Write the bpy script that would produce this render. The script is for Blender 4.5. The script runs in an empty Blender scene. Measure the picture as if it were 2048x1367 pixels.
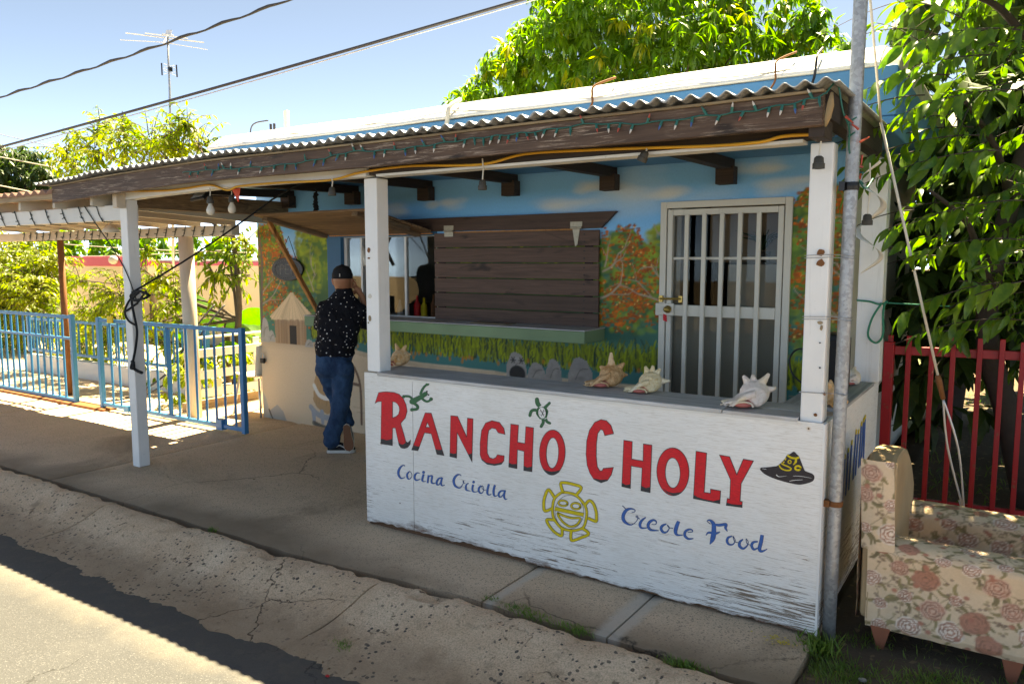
import bpy, bmesh, math, random
import numpy as np
from mathutils import Vector, Matrix, noise as mnoise
random.seed(7); np.random.seed(7)
R = math.radians
SC = bpy.context.scene
COL = SC.collection

# ------------------------------------------------------------------ camera
CAM_H = 1.77
FPX, PCX, PCY = 1550.0, 1024.0, 683.5
PITCH = math.atan(163 / FPX)
AX = math.atan(2374 / math.hypot(FPX, 163))
FWH = Vector((-math.cos(AX), math.sin(AX), 0)); RT = Vector((math.sin(AX), math.cos(AX), 0)); UPV = Vector((0, 0, 1))
FW = FWH * math.cos(PITCH) - UPV * math.sin(PITCH)
UP = UPV * math.cos(PITCH) + FWH * math.sin(PITCH)
CP = Vector((0, 0, CAM_H))
cam_d = bpy.data.cameras.new('camera'); cam = bpy.data.objects.new('camera', cam_d); COL.objects.link(cam)
cam.location = CP
cam_d.sensor_width = 36; cam_d.lens = FPX / 2048 * 36
cam_d.clip_start = 0.05; cam_d.clip_end = 2000
cam.rotation_euler = FW.to_track_quat('-Z', 'Y').to_euler()
SC.camera = cam

# ------------------------------------------------------------------ light
SUN = Vector((-0.12, 1.0, 2.15)).normalized()
ELEV = math.asin(SUN.z); AZ = math.atan2(SUN.x, SUN.y)
world = bpy.data.worlds.new('World'); SC.world = world; world.use_nodes = True
wn = world.node_tree; bg = wn.nodes['Background']
sky = wn.nodes.new('ShaderNodeTexSky'); sky.sky_type = 'NISHITA'; sky.sun_disc = False
sky.sun_elevation = ELEV; sky.sun_rotation = AZ
sky.air_density = 0.074; sky.dust_density = 0.05; sky.ozone_density = 1.0; sky.altitude = 10
wn.links.new(sky.outputs[0], bg.inputs[0]); bg.inputs[1].default_value = 0.15
sl = bpy.data.lights.new('sun', 'SUN'); sl.energy = 2.7; sl.angle = R(0.5); sl.color = (1.0, 0.985, 0.965)
so = bpy.data.objects.new('sun', sl); COL.objects.link(so); so.location = (-8, 10, 20)
so.rotation_euler = SUN.to_track_quat('Z', 'Y').to_euler()
SC.view_settings.view_transform = 'Standard'; SC.view_settings.look = 'None'
SC.view_settings.exposure = 3.58; SC.view_settings.gamma = 1.0
SC.view_settings.use_curve_mapping = False
SC.view_settings.use_white_balance = True; SC.view_settings.white_balance_temperature = 11500; SC.view_settings.white_balance_tint = 0
SC.cycles.max_bounces = 6; SC.cycles.diffuse_bounces = 4; SC.cycles.glossy_bounces = 3; SC.cycles.transmission_bounces = 4; SC.cycles.transparent_max_bounces = 10

# ------------------------------------------------------------------ geometry helpers
def ray(x, y): return FW + RT * ((x - PCX) / FPX) - UP * ((y - PCY) / FPX)
def atY(x, y, Y): d = ray(x, y); return CP + d * (Y / d.y)
def atX(x, y, X): d = ray(x, y); return CP + d * (X / d.x)
def atZ(x, y, z): d = ray(x, y); return CP + d * ((z - CAM_H) / d.z)
def atD(x, y, depth): return CP + ray(x, y) * depth

OFF = {}
def _reg(o, off): OFF[o.name] = Vector(off)
def tag(o, label=None, cat=None, group=None, kind=None):
    if label: o['label'] = label
    if cat: o['category'] = cat
    if group: o['group'] = group
    if kind: o['kind'] = kind
    return o
def thing(name, label, cat, loc=(0, 0, 0), group=None, kind=None):
    o = bpy.data.objects.new(name, None); COL.objects.link(o); o.location = loc; o.empty_display_size = 0.1
    _reg(o, loc); return tag(o, label, cat, group, kind)
def link_mesh(name, me, m=None, parent=None, loc=None):
    if m is not None:
        for mm in (m if isinstance(m, (list, tuple)) else [m]): me.materials.append(mm)
    o = bpy.data.objects.new(name, me); COL.objects.link(o)
    if parent is not None: o.parent = parent; _reg(o, OFF[parent.name])
    else:
        _reg(o, loc or (0, 0, 0)); o.location = loc or (0, 0, 0)
    return o
def np_mesh(name, V, F, m, parent=None, loc=None, smooth=False, colors=None):
    """V (n,3) world coords, F (k,3|4) int"""
    off = np.array(OFF[parent.name] if parent is not None else (loc or (0, 0, 0)), dtype=float)
    V = np.asarray(V, dtype=float) - off; F = np.asarray(F, dtype=np.int64)
    me = bpy.data.meshes.new(name); k = F.shape[1]
    me.vertices.add(len(V)); me.vertices.foreach_set('co', V.ravel())
    me.loops.add(F.size); me.loops.foreach_set('vertex_index', F.ravel())
    me.polygons.add(len(F)); me.polygons.foreach_set('loop_start', np.arange(0, F.size, k))
    try: me.polygons.foreach_set('loop_total', np.full(len(F), k))
    except Exception: pass
    me.update(calc_edges=True); me.validate()
    if smooth: me.polygons.foreach_set('use_smooth', np.ones(len(me.polygons), dtype=bool))
    if colors is not None:
        ca = me.color_attributes.new('Col', 'FLOAT_COLOR', 'POINT')
        c4 = np.ones((len(V), 4)); c4[:, :3] = colors; ca.data.foreach_set('color', c4.ravel())
    return link_mesh(name, me, m, parent, loc)

class MB:
    def __init__(s): s.v = []; s.f = []
    def _add(s, vs, fs):
        b = len(s.v); s.v += [tuple(v) for v in vs]; s.f += [tuple(i + b for i in f) for f in fs]; return s
    def box(s, x0, x1, y0, y1, z0, z1):
        vs = [(x, y, z) for x in (x0, x1) for y in (y0, y1) for z in (z0, z1)]
        return s._add(vs, [(0, 1, 3, 2), (4, 6, 7, 5), (0, 4, 5, 1), (2, 3, 7, 6), (0, 2, 6, 4), (1, 5, 7, 3)])
    def beam(s, p0, p1, w, h, up=(0, 0, 1)):
        p0 = Vector(p0); p1 = Vector(p1); d = (p1 - p0).normalized(); up = Vector(up)
        sd = d.cross(up).normalized(); u = sd.cross(d).normalized()
        vs = [p + sd * (a * w / 2) + u * (b * h / 2) for p in (p0, p1) for a in (-1, 1) for b in (-1, 1)]
        return s._add(vs, [(0, 1, 3, 2), (4, 6, 7, 5), (0, 4, 5, 1), (2, 3, 7, 6), (0, 2, 6, 4), (1, 5, 7, 3)])
    def tube(s, pts, r, n=8, cap=True):
        pts = [Vector(p) for p in pts]; m = len(pts)
        rs = list(r) if isinstance(r, (list, tuple)) else [r] * m
        t0 = (pts[1] - pts[0]).normalized()
        a = Vector((0, 0, 1)) if abs(t0.z) < 0.9 else Vector((1, 0, 0))
        sd = t0.cross(a).normalized(); vs = []
        for i, p in enumerate(pts):
            t = (pts[min(i + 1, m - 1)] - pts[max(i - 1, 0)])
            t = t.normalized() if t.length > 1e-9 else t0
            sd = (sd - t * sd.dot(t));
            sd = sd.normalized() if sd.length > 1e-6 else t.orthogonal().normalized()
            u = t.cross(sd)
            for k in range(n):
                an = 2 * math.pi * k / n
                vs.append(p + (sd * math.cos(an) + u * math.sin(an)) * rs[i])
        fs = [(i * n + k, i * n + (k + 1) % n, (i + 1) * n + (k + 1) % n, (i + 1) * n + k) for i in range(m - 1) for k in range(n)]
        if cap: fs += [tuple(range(n))[::-1], tuple((m - 1) * n + k for k in range(n))]
        return s._add(vs, fs)
    def lathe(s, prof, o, axis=(0, 0, 1), n=16):
        o = Vector(o); ax = Vector(axis).normalized(); sd = ax.orthogonal().normalized(); u = ax.cross(sd); vs = []
        for (rr, h) in prof:
            for k in range(n):
                an = 2 * math.pi * k / n
                vs.append(o + ax * h + (sd * math.cos(an) + u * math.sin(an)) * rr)
        m = len(prof)
        fs = [(i * n + k, i * n + (k + 1) % n, (i + 1) * n + (k + 1) % n, (i + 1) * n + k) for i in range(m - 1) for k in range(n)]
        fs += [tuple(range(n))[::-1], tuple((m - 1) * n + k for k in range(n))]
        return s._add(vs, fs)
    def prism(s, poly, d):
        """poly: list of 3d points (planar), d: extrusion vector"""
        n = len(poly); d = Vector(d); vs = [Vector(p) for p in poly] + [Vector(p) + d for p in poly]
        fs = [tuple(range(n))[::-1], tuple(range(n, 2 * n))] + [(i, (i + 1) % n, n + (i + 1) % n, n + i) for i in range(n)]
        return s._add(vs, fs)
    def grid(s, fn, nu, nv):
        vs = [fn(i / nu, j / nv) for j in range(nv + 1) for i in range(nu + 1)]
        fs = [(j * (nu + 1) + i, j * (nu + 1) + i + 1, (j + 1) * (nu + 1) + i + 1, (j + 1) * (nu + 1) + i) for j in range(nv) for i in range(nu)]
        return s._add(vs, fs)
    def loft(s, secs, n=16):
        """secs: list of (center, sidevec*rx, upvec*ry)"""
        vs = []
        for c, a, b in secs:
            c = Vector(c); a = Vector(a); b = Vector(b)
            for k in range(n):
                an = 2 * math.pi * k / n; vs.append(c + a * math.cos(an) + b * math.sin(an))
        m = len(secs)
        fs = [(i * n + k, i * n + (k + 1) % n, (i + 1) * n + (k + 1) % n, (i + 1) * n + k) for i in range(m - 1) for k in range(n)]
        fs += [tuple(range(n))[::-1], tuple((m - 1) * n + k for k in range(n))]
        return s._add(vs, fs)
    def build(s, name, m, parent=None, loc=None, smooth=False, bevel=0, auto=None):
        off = OFF[parent.name] if parent is not None else Vector(loc or (0, 0, 0))
        me = bpy.data.meshes.new(name)
        me.from_pydata([(v[0] - off[0], v[1] - off[1], v[2] - off[2]) for v in s.v], [], s.f)
        bm = bmesh.new(); bm.from_mesh(me); bmesh.ops.recalc_face_normals(bm, faces=bm.faces)
        if smooth:
            for f in bm.faces: f.smooth = True
            if auto is not None:
                for e in bm.edges:
                    if len(e.link_faces) == 2 and e.calc_face_angle(0) > auto: e.smooth = False
        bm.to_mesh(me); bm.free()
        o = link_mesh(name, me, m, parent, loc)
        if bevel:
            md = o.modifiers.new('bevel', 'BEVEL'); md.width = bevel; md.segments = 2; md.limit_method = 'ANGLE'; md.angle_limit = R(40)
        return o

def copy_tree(o, parent=None):
    c = o.copy(); COL.objects.link(c); c.parent = parent; OFF[c.name] = OFF[o.name].copy()
    for ch in list(o.children): copy_tree(ch, c)
    return c

def catmull(pts, k=8, closed=False):
    pts = [np.array(p, float) for p in pts]; n = len(pts); out = []
    rng = range(n if closed else n - 1)
    for i in rng:
        if closed: p0, p1, p2, p3 = pts[i - 1], pts[i], pts[(i + 1) % n], pts[(i + 2) % n]
        else: p0, p1, p2, p3 = pts[max(i - 1, 0)], pts[i], pts[i + 1], pts[min(i + 2, n - 1)]
        for j in range(k):
            t = j / k
            out.append(0.5 * ((2 * p1) + (-p0 + p2) * t + (2 * p0 - 5 * p1 + 4 * p2 - p3) * t * t + (-p0 + 3 * p1 - 3 * p2 + p3) * t ** 3))
    if not closed: out.append(pts[-1])
    return out
def vcat(pts, k=8): return [Vector(p) for p in catmull([tuple(p) for p in pts], k)]

def fill2d(splines, offset=0.0):
    """closed 2d outlines -> (verts2d, faces) with holes"""
    cu = bpy.data.curves.new('tmp', 'CURVE'); cu.dimensions = '2D'; cu.fill_mode = 'BOTH'; cu.offset = offset
    for sp in splines:
        q = cu.splines.new('POLY'); q.points.add(len(sp) - 1); q.use_cyclic_u = True
        for i, p in enumerate(sp): q.points[i].co = (p[0], p[1], 0, 1)
    o = bpy.data.objects.new('tmp', cu); COL.objects.link(o)
    dg = bpy.context.evaluated_depsgraph_get(); me = o.evaluated_get(dg).to_mesh()
    V = [tuple(v.co) for v in me.vertices]; F = [tuple(p.vertices) for p in me.polygons]
    o.evaluated_get(dg).to_mesh_clear(); bpy.data.objects.remove(o); bpy.data.curves.remove(cu)
    return V, F

# ------------------------------------------------------------------ material helpers
class NT:
    def __init__(s, name):
        s.m = bpy.data.materials.new(name); s.m.use_nodes = True; s.t = s.m.node_tree
        s.b = s.t.nodes['Principled BSDF']; s.out = s.t.nodes['Material Output']; s._pos = None
    def n(s, typ, out=0, props=None, **inp):
        nd = s.t.nodes.new('ShaderNode' + typ)
        for k, v in (props or {}).items(): setattr(nd, k, v)
        for k, v in inp.items():
            key = k.replace('_', ' ')
            key = int(k[1:]) if k[0] == 'i' and k[1:].isdigit() else key
            s.set(nd.inputs[key], v)
        return nd.outputs[out]
    def set(s, sock, v):
        if isinstance(v, bpy.types.NodeSocket): s.t.links.new(v, sock)
        elif isinstance(v, (tuple, list)) and len(v) == 3 and sock.type == 'RGBA': sock.default_value = (*v, 1)
        else: sock.default_value = v
    def pos(s):
        if s._pos is None: s._pos = s.n('NewGeometry')
        return s._pos
    def mapped(s, scale=(1, 1, 1), loc=(0, 0, 0), rot=(0, 0, 0), src=None):
        return s.n('Mapping', Vector=src or s.pos(), Scale=scale, Location=loc, Rotation=rot)
    def noise(s, scale=5, detail=4, rough=0.55, vec=None, dist=0, out=0):
        return s.n('TexNoise', out, Vector=vec or s.pos(), Scale=scale, Detail=detail, Roughness=rough, Distortion=dist)
    def voro(s, scale=5, vec=None, out=0, feature='F1', rnd=1.0):
        return s.n('TexVoronoi', out, {'feature': feature}, Vector=vec or s.pos(), Scale=scale, Randomness=rnd)
    def ramp(s, fac, stops, interp='LINEAR'):
        nd = s.t.nodes.new('ShaderNodeValToRGB'); s.set(nd.inputs[0], fac); cr = nd.color_ramp; cr.interpolation = interp
        while len(cr.elements) < len(stops): cr.elements.new(0.5)
        for e, (p, c) in zip(cr.elements, stops):
            e.position = p; e.color = (*c, 1) if isinstance(c, (tuple, list)) else (c, c, c, 1)
        return nd.outputs[0]
    def mix(s, fac, a, b, mode='MIX'):
        nd = s.t.nodes.new('ShaderNodeMix'); nd.data_type = 'RGBA'; nd.blend_type = mode
        s.set(nd.inputs[0], fac); s.set(nd.inputs[6], a); s.set(nd.inputs[7], b); return nd.outputs[2]
    def math(s, op, a, b=0.5, c=None, clamp=False):
        nd = s.t.nodes.new('ShaderNodeMath'); nd.operation = op; nd.use_clamp = clamp
        s.set(nd.inputs[0], a); s.set(nd.inputs[1], b)
        if c is not None: s.set(nd.inputs[2], c)
        return nd.outputs[0]
    def maprange(s, v, a, b, c=0.0, d=1.0): return s.n('MapRange', Value=v, From_Min=a, From_Max=b, To_Min=c, To_Max=d)
    def sep(s, vec=None):
        nd = s.t.nodes.new('ShaderNodeSeparateXYZ'); s.set(nd.inputs[0], vec or s.pos()); return nd.outputs
    def rnd(s):
        nd = s.t.nodes.new('ShaderNodeObjectInfo'); return nd.outputs['Random']
    def fin(s, col=None, rough=0.6, bump=None, bstr=0.3, bdist=0.01, metal=0.0, spec=0.4, **kw):
        if col is not None: s.set(s.b.inputs['Base Color'], col)
        s.set(s.b.inputs['Roughness'], rough); s.set(s.b.inputs['Metallic'], metal); s.set(s.b.inputs['Specular IOR Level'], spec)
        if bump is not None:
            s.set(s.b.inputs['Normal'], s.n('Bump', Height=bump, Strength=bstr, Distance=bdist))
        for k, v in kw.items(): s.set(s.b.inputs[k.replace('_', ' ')], v)
        return s.m
def sc(c, f): return tuple(x * f for x in c)

def m_simple(name, c, rough=0.6, var=0.2, scale=6, metal=0, bump=0.15, spec=0.4):
    t = NT(name); n1 = t.noise(scale, 5)
    return t.fin(t.mix(n1, sc(c, 1 - var), sc(c, 1 + var)), rough, t.noise(scale * 12, 3), bump, 0.004, metal, spec)
def m_wood(name, c1, c2, axis='X', rough=0.7, worn=None, wornamt=0.0, objvar=0.25, gscale=1.0):
    t = NT(name)
    s = {'X': (1.2, 22, 22), 'Y': (22, 1.2, 22), 'Z': (22, 22, 1.2)}[axis]
    rn = t.rnd(); shift = t.n('CombineXYZ', X=t.math('MULTIPLY', rn, 37.0), Y=t.math('MULTIPLY', rn, 11.0), Z=t.math('MULTIPLY', rn, 23.0))
    v0 = t.n('VectorMath', 0, {'operation': 'ADD'}, i0=t.pos(), i1=shift)
    v = t.mapped(sc(s, gscale), src=v0)
    g = t.noise(1.6, 8, 0.6, v, 1.2)
    k = t.noise(1.1, 3, 0.5, t.mapped(tuple(2.2 if x < 5 else 7 for x in s), src=v0), 0.6)
    col = t.mix(t.ramp(g, [(0.3, 0), (0.7, 1)]), c1, c2)
    col = t.mix(t.ramp(k, [(0.62, 0), (0.72, 1)]), col, sc(c1, 0.45))
    col = t.mix(1.0, col, t.mix(rn, sc((1, 1, 1), 1 - objvar), sc((1, 1, 1), 1 + objvar)), 'MULTIPLY')
    if worn:
        w = t.noise(2.5, 7, 0.75, t.mapped(sc(s, 1.6), src=v0), 0.5)
        msk = t.noise(2.2, 3, 0.5, v0)
        wm = t.math('MULTIPLY', t.ramp(w, [(0.6 - wornamt * 0.1, 0), (0.66, 1)]), t.ramp(msk, [(0.62 - wornamt * 0.4, 0), (0.78 - wornamt * 0.35, 1)]))
        col = t.mix(wm, col, worn)
    return t.fin(col, rough, g, 0.35, 0.004)
def m_paintwood(name, c, axis='Z', grime=0.5):
    """painted timber: chalky, rubbed grey in places, with pin stains"""
    t = NT(name)
    s = {'X': (1.5, 26, 26), 'Y': (26, 1.5, 26), 'Z': (26, 26, 1.5)}[axis]
    g = t.noise(1.5, 8, 0.65, t.mapped(s), 0.8); big = t.noise(1.7, 5, 0.6); fine = t.noise(40, 4, 0.7)
    col = t.mix(t.ramp(big, [(0.35, 0), (0.75, 1)]), c, sc(c, 1 - 0.28 * grime))
    col = t.mix(t.math('MULTIPLY', t.ramp(g, [(0.58, 0), (0.72, 1)]), 0.35 * grime), col, (0.25, 0.21, 0.17))
    col = t.mix(t.math('MULTIPLY', t.ramp(fine, [(0.66, 0), (0.74, 1)]), 0.45 * grime), col, (0.16, 0.12, 0.09))
    return t.fin(col, 0.62, t.math('ADD', g, t.math('MULTIPLY', fine, 0.4)), 0.25, 0.004)
def m_leaf(name, c, c2, trans=0.45, rough=0.45):
    t = NT(name); rn = t.noise(1.7, 3, 0.6); r2 = t.noise(23.0, 2, 0.6)
    col = t.mix(t.ramp(t.math('ADD', t.math('MULTIPLY', rn, 0.5), t.math('MULTIPLY', r2, 0.5)), [(0.36, 0), (0.64, 1)]), c, c2)
    t.fin(col, rough, None, spec=0.5)
    tr = t.n('BsdfTranslucent', Color=t.mix(1.0, col, (1.7, 1.9, 0.7), 'MULTIPLY'))
    mx = t.n('MixShader', 0, None, Fac=trans, i1=t.b.outputs[0], i2=tr)
    t.t.links.new(mx, t.out.inputs[0]); return t.m
# ------------------------------------------------------------------ materials
def mk_asphalt():
    t = NT('asphalt'); f = t.noise(120, 4, 0.7); v = t.voro(210, out=1); b = t.noise(0.7, 6, 0.6); p = t.noise(7, 6, 0.7); q = t.noise(2.2, 5, 0.65)
    c = t.mix(f, (0.048, 0.0485, 0.053), (0.074, 0.075, 0.08))
    c = t.mix(t.ramp(t.sep(v)[0], [(0.9, 0), (0.93, 0.7)]), c, (0.15, 0.15, 0.155))
    c = t.mix(t.ramp(t.sep(v)[1], [(0.95, 0), (0.965, 0.8)]), c, (0.035, 0.034, 0.034))
    c = t.mix(t.ramp(b, [(0.4, 0), (0.75, 0.5)]), c, (0.055, 0.054, 0.056))
    c = t.mix(t.ramp(q, [(0.55, 0), (0.72, 0.45)]), c, (0.095, 0.093, 0.094))
    c = t.mix(t.ramp(p, [(0.68, 0), (0.8, 0.45)]), c, (0.045, 0.042, 0.041))
    y = t.sep()[1]; pm = t.math('ADD', y, t.math('MULTIPLY', t.noise(1.3, 6, 0.65), 0.6))
    new = t.mix(f, (0.085, 0.078, 0.072), (0.15, 0.138, 0.125)); new = t.mix(t.ramp(p, [(0.5, 0), (0.75, 0.6)]), new, (0.2, 0.165, 0.13))  # kerbside strip coloured lighter to lift the shaded asphalt, plus brown dirt
    c = t.mix(t.maprange(pm, 2.3, 2.5), c, new)
    cr = t.voro(1.1, t.n('VectorMath', 0, {'operation': 'ADD'}, i0=t.pos(), i1=t.n('VectorMath', 0, {'operation': 'SCALE'}, i0=t.noise(4, 5, 0.6, out=1), Scale=0.3)), feature='DISTANCE_TO_EDGE')
    crm = t.math('MULTIPLY', t.ramp(cr, [(0.0, 1), (0.008, 0)]), t.ramp(t.noise(0.9, 2), [(0.5, 0), (0.58, 0.7)]))
    c = t.mix(crm, c, (0.02, 0.019, 0.018))
    return t.fin(c, 0.85, t.math('SUBTRACT', t.math('ADD', f, t.math('MULTIPLY', t.sep(v)[0], 0.5)), crm), 0.6, 0.008, spec=0.25)
def mk_slab():
    t = NT('slab_concrete'); f = t.noise(140, 4, 0.75); b = t.noise(1.3, 7, 0.62, None, 0.4); m = t.noise(5, 6, 0.65); v = t.voro(150, out=1)
    c = t.mix(b, (0.58, 0.41, 0.27), (0.8, 0.61, 0.44))
    c = t.mix(t.math('MULTIPLY', t.ramp(f, [(0.32, 1), (0.55, 0)]), 0.5), c, (0.16, 0.125, 0.09))
    c = t.mix(t.ramp(t.sep(v)[0], [(0.9, 0), (0.93, 0.6)]), c, (0.1, 0.09, 0.08))
    x, y, z = t.sep()
    # damp dirt washed along the kerb side, with its own ragged outline
    edge = t.math('ADD', y, t.math('MULTIPLY', t.noise(0.9, 4, 0.55, t.mapped((1, 0.6, 1))), 1.0))
    d = t.ramp(t.maprange(edge, 3.66, 3.98), [(0, 0.95), (1, 0)])
    st2 = t.ramp(t.noise(0.6, 6, 0.65, None, 0.8), [(0.5, 0), (0.66, 0.6)]); c = t.mix(st2, c, (0.2, 0.145, 0.095))
    c = t.mix(d, c, t.mix(m, (0.19, 0.13, 0.083), (0.34, 0.25, 0.17)))
    cr = t.voro(0.75, t.mapped((1, 1, 0), src=t.n('VectorMath', 0, {'operation': 'ADD'}, i0=t.pos(), i1=t.n('VectorMath', 0, {'operation': 'SCALE'}, i0=t.noise(3, 5, 0.6, out=1), Scale=0.35))), feature='DISTANCE_TO_EDGE')
    crm = t.math('MULTIPLY', t.ramp(cr, [(0.0, 1), (0.006, 0)]), t.ramp(t.noise(0.8, 2), [(0.5, 0), (0.6, 0.8)]))
    c = t.mix(crm, c, (0.03, 0.025, 0.02))
    jn = t.noise(9, 5, 0.7)
    for jx, w in ((-2.235, 0.05), (-1.555, 0.085)):
        dj = t.math('ABSOLUTE', t.math('SUBTRACT', x, jx)); jm = t.maprange(t.math('ADD', dj, t.math('MULTIPLY', jn, 0.07)), w + 0.035, w - 0.005, 0.0, 0.7)
        c = t.mix(t.math('MULTIPLY', jm, t.math('LESS_THAN', y, 3.9)), c, (0.58, 0.52, 0.44))
    return t.fin(c, 0.85, t.math('SUBTRACT', t.math('ADD', f, t.math('MULTIPLY', m, 0.7)), crm), 0.45, 0.006, spec=0.25)
def mk_kerb():
    t = NT('kerb_concrete'); f = t.noise(110, 4, 0.75); b = t.noise(2.1, 6, 0.62, None, 0.4); s = t.noise(6, 7, 0.68); x, y, z = t.sep()
    wv = t.n('VectorMath', 0, {'operation': 'ADD'}, i0=t.pos(), i1=t.n('VectorMath', 0, {'operation': 'SCALE'}, i0=t.noise(40, 2, 0.5, out=1), Scale=0.014))
    vc = t.voro(44, wv, out=1); vd = t.voro(44, wv, out=0)
    c = t.mix(t.ramp(b, [(0.3, 0), (0.7, 1)]), (0.64, 0.42, 0.265), (0.86, 0.64, 0.45))
    c = t.mix(t.math('MULTIPLY', t.ramp(f, [(0.3, 1), (0.56, 0)]), 0.6), c, (0.19, 0.12, 0.07))
    # brown silt lying in the channel
    chan = t.maprange(t.math('ADD', z, t.math('MULTIPLY', t.math('SUBTRACT', s, 0.5), 0.09)), -0.085, -0.13)
    c = t.mix(t.math('MULTIPLY', chan, 0.75), c, t.mix(b, (0.24, 0.155, 0.095), (0.46, 0.32, 0.21)))
    c = t.mix(t.ramp(s, [(0.56, 0), (0.7, 0.6)]), c, (0.28, 0.19, 0.12))
    region = t.ramp(t.noise(1.1, 3, 0.5), [(0.4, 0), (0.5, 1)]); pick = t.math('GREATER_THAN', t.sep(vc)[0], 0.6); size = t.math('LESS_THAN', vd, t.math('MULTIPLY', t.sep(vc)[1], 0.5))
    chips = t.math('MULTIPLY', t.math('MULTIPLY', pick, size), region)
    c = t.mix(t.math('MULTIPLY', chips, 0.9), c, t.mix(t.sep(vc)[2], (0.05, 0.05, 0.052), (0.2, 0.15, 0.11)))
    pit = t.ramp(t.noise(26, 5, 0.62), [(0.62, 0), (0.67, 1)]); pit = t.math('MULTIPLY', pit, t.ramp(t.noise(1.6, 3), [(0.42, 0), (0.55, 1)])); c = t.mix(t.math('MULTIPLY', pit, 0.8), c, (0.13, 0.08, 0.048))
    cr = t.voro(0.8, t.n('VectorMath', 0, {'operation': 'ADD'}, i0=t.pos(), i1=t.n('VectorMath', 0, {'operation': 'SCALE'}, i0=t.noise(2.5, 5, 0.6, out=1), Scale=0.45)), feature='DISTANCE_TO_EDGE')
    crm = t.math('MULTIPLY', t.ramp(cr, [(0.0, 1), (0.0035, 0)]), t.ramp(t.noise(0.7, 2), [(0.5, 0), (0.56, 0.9)])); c = t.mix(crm, c, (0.03, 0.02, 0.014))
    h = t.math('ADD', t.math('MULTIPLY', f, 0.6), t.math('ADD', t.math('MULTIPLY', s, 1.4), t.math('MULTIPLY', chips, 0.35))); h = t.math('SUBTRACT', h, t.math('ADD', t.math('MULTIPLY', pit, 0.9), t.math('MULTIPLY', crm, 1.5)))
    return t.fin(c, 0.9, h, 0.85, 0.012, spec=0.2)
def mk_panel():
    """white painted plywood, paint lifting off along the grain near the foot"""
    t = NT('panel_paint'); x, y, z = t.sep()
    g = t.noise(1.7, 9, 0.72, t.mapped((2.2, 2.2, 62)), 1.0); g2 = t.noise(2.5, 6, 0.7, t.mapped((6, 6, 110)), 0.6)
    big = t.noise(1.9, 4, 0.6); fine = t.noise(70, 3, 0.7)
    c = t.mix(t.ramp(big, [(0.3, 0), (0.75, 1)]), (0.82, 0.805, 0.78), (0.72, 0.7, 0.66))
    c = t.mix(t.math('MULTIPLY', t.ramp(g2, [(0.48, 0), (0.66, 1)]), 0.4), c, (0.36, 0.29, 0.21))
    zz = t.math('ADD', z, t.math('MULTIPLY', t.math('SUBTRACT', t.noise(1.9, 4, 0.6), 0.5), 1.5))
    low = t.math('ADD', t.maprange(zz, 0.62, 0.06), t.math('MULTIPLY', t.maprange(x, -1.7, -0.9), t.maprange(zz, 0.75, 0.3, 0.0, 0.35)))
    thr = t.math('SUBTRACT', 0.72, t.math('MULTIPLY', low, 0.17))
    peel = t.maprange(t.math('SUBTRACT', g, thr), 0.0, 0.03)
    c = t.mix(peel, c, t.mix(fine, (0.11, 0.07, 0.045), (0.3, 0.23, 0.17)))
    foot = t.maprange(t.math('ADD', z, t.math('MULTIPLY', t.math('SUBTRACT', t.noise(4.5, 7, 0.75, t.mapped((1, 1, 3))), 0.5), t.math('MULTIPLY_ADD', t.maprange(x, -2.0, -2.9), 0.16, 0.14))), t.math('MULTIPLY_ADD', t.maprange(x, -2.0, -2.7), 0.05, 0.02), 0.0)
    c = t.mix(foot, c, t.mix(fine, (0.075, 0.03, 0.015), (0.2, 0.09, 0.045)))
    # nail heads bleeding rust
    vd = t.voro(5.2, t.mapped((1, 0, 1)), 0); vcol = t.voro(5.2, t.mapped((1, 0, 1)), 1)
    nail = t.math('MULTIPLY', t.math('LESS_THAN', vd, 0.032), t.math('GREATER_THAN', t.sep(vcol)[0], 0.72))
    halo = t.math('MULTIPLY', t.maprange(vd, 0.075, 0.02, 0.0, 0.6), t.math('GREATER_THAN', t.sep(vcol)[0], 0.78))
    c = t.mix(halo, c, (0.5, 0.3, 0.1)); c = t.mix(nail, c, (0.09, 0.045, 0.02))
    h = t.math('SUBTRACT', g, t.math('MULTIPLY', t.math('ADD', peel, foot), 0.8))
    return t.fin(c, 0.55, h, 0.3, 0.004)
def mk_galv(name='galvanised', c=(0.36, 0.37, 0.38)):
    t = NT(name); v = t.voro(70, out=1); n1 = t.noise(3, 6, 0.65)
    col = t.mix(t.sep(v)[0], sc(c, 0.75), sc(c, 1.15)); col = t.mix(t.ramp(n1, [(0.5, 0), (0.75, 0.6)]), col, (0.2, 0.17, 0.14))
    return t.fin(col, 0.5, t.noise(90, 3), 0.15, 0.003, metal=0.55)
def mk_rustpaint(name, c, rust=0.4):
    t = NT(name); n1 = t.noise(9, 7, 0.7); f = t.noise(60, 4, 0.7); b = t.noise(2.5, 3)
    col = t.mix(b, sc(c, 0.8), sc(c, 1.2))
    col = t.mix(t.ramp(n1, [(0.72 - 0.12 * rust, 0), (0.78 - 0.1 * rust, 1)]), col, t.mix(f, (0.07, 0.025, 0.012), (0.28, 0.13, 0.07)))
    col = t.mix(t.ramp(f, [(0.7, 0), (0.76, 0.7)]), col, (0.45, 0.42, 0.4))
    return t.fin(col, 0.45, t.math('ADD', n1, f), 0.2, 0.003)
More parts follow.
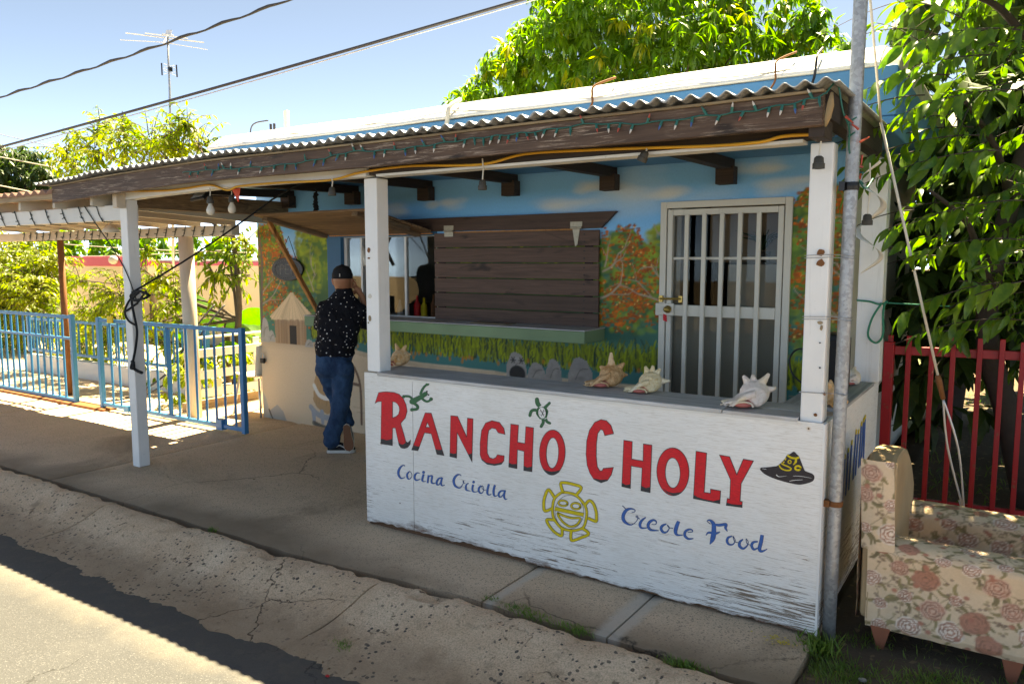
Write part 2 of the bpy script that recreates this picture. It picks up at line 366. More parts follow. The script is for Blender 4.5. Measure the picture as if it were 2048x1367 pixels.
def mk_vcol(name, rough=0.7, grain=0.12, bump=0.2, spec=0.35):
    t = NT(name); a = t.n('VertexColor', 0, {'layer_name': 'Col'})
    n1 = t.noise(60, 4, 0.7); b = t.noise(1.6, 5)
    col = t.mix(1.0, a, t.mix(n1, sc((1, 1, 1), 1 - grain), sc((1, 1, 1), 1 + grain)), 'MULTIPLY')
    col = t.mix(1.0, col, t.mix(b, (0.92, 0.92, 0.92), (1.06, 1.06, 1.06)), 'MULTIPLY')
    return t.fin(col, rough, n1, bump, 0.003, spec=spec)
def mk_glass():
    t = NT('window_glass'); g = t.n('BsdfGlossy', Color=(0.9, 0.9, 0.9), Roughness=0.02)
    tr = t.n('BsdfTransparent', Color=(0.78, 0.78, 0.76)); fr = t.n('Fresnel', IOR=1.5)
    mx = t.n('MixShader', 0, None, Fac=t.math('MULTIPLY', fr, 0.22, clamp=True), i1=tr, i2=g)
    t.t.links.new(mx, t.out.inputs[0]); return t.m
def mk_ground():
    t = NT('yard_soil'); b = t.noise(2.4, 6, 0.65); f = t.noise(60, 4, 0.7); l = t.voro(38, out=1)
    c = t.mix(b, (0.07, 0.05, 0.035), (0.18, 0.132, 0.09)); c = t.mix(t.math('MULTIPLY', f, 0.4), c, (0.2, 0.165, 0.12))
    c = t.mix(t.ramp(t.sep(l)[0], [(0.93, 0), (0.95, 0.7)]), c, (0.28, 0.2, 0.12))
    return t.fin(c, 0.95, t.math('ADD', b, f), 0.8, 0.02, spec=0.1)

def mk_denim():
    t = NT('denim'); b = t.noise(4.5, 5, 0.6, None, 0.6); w = t.noise(260, 2)
    c = t.mix(t.ramp(b, [(0.35, 0), (0.68, 1)]), (0.007, 0.022, 0.06), (0.03, 0.085, 0.17)); c = t.mix(t.math('MULTIPLY', w, 0.3), c, (0.06, 0.12, 0.2))
    return t.fin(c, 0.85, t.math('ADD', w, t.math('MULTIPLY', t.noise(16, 4, 0.6, None, 1.0), 2.0)), 0.5, 0.01, spec=0.15)
def mk_shirt():
    t = NT('dotted_shirt'); v = t.voro(31, rnd=0.85); vc = t.voro(31, out=1, rnd=0.85)
    d = t.math('LESS_THAN', v, t.math('MULTIPLY_ADD', t.sep(vc)[0], 0.13, 0.1))
    c = t.mix(d, (0.007, 0.007, 0.01), (0.62, 0.6, 0.6))
    return t.fin(c, 0.8, t.noise(9, 4, 0.6, None, 1.2), 0.6, 0.02, spec=0.15)
def mk_fabric_plain():
    t = NT('sofa_lining'); n1 = t.noise(3.5, 5, 0.6, None, 0.5)
    return t.fin(t.mix(n1, (0.28, 0.17, 0.085), (0.5, 0.36, 0.21)), 0.8, t.noise(14, 4), 0.4, 0.01)

WHITE = (0.8, 0.785, 0.76)
M = {}
M['asphalt'] = mk_asphalt(); M['slab'] = mk_slab(); M['kerb'] = mk_kerb(); M['panel'] = mk_panel()
M['white_z'] = m_paintwood('white_post_paint', WHITE, 'Z', 0.6); M['white_x'] = m_paintwood('white_beam_paint', (0.72, 0.7, 0.66), 'X', 0.7)
M['cream_x'] = m_paintwood('cream_timber_paint', (0.62, 0.55, 0.45), 'X', 0.9); M['cream_y'] = m_paintwood('cream_joist_paint', (0.58, 0.52, 0.43), 'Y', 0.9)
M['cream_z'] = m_paintwood('cream_post_paint', (0.66, 0.55, 0.43), 'Z', 1.0)
M['fascia'] = m_wood('fascia_stain', (0.055, 0.028, 0.017), (0.125, 0.07, 0.044), 'X', 0.65, (0.42, 0.31, 0.23), 0.75)
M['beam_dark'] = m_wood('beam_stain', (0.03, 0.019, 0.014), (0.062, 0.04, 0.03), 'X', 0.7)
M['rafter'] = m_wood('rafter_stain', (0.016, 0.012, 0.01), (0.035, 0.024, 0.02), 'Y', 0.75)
M['shutter'] = m_wood('shutter_stain', (0.06, 0.031, 0.021), (0.125, 0.068, 0.048), 'X', 0.62, (0.2, 0.14, 0.11), 0.15)
M['hatchwood'] = m_wood('bare_hatch_wood', (0.13, 0.07, 0.036), (0.3, 0.175, 0.09), 'X', 0.75)
M['hatchbatten'] = m_wood('bare_batten_wood', (0.1, 0.06, 0.035), (0.26, 0.17, 0.1), 'Y', 0.75)
M['prop'] = m_wood('prop_wood', (0.3, 0.12, 0.035), (0.5, 0.22, 0.07), 'Z', 0.6)
M['rawtrim'] = m_wood('weathered_trim', (0.2, 0.14, 0.085), (0.4, 0.3, 0.19), 'X', 0.8)
M['rawtrim_y'] = m_wood('weathered_trim_side', (0.2, 0.14, 0.085), (0.36, 0.27, 0.17), 'Y', 0.8)
def mk_ctop():
    t = NT('counter_weathered'); g = t.noise(1.5, 8, 0.65, t.mapped((1.6, 26, 26)), 0.8); b = t.noise(2.0, 5, 0.6)
    c = t.mix(t.ramp(g, [(0.3, 0), (0.7, 1)]), (0.33, 0.32, 0.31), (0.66, 0.65, 0.64)); c = t.mix(t.ramp(b, [(0.5, 0), (0.72, 0.7)]), c, (0.32, 0.26, 0.21))
    return t.fin(c, 0.55, g, 0.3, 0.004)
M['ctop'] = mk_ctop()
M['green_shelf'] = m_paintwood('green_shelf_paint', (0.2, 0.3, 0.16), 'X', 0.9)
M['galv'] = mk_galv(); M['sheet'] = mk_galv('corrugated_sheet', (0.4, 0.42, 0.44))
M['oldsheet'] = m_simple('red_brown_sheet', (0.32, 0.19, 0.15), 0.5, 0.4, 5)
M['blue'] = mk_rustpaint('blue_gate_paint', (0.016, 0.19, 0.4), 0.6); M['red'] = mk_rustpaint('red_fence_paint', (0.4, 0.01, 0.014), 0.9)
M['mural'] = mk_vcol('mural_paint', 0.6, 0.14); M['floral'] = mk_vcol('floral_fabric', 0.75, 0.15, 0.3, 0.25)
M['render'] = m_simple('wall_render', (0.6, 0.57, 0.5), 0.85, 0.12, 2.5); M['bluepaint'] = m_simple('house_blue_paint', (0.055, 0.22, 0.42), 0.6, 0.35, 2.2)
M['wblue'] = m_simple('window_surround_blue', (0.008, 0.1, 0.2), 0.5, 0.15)
M['roofwhite'] = m_paintwood('roof_white_paint', (0.8, 0.77, 0.72), 'X', 0.45)
M['doorwhite'] = m_paintwood('door_cream_paint', (0.7, 0.66, 0.57), 'Z', 0.5)
M['alu'] = m_simple('window_aluminium', (0.6, 0.58, 0.54), 0.4, 0.15, 8, 0.2)
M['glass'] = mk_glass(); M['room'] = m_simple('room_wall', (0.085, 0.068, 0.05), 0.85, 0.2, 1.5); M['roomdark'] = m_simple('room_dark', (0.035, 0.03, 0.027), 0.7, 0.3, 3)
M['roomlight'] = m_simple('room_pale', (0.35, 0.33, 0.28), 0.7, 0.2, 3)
M['soil'] = mk_ground(); M['denim'] = mk_denim(); M['shirt'] = mk_shirt(); M['lining'] = mk_fabric_plain()
def mk_skin():
    t = NT('skin'); n1 = t.noise(14, 4)
    return t.fin(t.mix(n1, (0.27, 0.105, 0.052), (0.4, 0.175, 0.095)), 0.5, t.noise(90, 3), 0.1, 0.002)
M['skin'] = mk_skin()
M['black'] = m_simple('black_cloth', (0.008, 0.008, 0.009), 0.85, 0.3, 30); M['rubber'] = m_simple('white_rubber', (0.6, 0.57, 0.52), 0.6, 0.15, 20)
M['gum'] = m_simple('gum_sole', (0.17, 0.06, 0.022), 0.65, 0.2, 30); M['blackplastic'] = m_simple('black_plastic', (0.012, 0.012, 0.013), 0.4, 0.3, 20)
M['rope'] = m_simple('black_rope_fibre', (0.012, 0.013, 0.015), 0.9, 0.4, 90, 0, 0.6); M['cable'] = m_simple('dark_cable', (0.02, 0.02, 0.025), 0.5, 0.3, 20)
M['yellow_cable'] = m_simple('yellow_cable', (0.62, 0.3, 0.03), 0.5, 0.2, 9); M['white_wire'] = m_simple('pale_wire', (0.6, 0.56, 0.48), 0.6, 0.15, 9)
M['bulb'] = m_simple('dead_bulb_glass', (0.6, 0.55, 0.47), 0.25, 0.15, 20, 0, 0.0, 0.5); M['socket'] = m_simple('black_socket', (0.05, 0.045, 0.036), 0.6, 0.3, 30)
M['green_wire'] = m_simple('green_light_wire', (0.01, 0.13, 0.11), 0.5, 0.2, 30); M['bulb_red'] = m_simple('mini_bulb_red', (0.4, 0.06, 0.04), 0.3, 0.2, 30)
M['bulb_blue'] = m_simple('mini_bulb_blue', (0.03, 0.1, 0.3), 0.3, 0.2, 30); M['bulb_clear'] = m_simple('mini_bulb_clear', (0.6, 0.55, 0.5), 0.3, 0.2, 30)
M['darkwire'] = m_simple('dark_light_wire', (0.015, 0.03, 0.028), 0.6, 0.3, 30)
M['brass'] = m_simple('brass', (0.5, 0.33, 0.1), 0.35, 0.3, 30, 0.7); M['hinge'] = m_simple('old_hinge', (0.42, 0.38, 0.3), 0.5, 0.35, 40, 0.3)
def m_sign(name, c, chip=0.5):
    """brushed enamel with flecks missing along the ply grain"""
    t = NT(name); br = t.noise(3, 5, 0.6, t.mapped((14, 14, 60)), 0.6); b = t.noise(5, 4)
    col = t.mix(t.ramp(br, [(0.3, 0), (0.7, 1)]), sc(c, 0.78), sc(c, 1.15)); col = t.mix(t.math('MULTIPLY', b, 0.06), col, (0.6, 0.55, 0.5))
    fl = t.math('MULTIPLY', t.ramp(t.noise(2.6, 7, 0.75, t.mapped((7, 7, 95)), 0.8), [(0.66, 0), (0.7, 1)]), t.ramp(t.noise(3.2, 3), [(0.5, 0), (0.62, chip)]))
    return t.fin(t.mix(fl, col, (0.6, 0.56, 0.5)), 0.5, br, 0.12, 0.002, spec=0.25)
M['letter_red'] = m_sign('sign_red_paint', (0.7, 0.004, 0.016)); M['letter_black'] = m_sign('sign_black_paint', (0.03, 0.028, 0.032), 0.9)
M['letter_blue'] = m_sign('sign_blue_paint', (0.012, 0.11, 0.38)); M['letter_green'] = m_sign('sign_green_paint', (0.02, 0.13, 0.05), 0.3)
M['letter_yellow'] = m_sign('sign_yellow_paint', (0.68, 0.51, 0.012)); M['letter_white'] = m_simple('sign_white_paint', (0.75, 0.74, 0.72), 0.5, 0.05, 20)
M['line_grey'] = m_simple('sign_thin_line', (0.05, 0.05, 0.06), 0.6, 0.2, 20); M['hatbrown'] = m_simple('sign_dark_brown', (0.03, 0.022, 0.024), 0.6, 0.5, 60)
M['orange_plastic'] = m_simple('orange_pennant', (0.6, 0.05, 0.01), 0.5, 0.15, 10)
M['pinkwall'] = m_simple('pink_band', (0.55, 0.12, 0.2), 0.8, 0.12, 2); M['creamwall'] = m_simple('cream_wall', (0.62, 0.55, 0.44), 0.85, 0.08, 1.5)
M['whitewall'] = m_simple('white_wall', (0.68, 0.66, 0.62), 0.85, 0.08, 1.5); M['plasticwhite'] = m_simple('chair_plastic', (0.7, 0.62, 0.5), 0.5, 0.06, 4)
M['bark'] = m_simple('tree_bark', (0.1, 0.075, 0.055), 0.9, 0.4, 14, 0, 0.6); M['bark_dark'] = m_simple('dark_bark', (0.055, 0.042, 0.034), 0.9, 0.4, 14, 0, 0.6)
M['leaf_right'] = m_leaf('custard_leaf', (0.035, 0.11, 0.016), (0.135, 0.225, 0.026), 0.5, 0.34)
M['leaf_mango'] = m_leaf('mango_leaf', (0.05, 0.15, 0.016), (0.14, 0.225, 0.024), 0.5, 0.35)
M['leaf_mango_young'] = m_leaf('young_mango_leaf', (0.2, 0.24, 0.018), (0.3, 0.27, 0.03), 0.5, 0.4)
M['leaf_yellow'] = m_leaf('yellow_green_leaf', (0.07, 0.16, 0.012), (0.25, 0.245, 0.018), 0.5, 0.45)
M['leaf_bush'] = m_leaf('bush_leaf', (0.09, 0.17, 0.014), (0.26, 0.25, 0.025), 0.5, 0.45)
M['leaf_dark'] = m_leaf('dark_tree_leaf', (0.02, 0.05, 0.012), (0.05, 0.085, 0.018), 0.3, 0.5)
M['banana'] = m_leaf('banana_leaf', (0.035, 0.12, 0.012), (0.075, 0.19, 0.02), 0.45, 0.4)
M['grass'] = m_leaf('grass_blade', (0.08, 0.17, 0.03), (0.19, 0.24, 0.055), 0.35, 0.6); M['straw'] = m_simple('dry_litter', (0.3, 0.2, 0.1), 0.8, 0.3, 20)
M['flower'] = m_simple('red_flower', (0.55, 0.015, 0.02), 0.5, 0.2, 10); M['terracotta'] = m_simple('sofa_foot', (0.3, 0.1, 0.055), 0.7, 0.15, 10)
M['steel'] = m_simple('pale_steel', (0.5, 0.5, 0.5), 0.35, 0.15, 20, 0.6); M['antenna'] = m_simple('antenna_aluminium', (0.75, 0.75, 0.75), 0.35, 0.1, 8, 0.3)
M['rusty'] = m_simple('rusty_steel', (0.2, 0.075, 0.025), 0.8, 0.4, 12); M['panelgrey'] = m_simple('solar_cell', (0.2, 0.21, 0.22), 0.3, 0.2, 30)
M['green_rope'] = m_simple('green_rope_fibre', (0.02, 0.2, 0.12), 0.8, 0.2, 60); M['ribbon'] = m_simple('white_ribbon', (0.62, 0.6, 0.54), 0.5, 0.08, 9)
M['lamp_shade'] = m_simple('pale_enamel', (0.62, 0.58, 0.5), 0.5, 0.1, 9)
def mk_shell(name, c1, c2, c3):
    t = NT(name); n1 = t.noise(28, 6, 0.7, None, 1.5); b = t.noise(9, 4); w = t.noise(4, 3, 0.5, t.mapped((1, 1, 30)))
    c = t.mix(t.ramp(n1, [(0.35, 0), (0.65, 1)]), c1, c2); c = t.mix(t.ramp(b, [(0.5, 0), (0.7, 0.8)]), c, c3)
    return t.fin(c, 0.6, t.math('ADD', n1, w), 0.5, 0.006)
M['shell_orange'] = mk_shell('orange_shell', (0.78, 0.55, 0.34), (0.7, 0.33, 0.1), (0.42, 0.19, 0.07))
M['shell_tan'] = mk_shell('tan_speckled_shell', (0.74, 0.46, 0.24), (0.44, 0.19, 0.06), (0.78, 0.6, 0.4))
M['shell_cream'] = mk_shell('cream_shell', (0.84, 0.69, 0.45), (0.7, 0.48, 0.23), (0.84, 0.75, 0.6))
M['shell_white'] = mk_shell('white_shell', (0.85, 0.73, 0.64), (0.74, 0.58, 0.5), (0.76, 0.58, 0.35))
M['shell_pink'] = m_simple('shell_pink_lip', (0.55, 0.14, 0.11), 0.35, 0.3, 20)

M['mortar'] = m_simple('pale_mortar', (0.5, 0.44, 0.36), 0.9, 0.35, 18)
# ------------------------------------------------------------------ setting: ground, road, kerb, pavement
def nz(x, y=0.0, z=0.0, s=1.0): return mnoise.noise(Vector((x * s, y * s, z * s)))
mb = MB()
def tf(u, v):
    X = -150 + 300 * u; Y = -60 + 260 * v
    return (X, Y, -0.19)
mb.grid(tf, 40, 40); tag(mb.build('ground', M['soil']), kind='structure')

ROAD_Z = -0.145
xs = [-70, -50, -35, -25, -18] + [-14 + i * 0.06 for i in range(int(17 / 0.06))] + [3.2, 6, 12, 25, 50]
ys = [-9, -5, -2, 0, 1, 1.7, 2.1]
V = []; F = []
for x in xs:
    e = 2.47 + 0.06 * nz(x, 3.1, 0, 1.7) + 0.03 * nz(x, 9.2, 0, 6) + 0.018 * nz(x, 2.2, 0, 17) + (0.07 if -3.9 < x < -3.0 else 0.0) * math.sin((x + 3.9) / 0.9 * math.pi) * -1
    for y in ys: V.append((x, y, ROAD_Z + 0.02 * (1 - abs(y + 3.5) / 6) * 0.6))
    V.append((x, e - 0.02, ROAD_Z + 0.0)); V.append((x, e, ROAD_Z - 0.012))
k = len(ys) + 2
for i in range(len(xs) - 1):
    for j in range(k - 1): F.append((i * k + j, (i + 1) * k + j, (i + 1) * k + j + 1, i * k + j + 1))
tag(np_mesh('road', V, F, M['asphalt'], smooth=True), kind='structure')

def ksh(x): return float(np.interp(x, [-5.0, -3.6, -2.4, 0.6, 3], [0.0, 0.0, 0.085, 0.1, 0.1]))
# rolled concrete kerb, cast in lengths with open joints
kerb = thing('kerb', None, None, (-4, 2.8, -0.15), kind='structure')
prof = [(3.045, -0.15), (3.045, -0.03), (3.035, -0.006), (3.01, 0.003), (2.985, 0.004), (2.96, 0.001), (2.93, -0.006), (2.9, -0.017), (2.87, -0.03), (2.83, -0.05), (2.79, -0.069), (2.75, -0.085), (2.71, -0.098), (2.67, -0.108), (2.62, -0.117), (2.57, -0.125), (2.51, -0.134), (2.45, -0.142), (2.38, -0.149), (2.3, -0.156), (2.3, -0.19)]
joints = [-40, -25, -17.5, -14.3, -11.3, -8.3, -5.42, -2.82, 0.55, 3.5, 12, 40]
for a, b in zip(joints[:-1], joints[1:]):
    step = 0.025 if a > -9 and b < 4 else 0.3
    n = max(2, int((b - a) / step)); V = []; F = []
    for i in range(n + 1):
        t = i / n; x = a + 0.006 + (b - a - 0.012) * t
        tilt = 0.0
        for (y, z) in prof:
            s = (3.045 - y) / 0.745
            xx = x + (0.10 * (s - 0.4) if i in (0, n) else 0.0) + 0.13 * s * (1 if abs(a + 5.42) < 0.01 or abs(b + 5.42) < 0.01 else 0.4) * (-1) * (1 - abs(2 * t - 1)) * 0 - 0.22 * s * (1 if True else 0)
            dz = 0.008 * nz(x, y, 1, 4) + 0.005 * nz(x, y, 2, 13) + 0.003 * nz(x, y, 3, 31) if z > -0.15 else 0
            dy = 0.03 * nz(x, 0.3, 5, 2.2) * max(0, 1 - s * 3) + 0.022 * nz(x, 0.9, 5, 9) * max(0, 1 - s * 4)
            chip = max(0.0, nz(x, 4.4, 8, 3.0) - 0.22) * 0.12 + max(0, nz(x, 7.7, y * 2, 8) - 0.3) * 0.05 if 0.0 < s < 0.14 else 0
            V.append((xx, y + dy + ksh(x) * max(0, 1 - s * 1.3), z + dz - chip))
    k = len(prof)
    for i in range(n):
        for j in range(k - 1): F.append((i * k + j, i * k + j + 1, (i + 1) * k + j + 1, (i + 1) * k + j))
    c0 = len(V)
    F2 = [tuple(range(k)), tuple(n * k + j for j in range(k))[::-1]]
    m = MB(); m._add(V, F + F2); m.build('kerb_block', M['kerb'], kerb, smooth=True, auto=R(35))

# pavement slabs
pave = thing('pavement', None, None, (-4, 4, -0.1), kind='structure')
def slab(x0, x1, y0, y1, z=0.0, rag0=True, skew=0.0):
    m = MB(); nx = max(6, int((x1 - x0) / 0.07)); ny = 14
    V = []; F = []
    for i in range(nx + 1):
        x = x0 + (x1 - x0) * i / nx
        yy0 = y0 + (ksh(x) + 0.02 * nz(x, 1.3, 0, 2.3) + 0.014 * nz(x, 7.3, 0, 8) if rag0 else 0)
        for j in range(ny + 1):
            t = (j / ny) ** 1.3; y = yy0 + (y1 - yy0) * t
            ed = 0.0
            if j == 0: ed = -0.09
            if j == 1: y = yy0 + 0.0; ed = -0.008
            if j == 2: y = yy0 + 0.02; ed = 0
            if i in (0, nx): ed = min(ed, -0.012)
            V.append((x + skew * (y - y0), y, z + ed + 0.004 * nz(x, y, 0, 1.1)))
    for i in range(nx):
        for j in range(ny): a = i * (ny + 1) + j; F.append((a, a + ny + 1, a + ny + 2, a + 1))
    # side skirts
    b = len(V)
    for i in (0, nx):
        col = [i * (ny + 1) + j for j in range(1, ny + 1)]
        for q in col: V.append((V[q][0], V[q][1], z - 0.1))
        m0 = b if i == 0 else b + ny
        for j in range(ny - 1):
            f = (col[j], col[j + 1], m0 + j + 1, m0 + j); F.append(f if i == 0 else f[::-1])
    m._add(V, F); return m.build('slab', M['slab'], pave, smooth=True, auto=R(50))
slab(-9.9, -6.55, 3.085, 9.4); slab(-6.538, -2.285, 3.085, 5.72)
slab(-13.4, -9.912, 3.085, 9.4); slab(-22, -13.412, 3.085, 9.4)
slab(-2.274, -1.56, 3.085, 3.9, -0.002); slab(-1.55, -0.725, 3.085, 3.9, -0.004)
slab(-2.27, -0.86, 3.905, 5.72, -0.004, False)
# pale mortar fillets beside the joints of the two small slabs
for x in ():
    m = MB()
    for s in (-1, 1):
        if x < -2 and s < 0: continue
        m.grid(lambda u, v, s=s, x=x: (x + s * (0.010 + 0.045 * u), 3.12 + 0.62 * v, 0.0025 - 0.006 * abs(u - 0.5) + 0.002 * nz(u * 3, v * 9)), 4, 24)
    m.build('mortar_fillet', M['mortar'], pave, smooth=True)

# yard on the right: soil sheet with grass tufts
mb = MB()
def yf(u, v):
    x = -0.715 + 14 * u ** 1.8; y = 3.12 + 26 * v ** 1.6
    return (x, y, -0.045 + 0.025 * nz(x, y, 0, 2.1) + 0.015 * nz(x, y, 4, 7) - 0.03 * max(0, 1 - (y - 3.06) * 4))
mb.grid(yf, 90, 90)
# the soil also reaches under the house back garden
tag(mb.build('yard', M['soil'], smooth=True), kind='structure')
mb = MB(); mb.grid(lambda u, v: (-30 + 42 * u, 9.38 + 30 * v, -0.06 + 0.03 * nz(u * 30, v * 20)), 40, 30)
tag(mb.build('back_garden', m_simple('garden_turf', (0.12, 0.13, 0.05), 0.95, 0.5, 3), smooth=True), kind='structure')

# ------------------------------------------------------------------ mural painting (computed colours, one per point of the wall)
def fbm(h, w, cell, octv=4, seed=0, ax=(1, 1)):
    rs = np.random.RandomState(seed); out = np.zeros((h, w)); amp = 1; tot = 0
    for o in range(octv):
        ch = max(2, int(h / (cell * ax[1]) * 2 ** o) + 2); cw = max(2, int(w / (cell * ax[0]) * 2 ** o) + 2)
        if ch > 4 * h or cw > 4 * w: break
        g = rs.rand(ch, cw)
        yy = np.linspace(0, ch - 1.001, h); xx = np.linspace(0, cw - 1.001, w)
        y0 = yy.astype(int); x0 = xx.astype(int); fy = (yy - y0)[:, None]; fx = (xx - x0)[None, :]
        fy = fy * fy * (3 - 2 * fy); fx = fx * fx * (3 - 2 * fx)
        a = g[np.ix_(y0, x0)]; b = g[np.ix_(y0, x0 + 1)]; c = g[np.ix_(y0 + 1, x0)]; d = g[np.ix_(y0 + 1, x0 + 1)]
        out += amp * ((a * (1 - fx) + b * fx) * (1 - fy) + (c * (1 - fx) + d * fx) * fy); tot += amp; amp *= 0.55
    return out / tot
class Paint:
    def __init__(s, x0, x1, z0, z1, step):
        s.nx = int((x1 - x0) / step) + 1; s.nz = int((z1 - z0) / step) + 1; s.x0, s.x1, s.z0, s.z1, s.step = x0, x1, z0, z1, step
        s.X, s.Z = np.meshgrid(np.linspace(x0, x1, s.nx), np.linspace(z0, z1, s.nz)); s.C = np.zeros((s.nz, s.nx, 3))
    def noise(s, cell, octv=4, seed=0, ax=(1, 1)): return fbm(s.nz, s.nx, cell / s.step, octv, seed, ax)
    def lay(s, mask, col):
        mask = np.clip(mask, 0, 1)[..., None]; s.C = s.C * (1 - mask) + np.asarray(col) * mask
    def win(s, xa, xb, za, zb):
        i0 = max(0, int((xa - s.x0) / s.step)); i1 = min(s.nx, int((xb - s.x0) / s.step) + 2)
        j0 = max(0, int((za - s.z0) / s.step)); j1 = min(s.nz, int((zb - s.z0) / s.step) + 2)
        return slice(j0, j1), slice(i0, i1)
    def blob(s, x, z, rx, rz, col, soft=0.4, amt=1.0):
        w = s.win(x - rx * 1.5, x + rx * 1.5, z - rz * 1.5, z + rz * 1.5)
        if s.X[w].size == 0: return
        d = np.sqrt(((s.X[w] - x) / rx) ** 2 + ((s.Z[w] - z) / rz) ** 2)
        m = np.clip((1 - d) / soft + 0.5, 0, 1)[..., None] * amt; s.C[w] = s.C[w] * (1 - m) + np.asarray(col) * m
    def stroke(s, pts, w0, w1, col, amt=1.0):
        pts = catmull(pts, 6); n = len(pts)
        for i in range(n - 1):
            a, b = pts[i], pts[i + 1]; wd = (w0 + (w1 - w0) * i / n) / 2
            w = s.win(min(a[0], b[0]) - wd - s.step, max(a[0], b[0]) + wd + s.step, min(a[1], b[1]) - wd - s.step, max(a[1], b[1]) + wd + s.step)
            X, Z = s.X[w], s.Z[w]
            if X.size == 0: continue
            d = b - a; L = max(1e-9, d @ d); t = np.clip(((X - a[0]) * d[0] + (Z - a[1]) * d[1]) / L, 0, 1)
            dist = np.hypot(X - a[0] - t * d[0], Z - a[1] - t * d[1])
            m = np.clip((wd - dist) / s.step + 0.5, 0, 1)[..., None] * amt; s.C[w] = s.C[w] * (1 - m) + np.asarray(col) * m
    def poly(s, pts, col, amt=1.0):
        xs = [p[0] for p in pts]; zs = [p[1] for p in pts]; w = s.win(min(xs), max(xs), min(zs), max(zs)); X, Z = s.X[w], s.Z[w]
        ins = np.zeros(X.shape, bool); n = len(pts)
        for i in range(n):
            (xa, za), (xb, zb) = pts[i], pts[(i + 1) % n]
            cond = ((za > Z) != (zb > Z)) & (X < (xb - xa) * (Z - za) / (zb - za + 1e-12) + xa); ins ^= cond
        m = ins[..., None] * amt; s.C[w] = s.C[w] * (1 - m) + np.asarray(col) * m
WALL_Y = 5.7; WX0, WX1 = -7.12, -1.0
P = Paint(WX0, WX1, -0.06, 2.62, 0.0085)
X, Z = P.X, P.Z; rs = np.random.RandomState(3)
# sky
P.C[:] = np.array((0.17, 0.4, 0.64)); P.lay(np.clip((Z - 2.2) / 0.5, 0, 1), (0.22, 0.4, 0.58)); P.lay(np.clip((2.15 - Z) / 0.4, 0, 1) * 0.5, (0.3, 0.52, 0.7))
cl = P.noise(0.75, 4, 11, (1.6, 0.55)); P.lay(np.clip((cl - 0.6) / 0.2, 0, 1) * 0.5, (0.5, 0.55, 0.56))
for (cx_, cz_, rx_) in ((-4.45, 2.28, 0.2), (-3.25, 2.22, 0.28), (-2.9, 2.36, 0.2), (-2.45, 2.27, 0.22), (-1.35, 2.3, 0.24), (-5.2, 2.25, 0.2), (-1.7, 2.42, 0.18)):
    for q in range(7): P.blob(cx_ + rs.uniform(-1, 1) * rx_, cz_ + rs.uniform(-0.04, 0.04), rx_ * rs.uniform(0.3, 0.7), rs.uniform(0.02, 0.05), (0.6, 0.58, 0.52), 1.0, 0.3)
# tree masses
def ground_line(x):
    pts = [(-7.2, 2.15), (-6.95, 2.2), (-6.75, 2.12), (-6.62, 1.86), (-6.52, 1.78), (-6.42, 1.95), (-6.25, 2.06), (-6.0, 2.1), (-5.0, 2.0), (-4, 1.95), (-2.95, 1.95), (-2.72, 2.03), (-2.6, 2.06), (-2.5, 1.92), (-2.44, 1.86), (-2.36, 1.98), (-2.25, 2.05), (-1.4, 2.1), (-1.3, 2.28), (-0.8, 2.3)]
    return np.interp(x, [p[0] for p in pts], [p[1] for p in pts])
n1 = P.noise(0.16, 4, 21); n2 = P.noise(0.5, 4, 22); n3 = P.noise(0.07, 3, 23)
tm = np.clip((ground_line(X) + (n1 - 0.5) * 0.16 - Z) / 0.02, 0, 1)
gc = np.zeros_like(P.C); dark = np.array((0.03, 0.075, 0.03)); mid = np.array((0.1, 0.17, 0.035)); lite = np.array((0.24, 0.28, 0.05)); teal = np.array((0.03, 0.12, 0.11))
tt = np.clip((n2 - 0.3) / 0.4, 0, 1)[..., None]; gc = dark * (1 - tt) + mid * tt
tl = (np.clip((n3 * 0.6 + n2 * 0.4 - 0.52) / 0.12, 0, 1) * np.clip((Z - 1.3) / 0.5, 0, 1))[..., None]; gc = gc * (1 - tl) + lite * tl
tq = np.clip((1.45 - Z + (n2 - 0.5) * 0.8) / 0.35, 0, 1)[..., None] * 0.8; gc = gc * (1 - tq) + (teal * (0.6 + 0.9 * n1[..., None])) * tq
P.C = P.C * (1 - tm[..., None]) + gc * tm[..., None]
# light green crowns either side
for (a, b, zc, rz_, rr) in ((-6.5, -6.15, 1.75, 0.32, 260), (-2.46, -2.3, 1.75, 0.28, 160)):
    for q in range(rr):
        x = rs.uniform(a, b); z = zc + rs.uniform(-1, 1) * rz_; P.blob(x, z, rs.uniform(0.015, 0.045), rs.uniform(0.012, 0.035), lite * rs.uniform(0.45, 1.25), 0.8, 0.6)
# flame-tree blossom
def blossom(xa, xb, za, zb, n, cond=None):
    for q in range(n):
        x = rs.uniform(xa, xb); z = rs.uniform(za, zb)
        if cond and not cond(x, z): continue
        base = np.array((0.36, 0.082, 0.016)) * rs.uniform(0.55, 1.4)
        for k in range(rs.randint(3, 11)):
            P.blob(x + rs.normal(0, 0.032), z + rs.normal(0, 0.022), rs.uniform(0.007, 0.017), rs.uniform(0.005, 0.012), base * rs.uniform(0.6, 1.3) + np.array((0, 0.02 * rs.rand(), 0)), 0.7, 0.9)
        if rs.rand() < 0.4: P.blob(x, z, 0.008, 0.007, (0.6, 0.35, 0.15), 0.7)
def dabs(xa, xb, za, zb, n, cond):
    for q in range(n):
        x = rs.uniform(xa, xb); z = rs.uniform(za, zb)
        if cond(x, z): c = [dark, mid, lite, mid * 1.4, teal][rs.randint(5)] * rs.uniform(0.6, 1.2); P.blob(x, z, rs.uniform(0.012, 0.04), rs.uniform(0.01, 0.03), c, 0.9, 0.55)
def gl(x, z): return z < ground_line(np.array([x]))[0]
dabs(-7.12, -6.2, 1.1, 2.15, 500, gl); dabs(-2.9, -2.3, 1.2, 2.05, 520, gl); dabs(-1.36, -1.0, 1.1, 2.25, 360, gl)
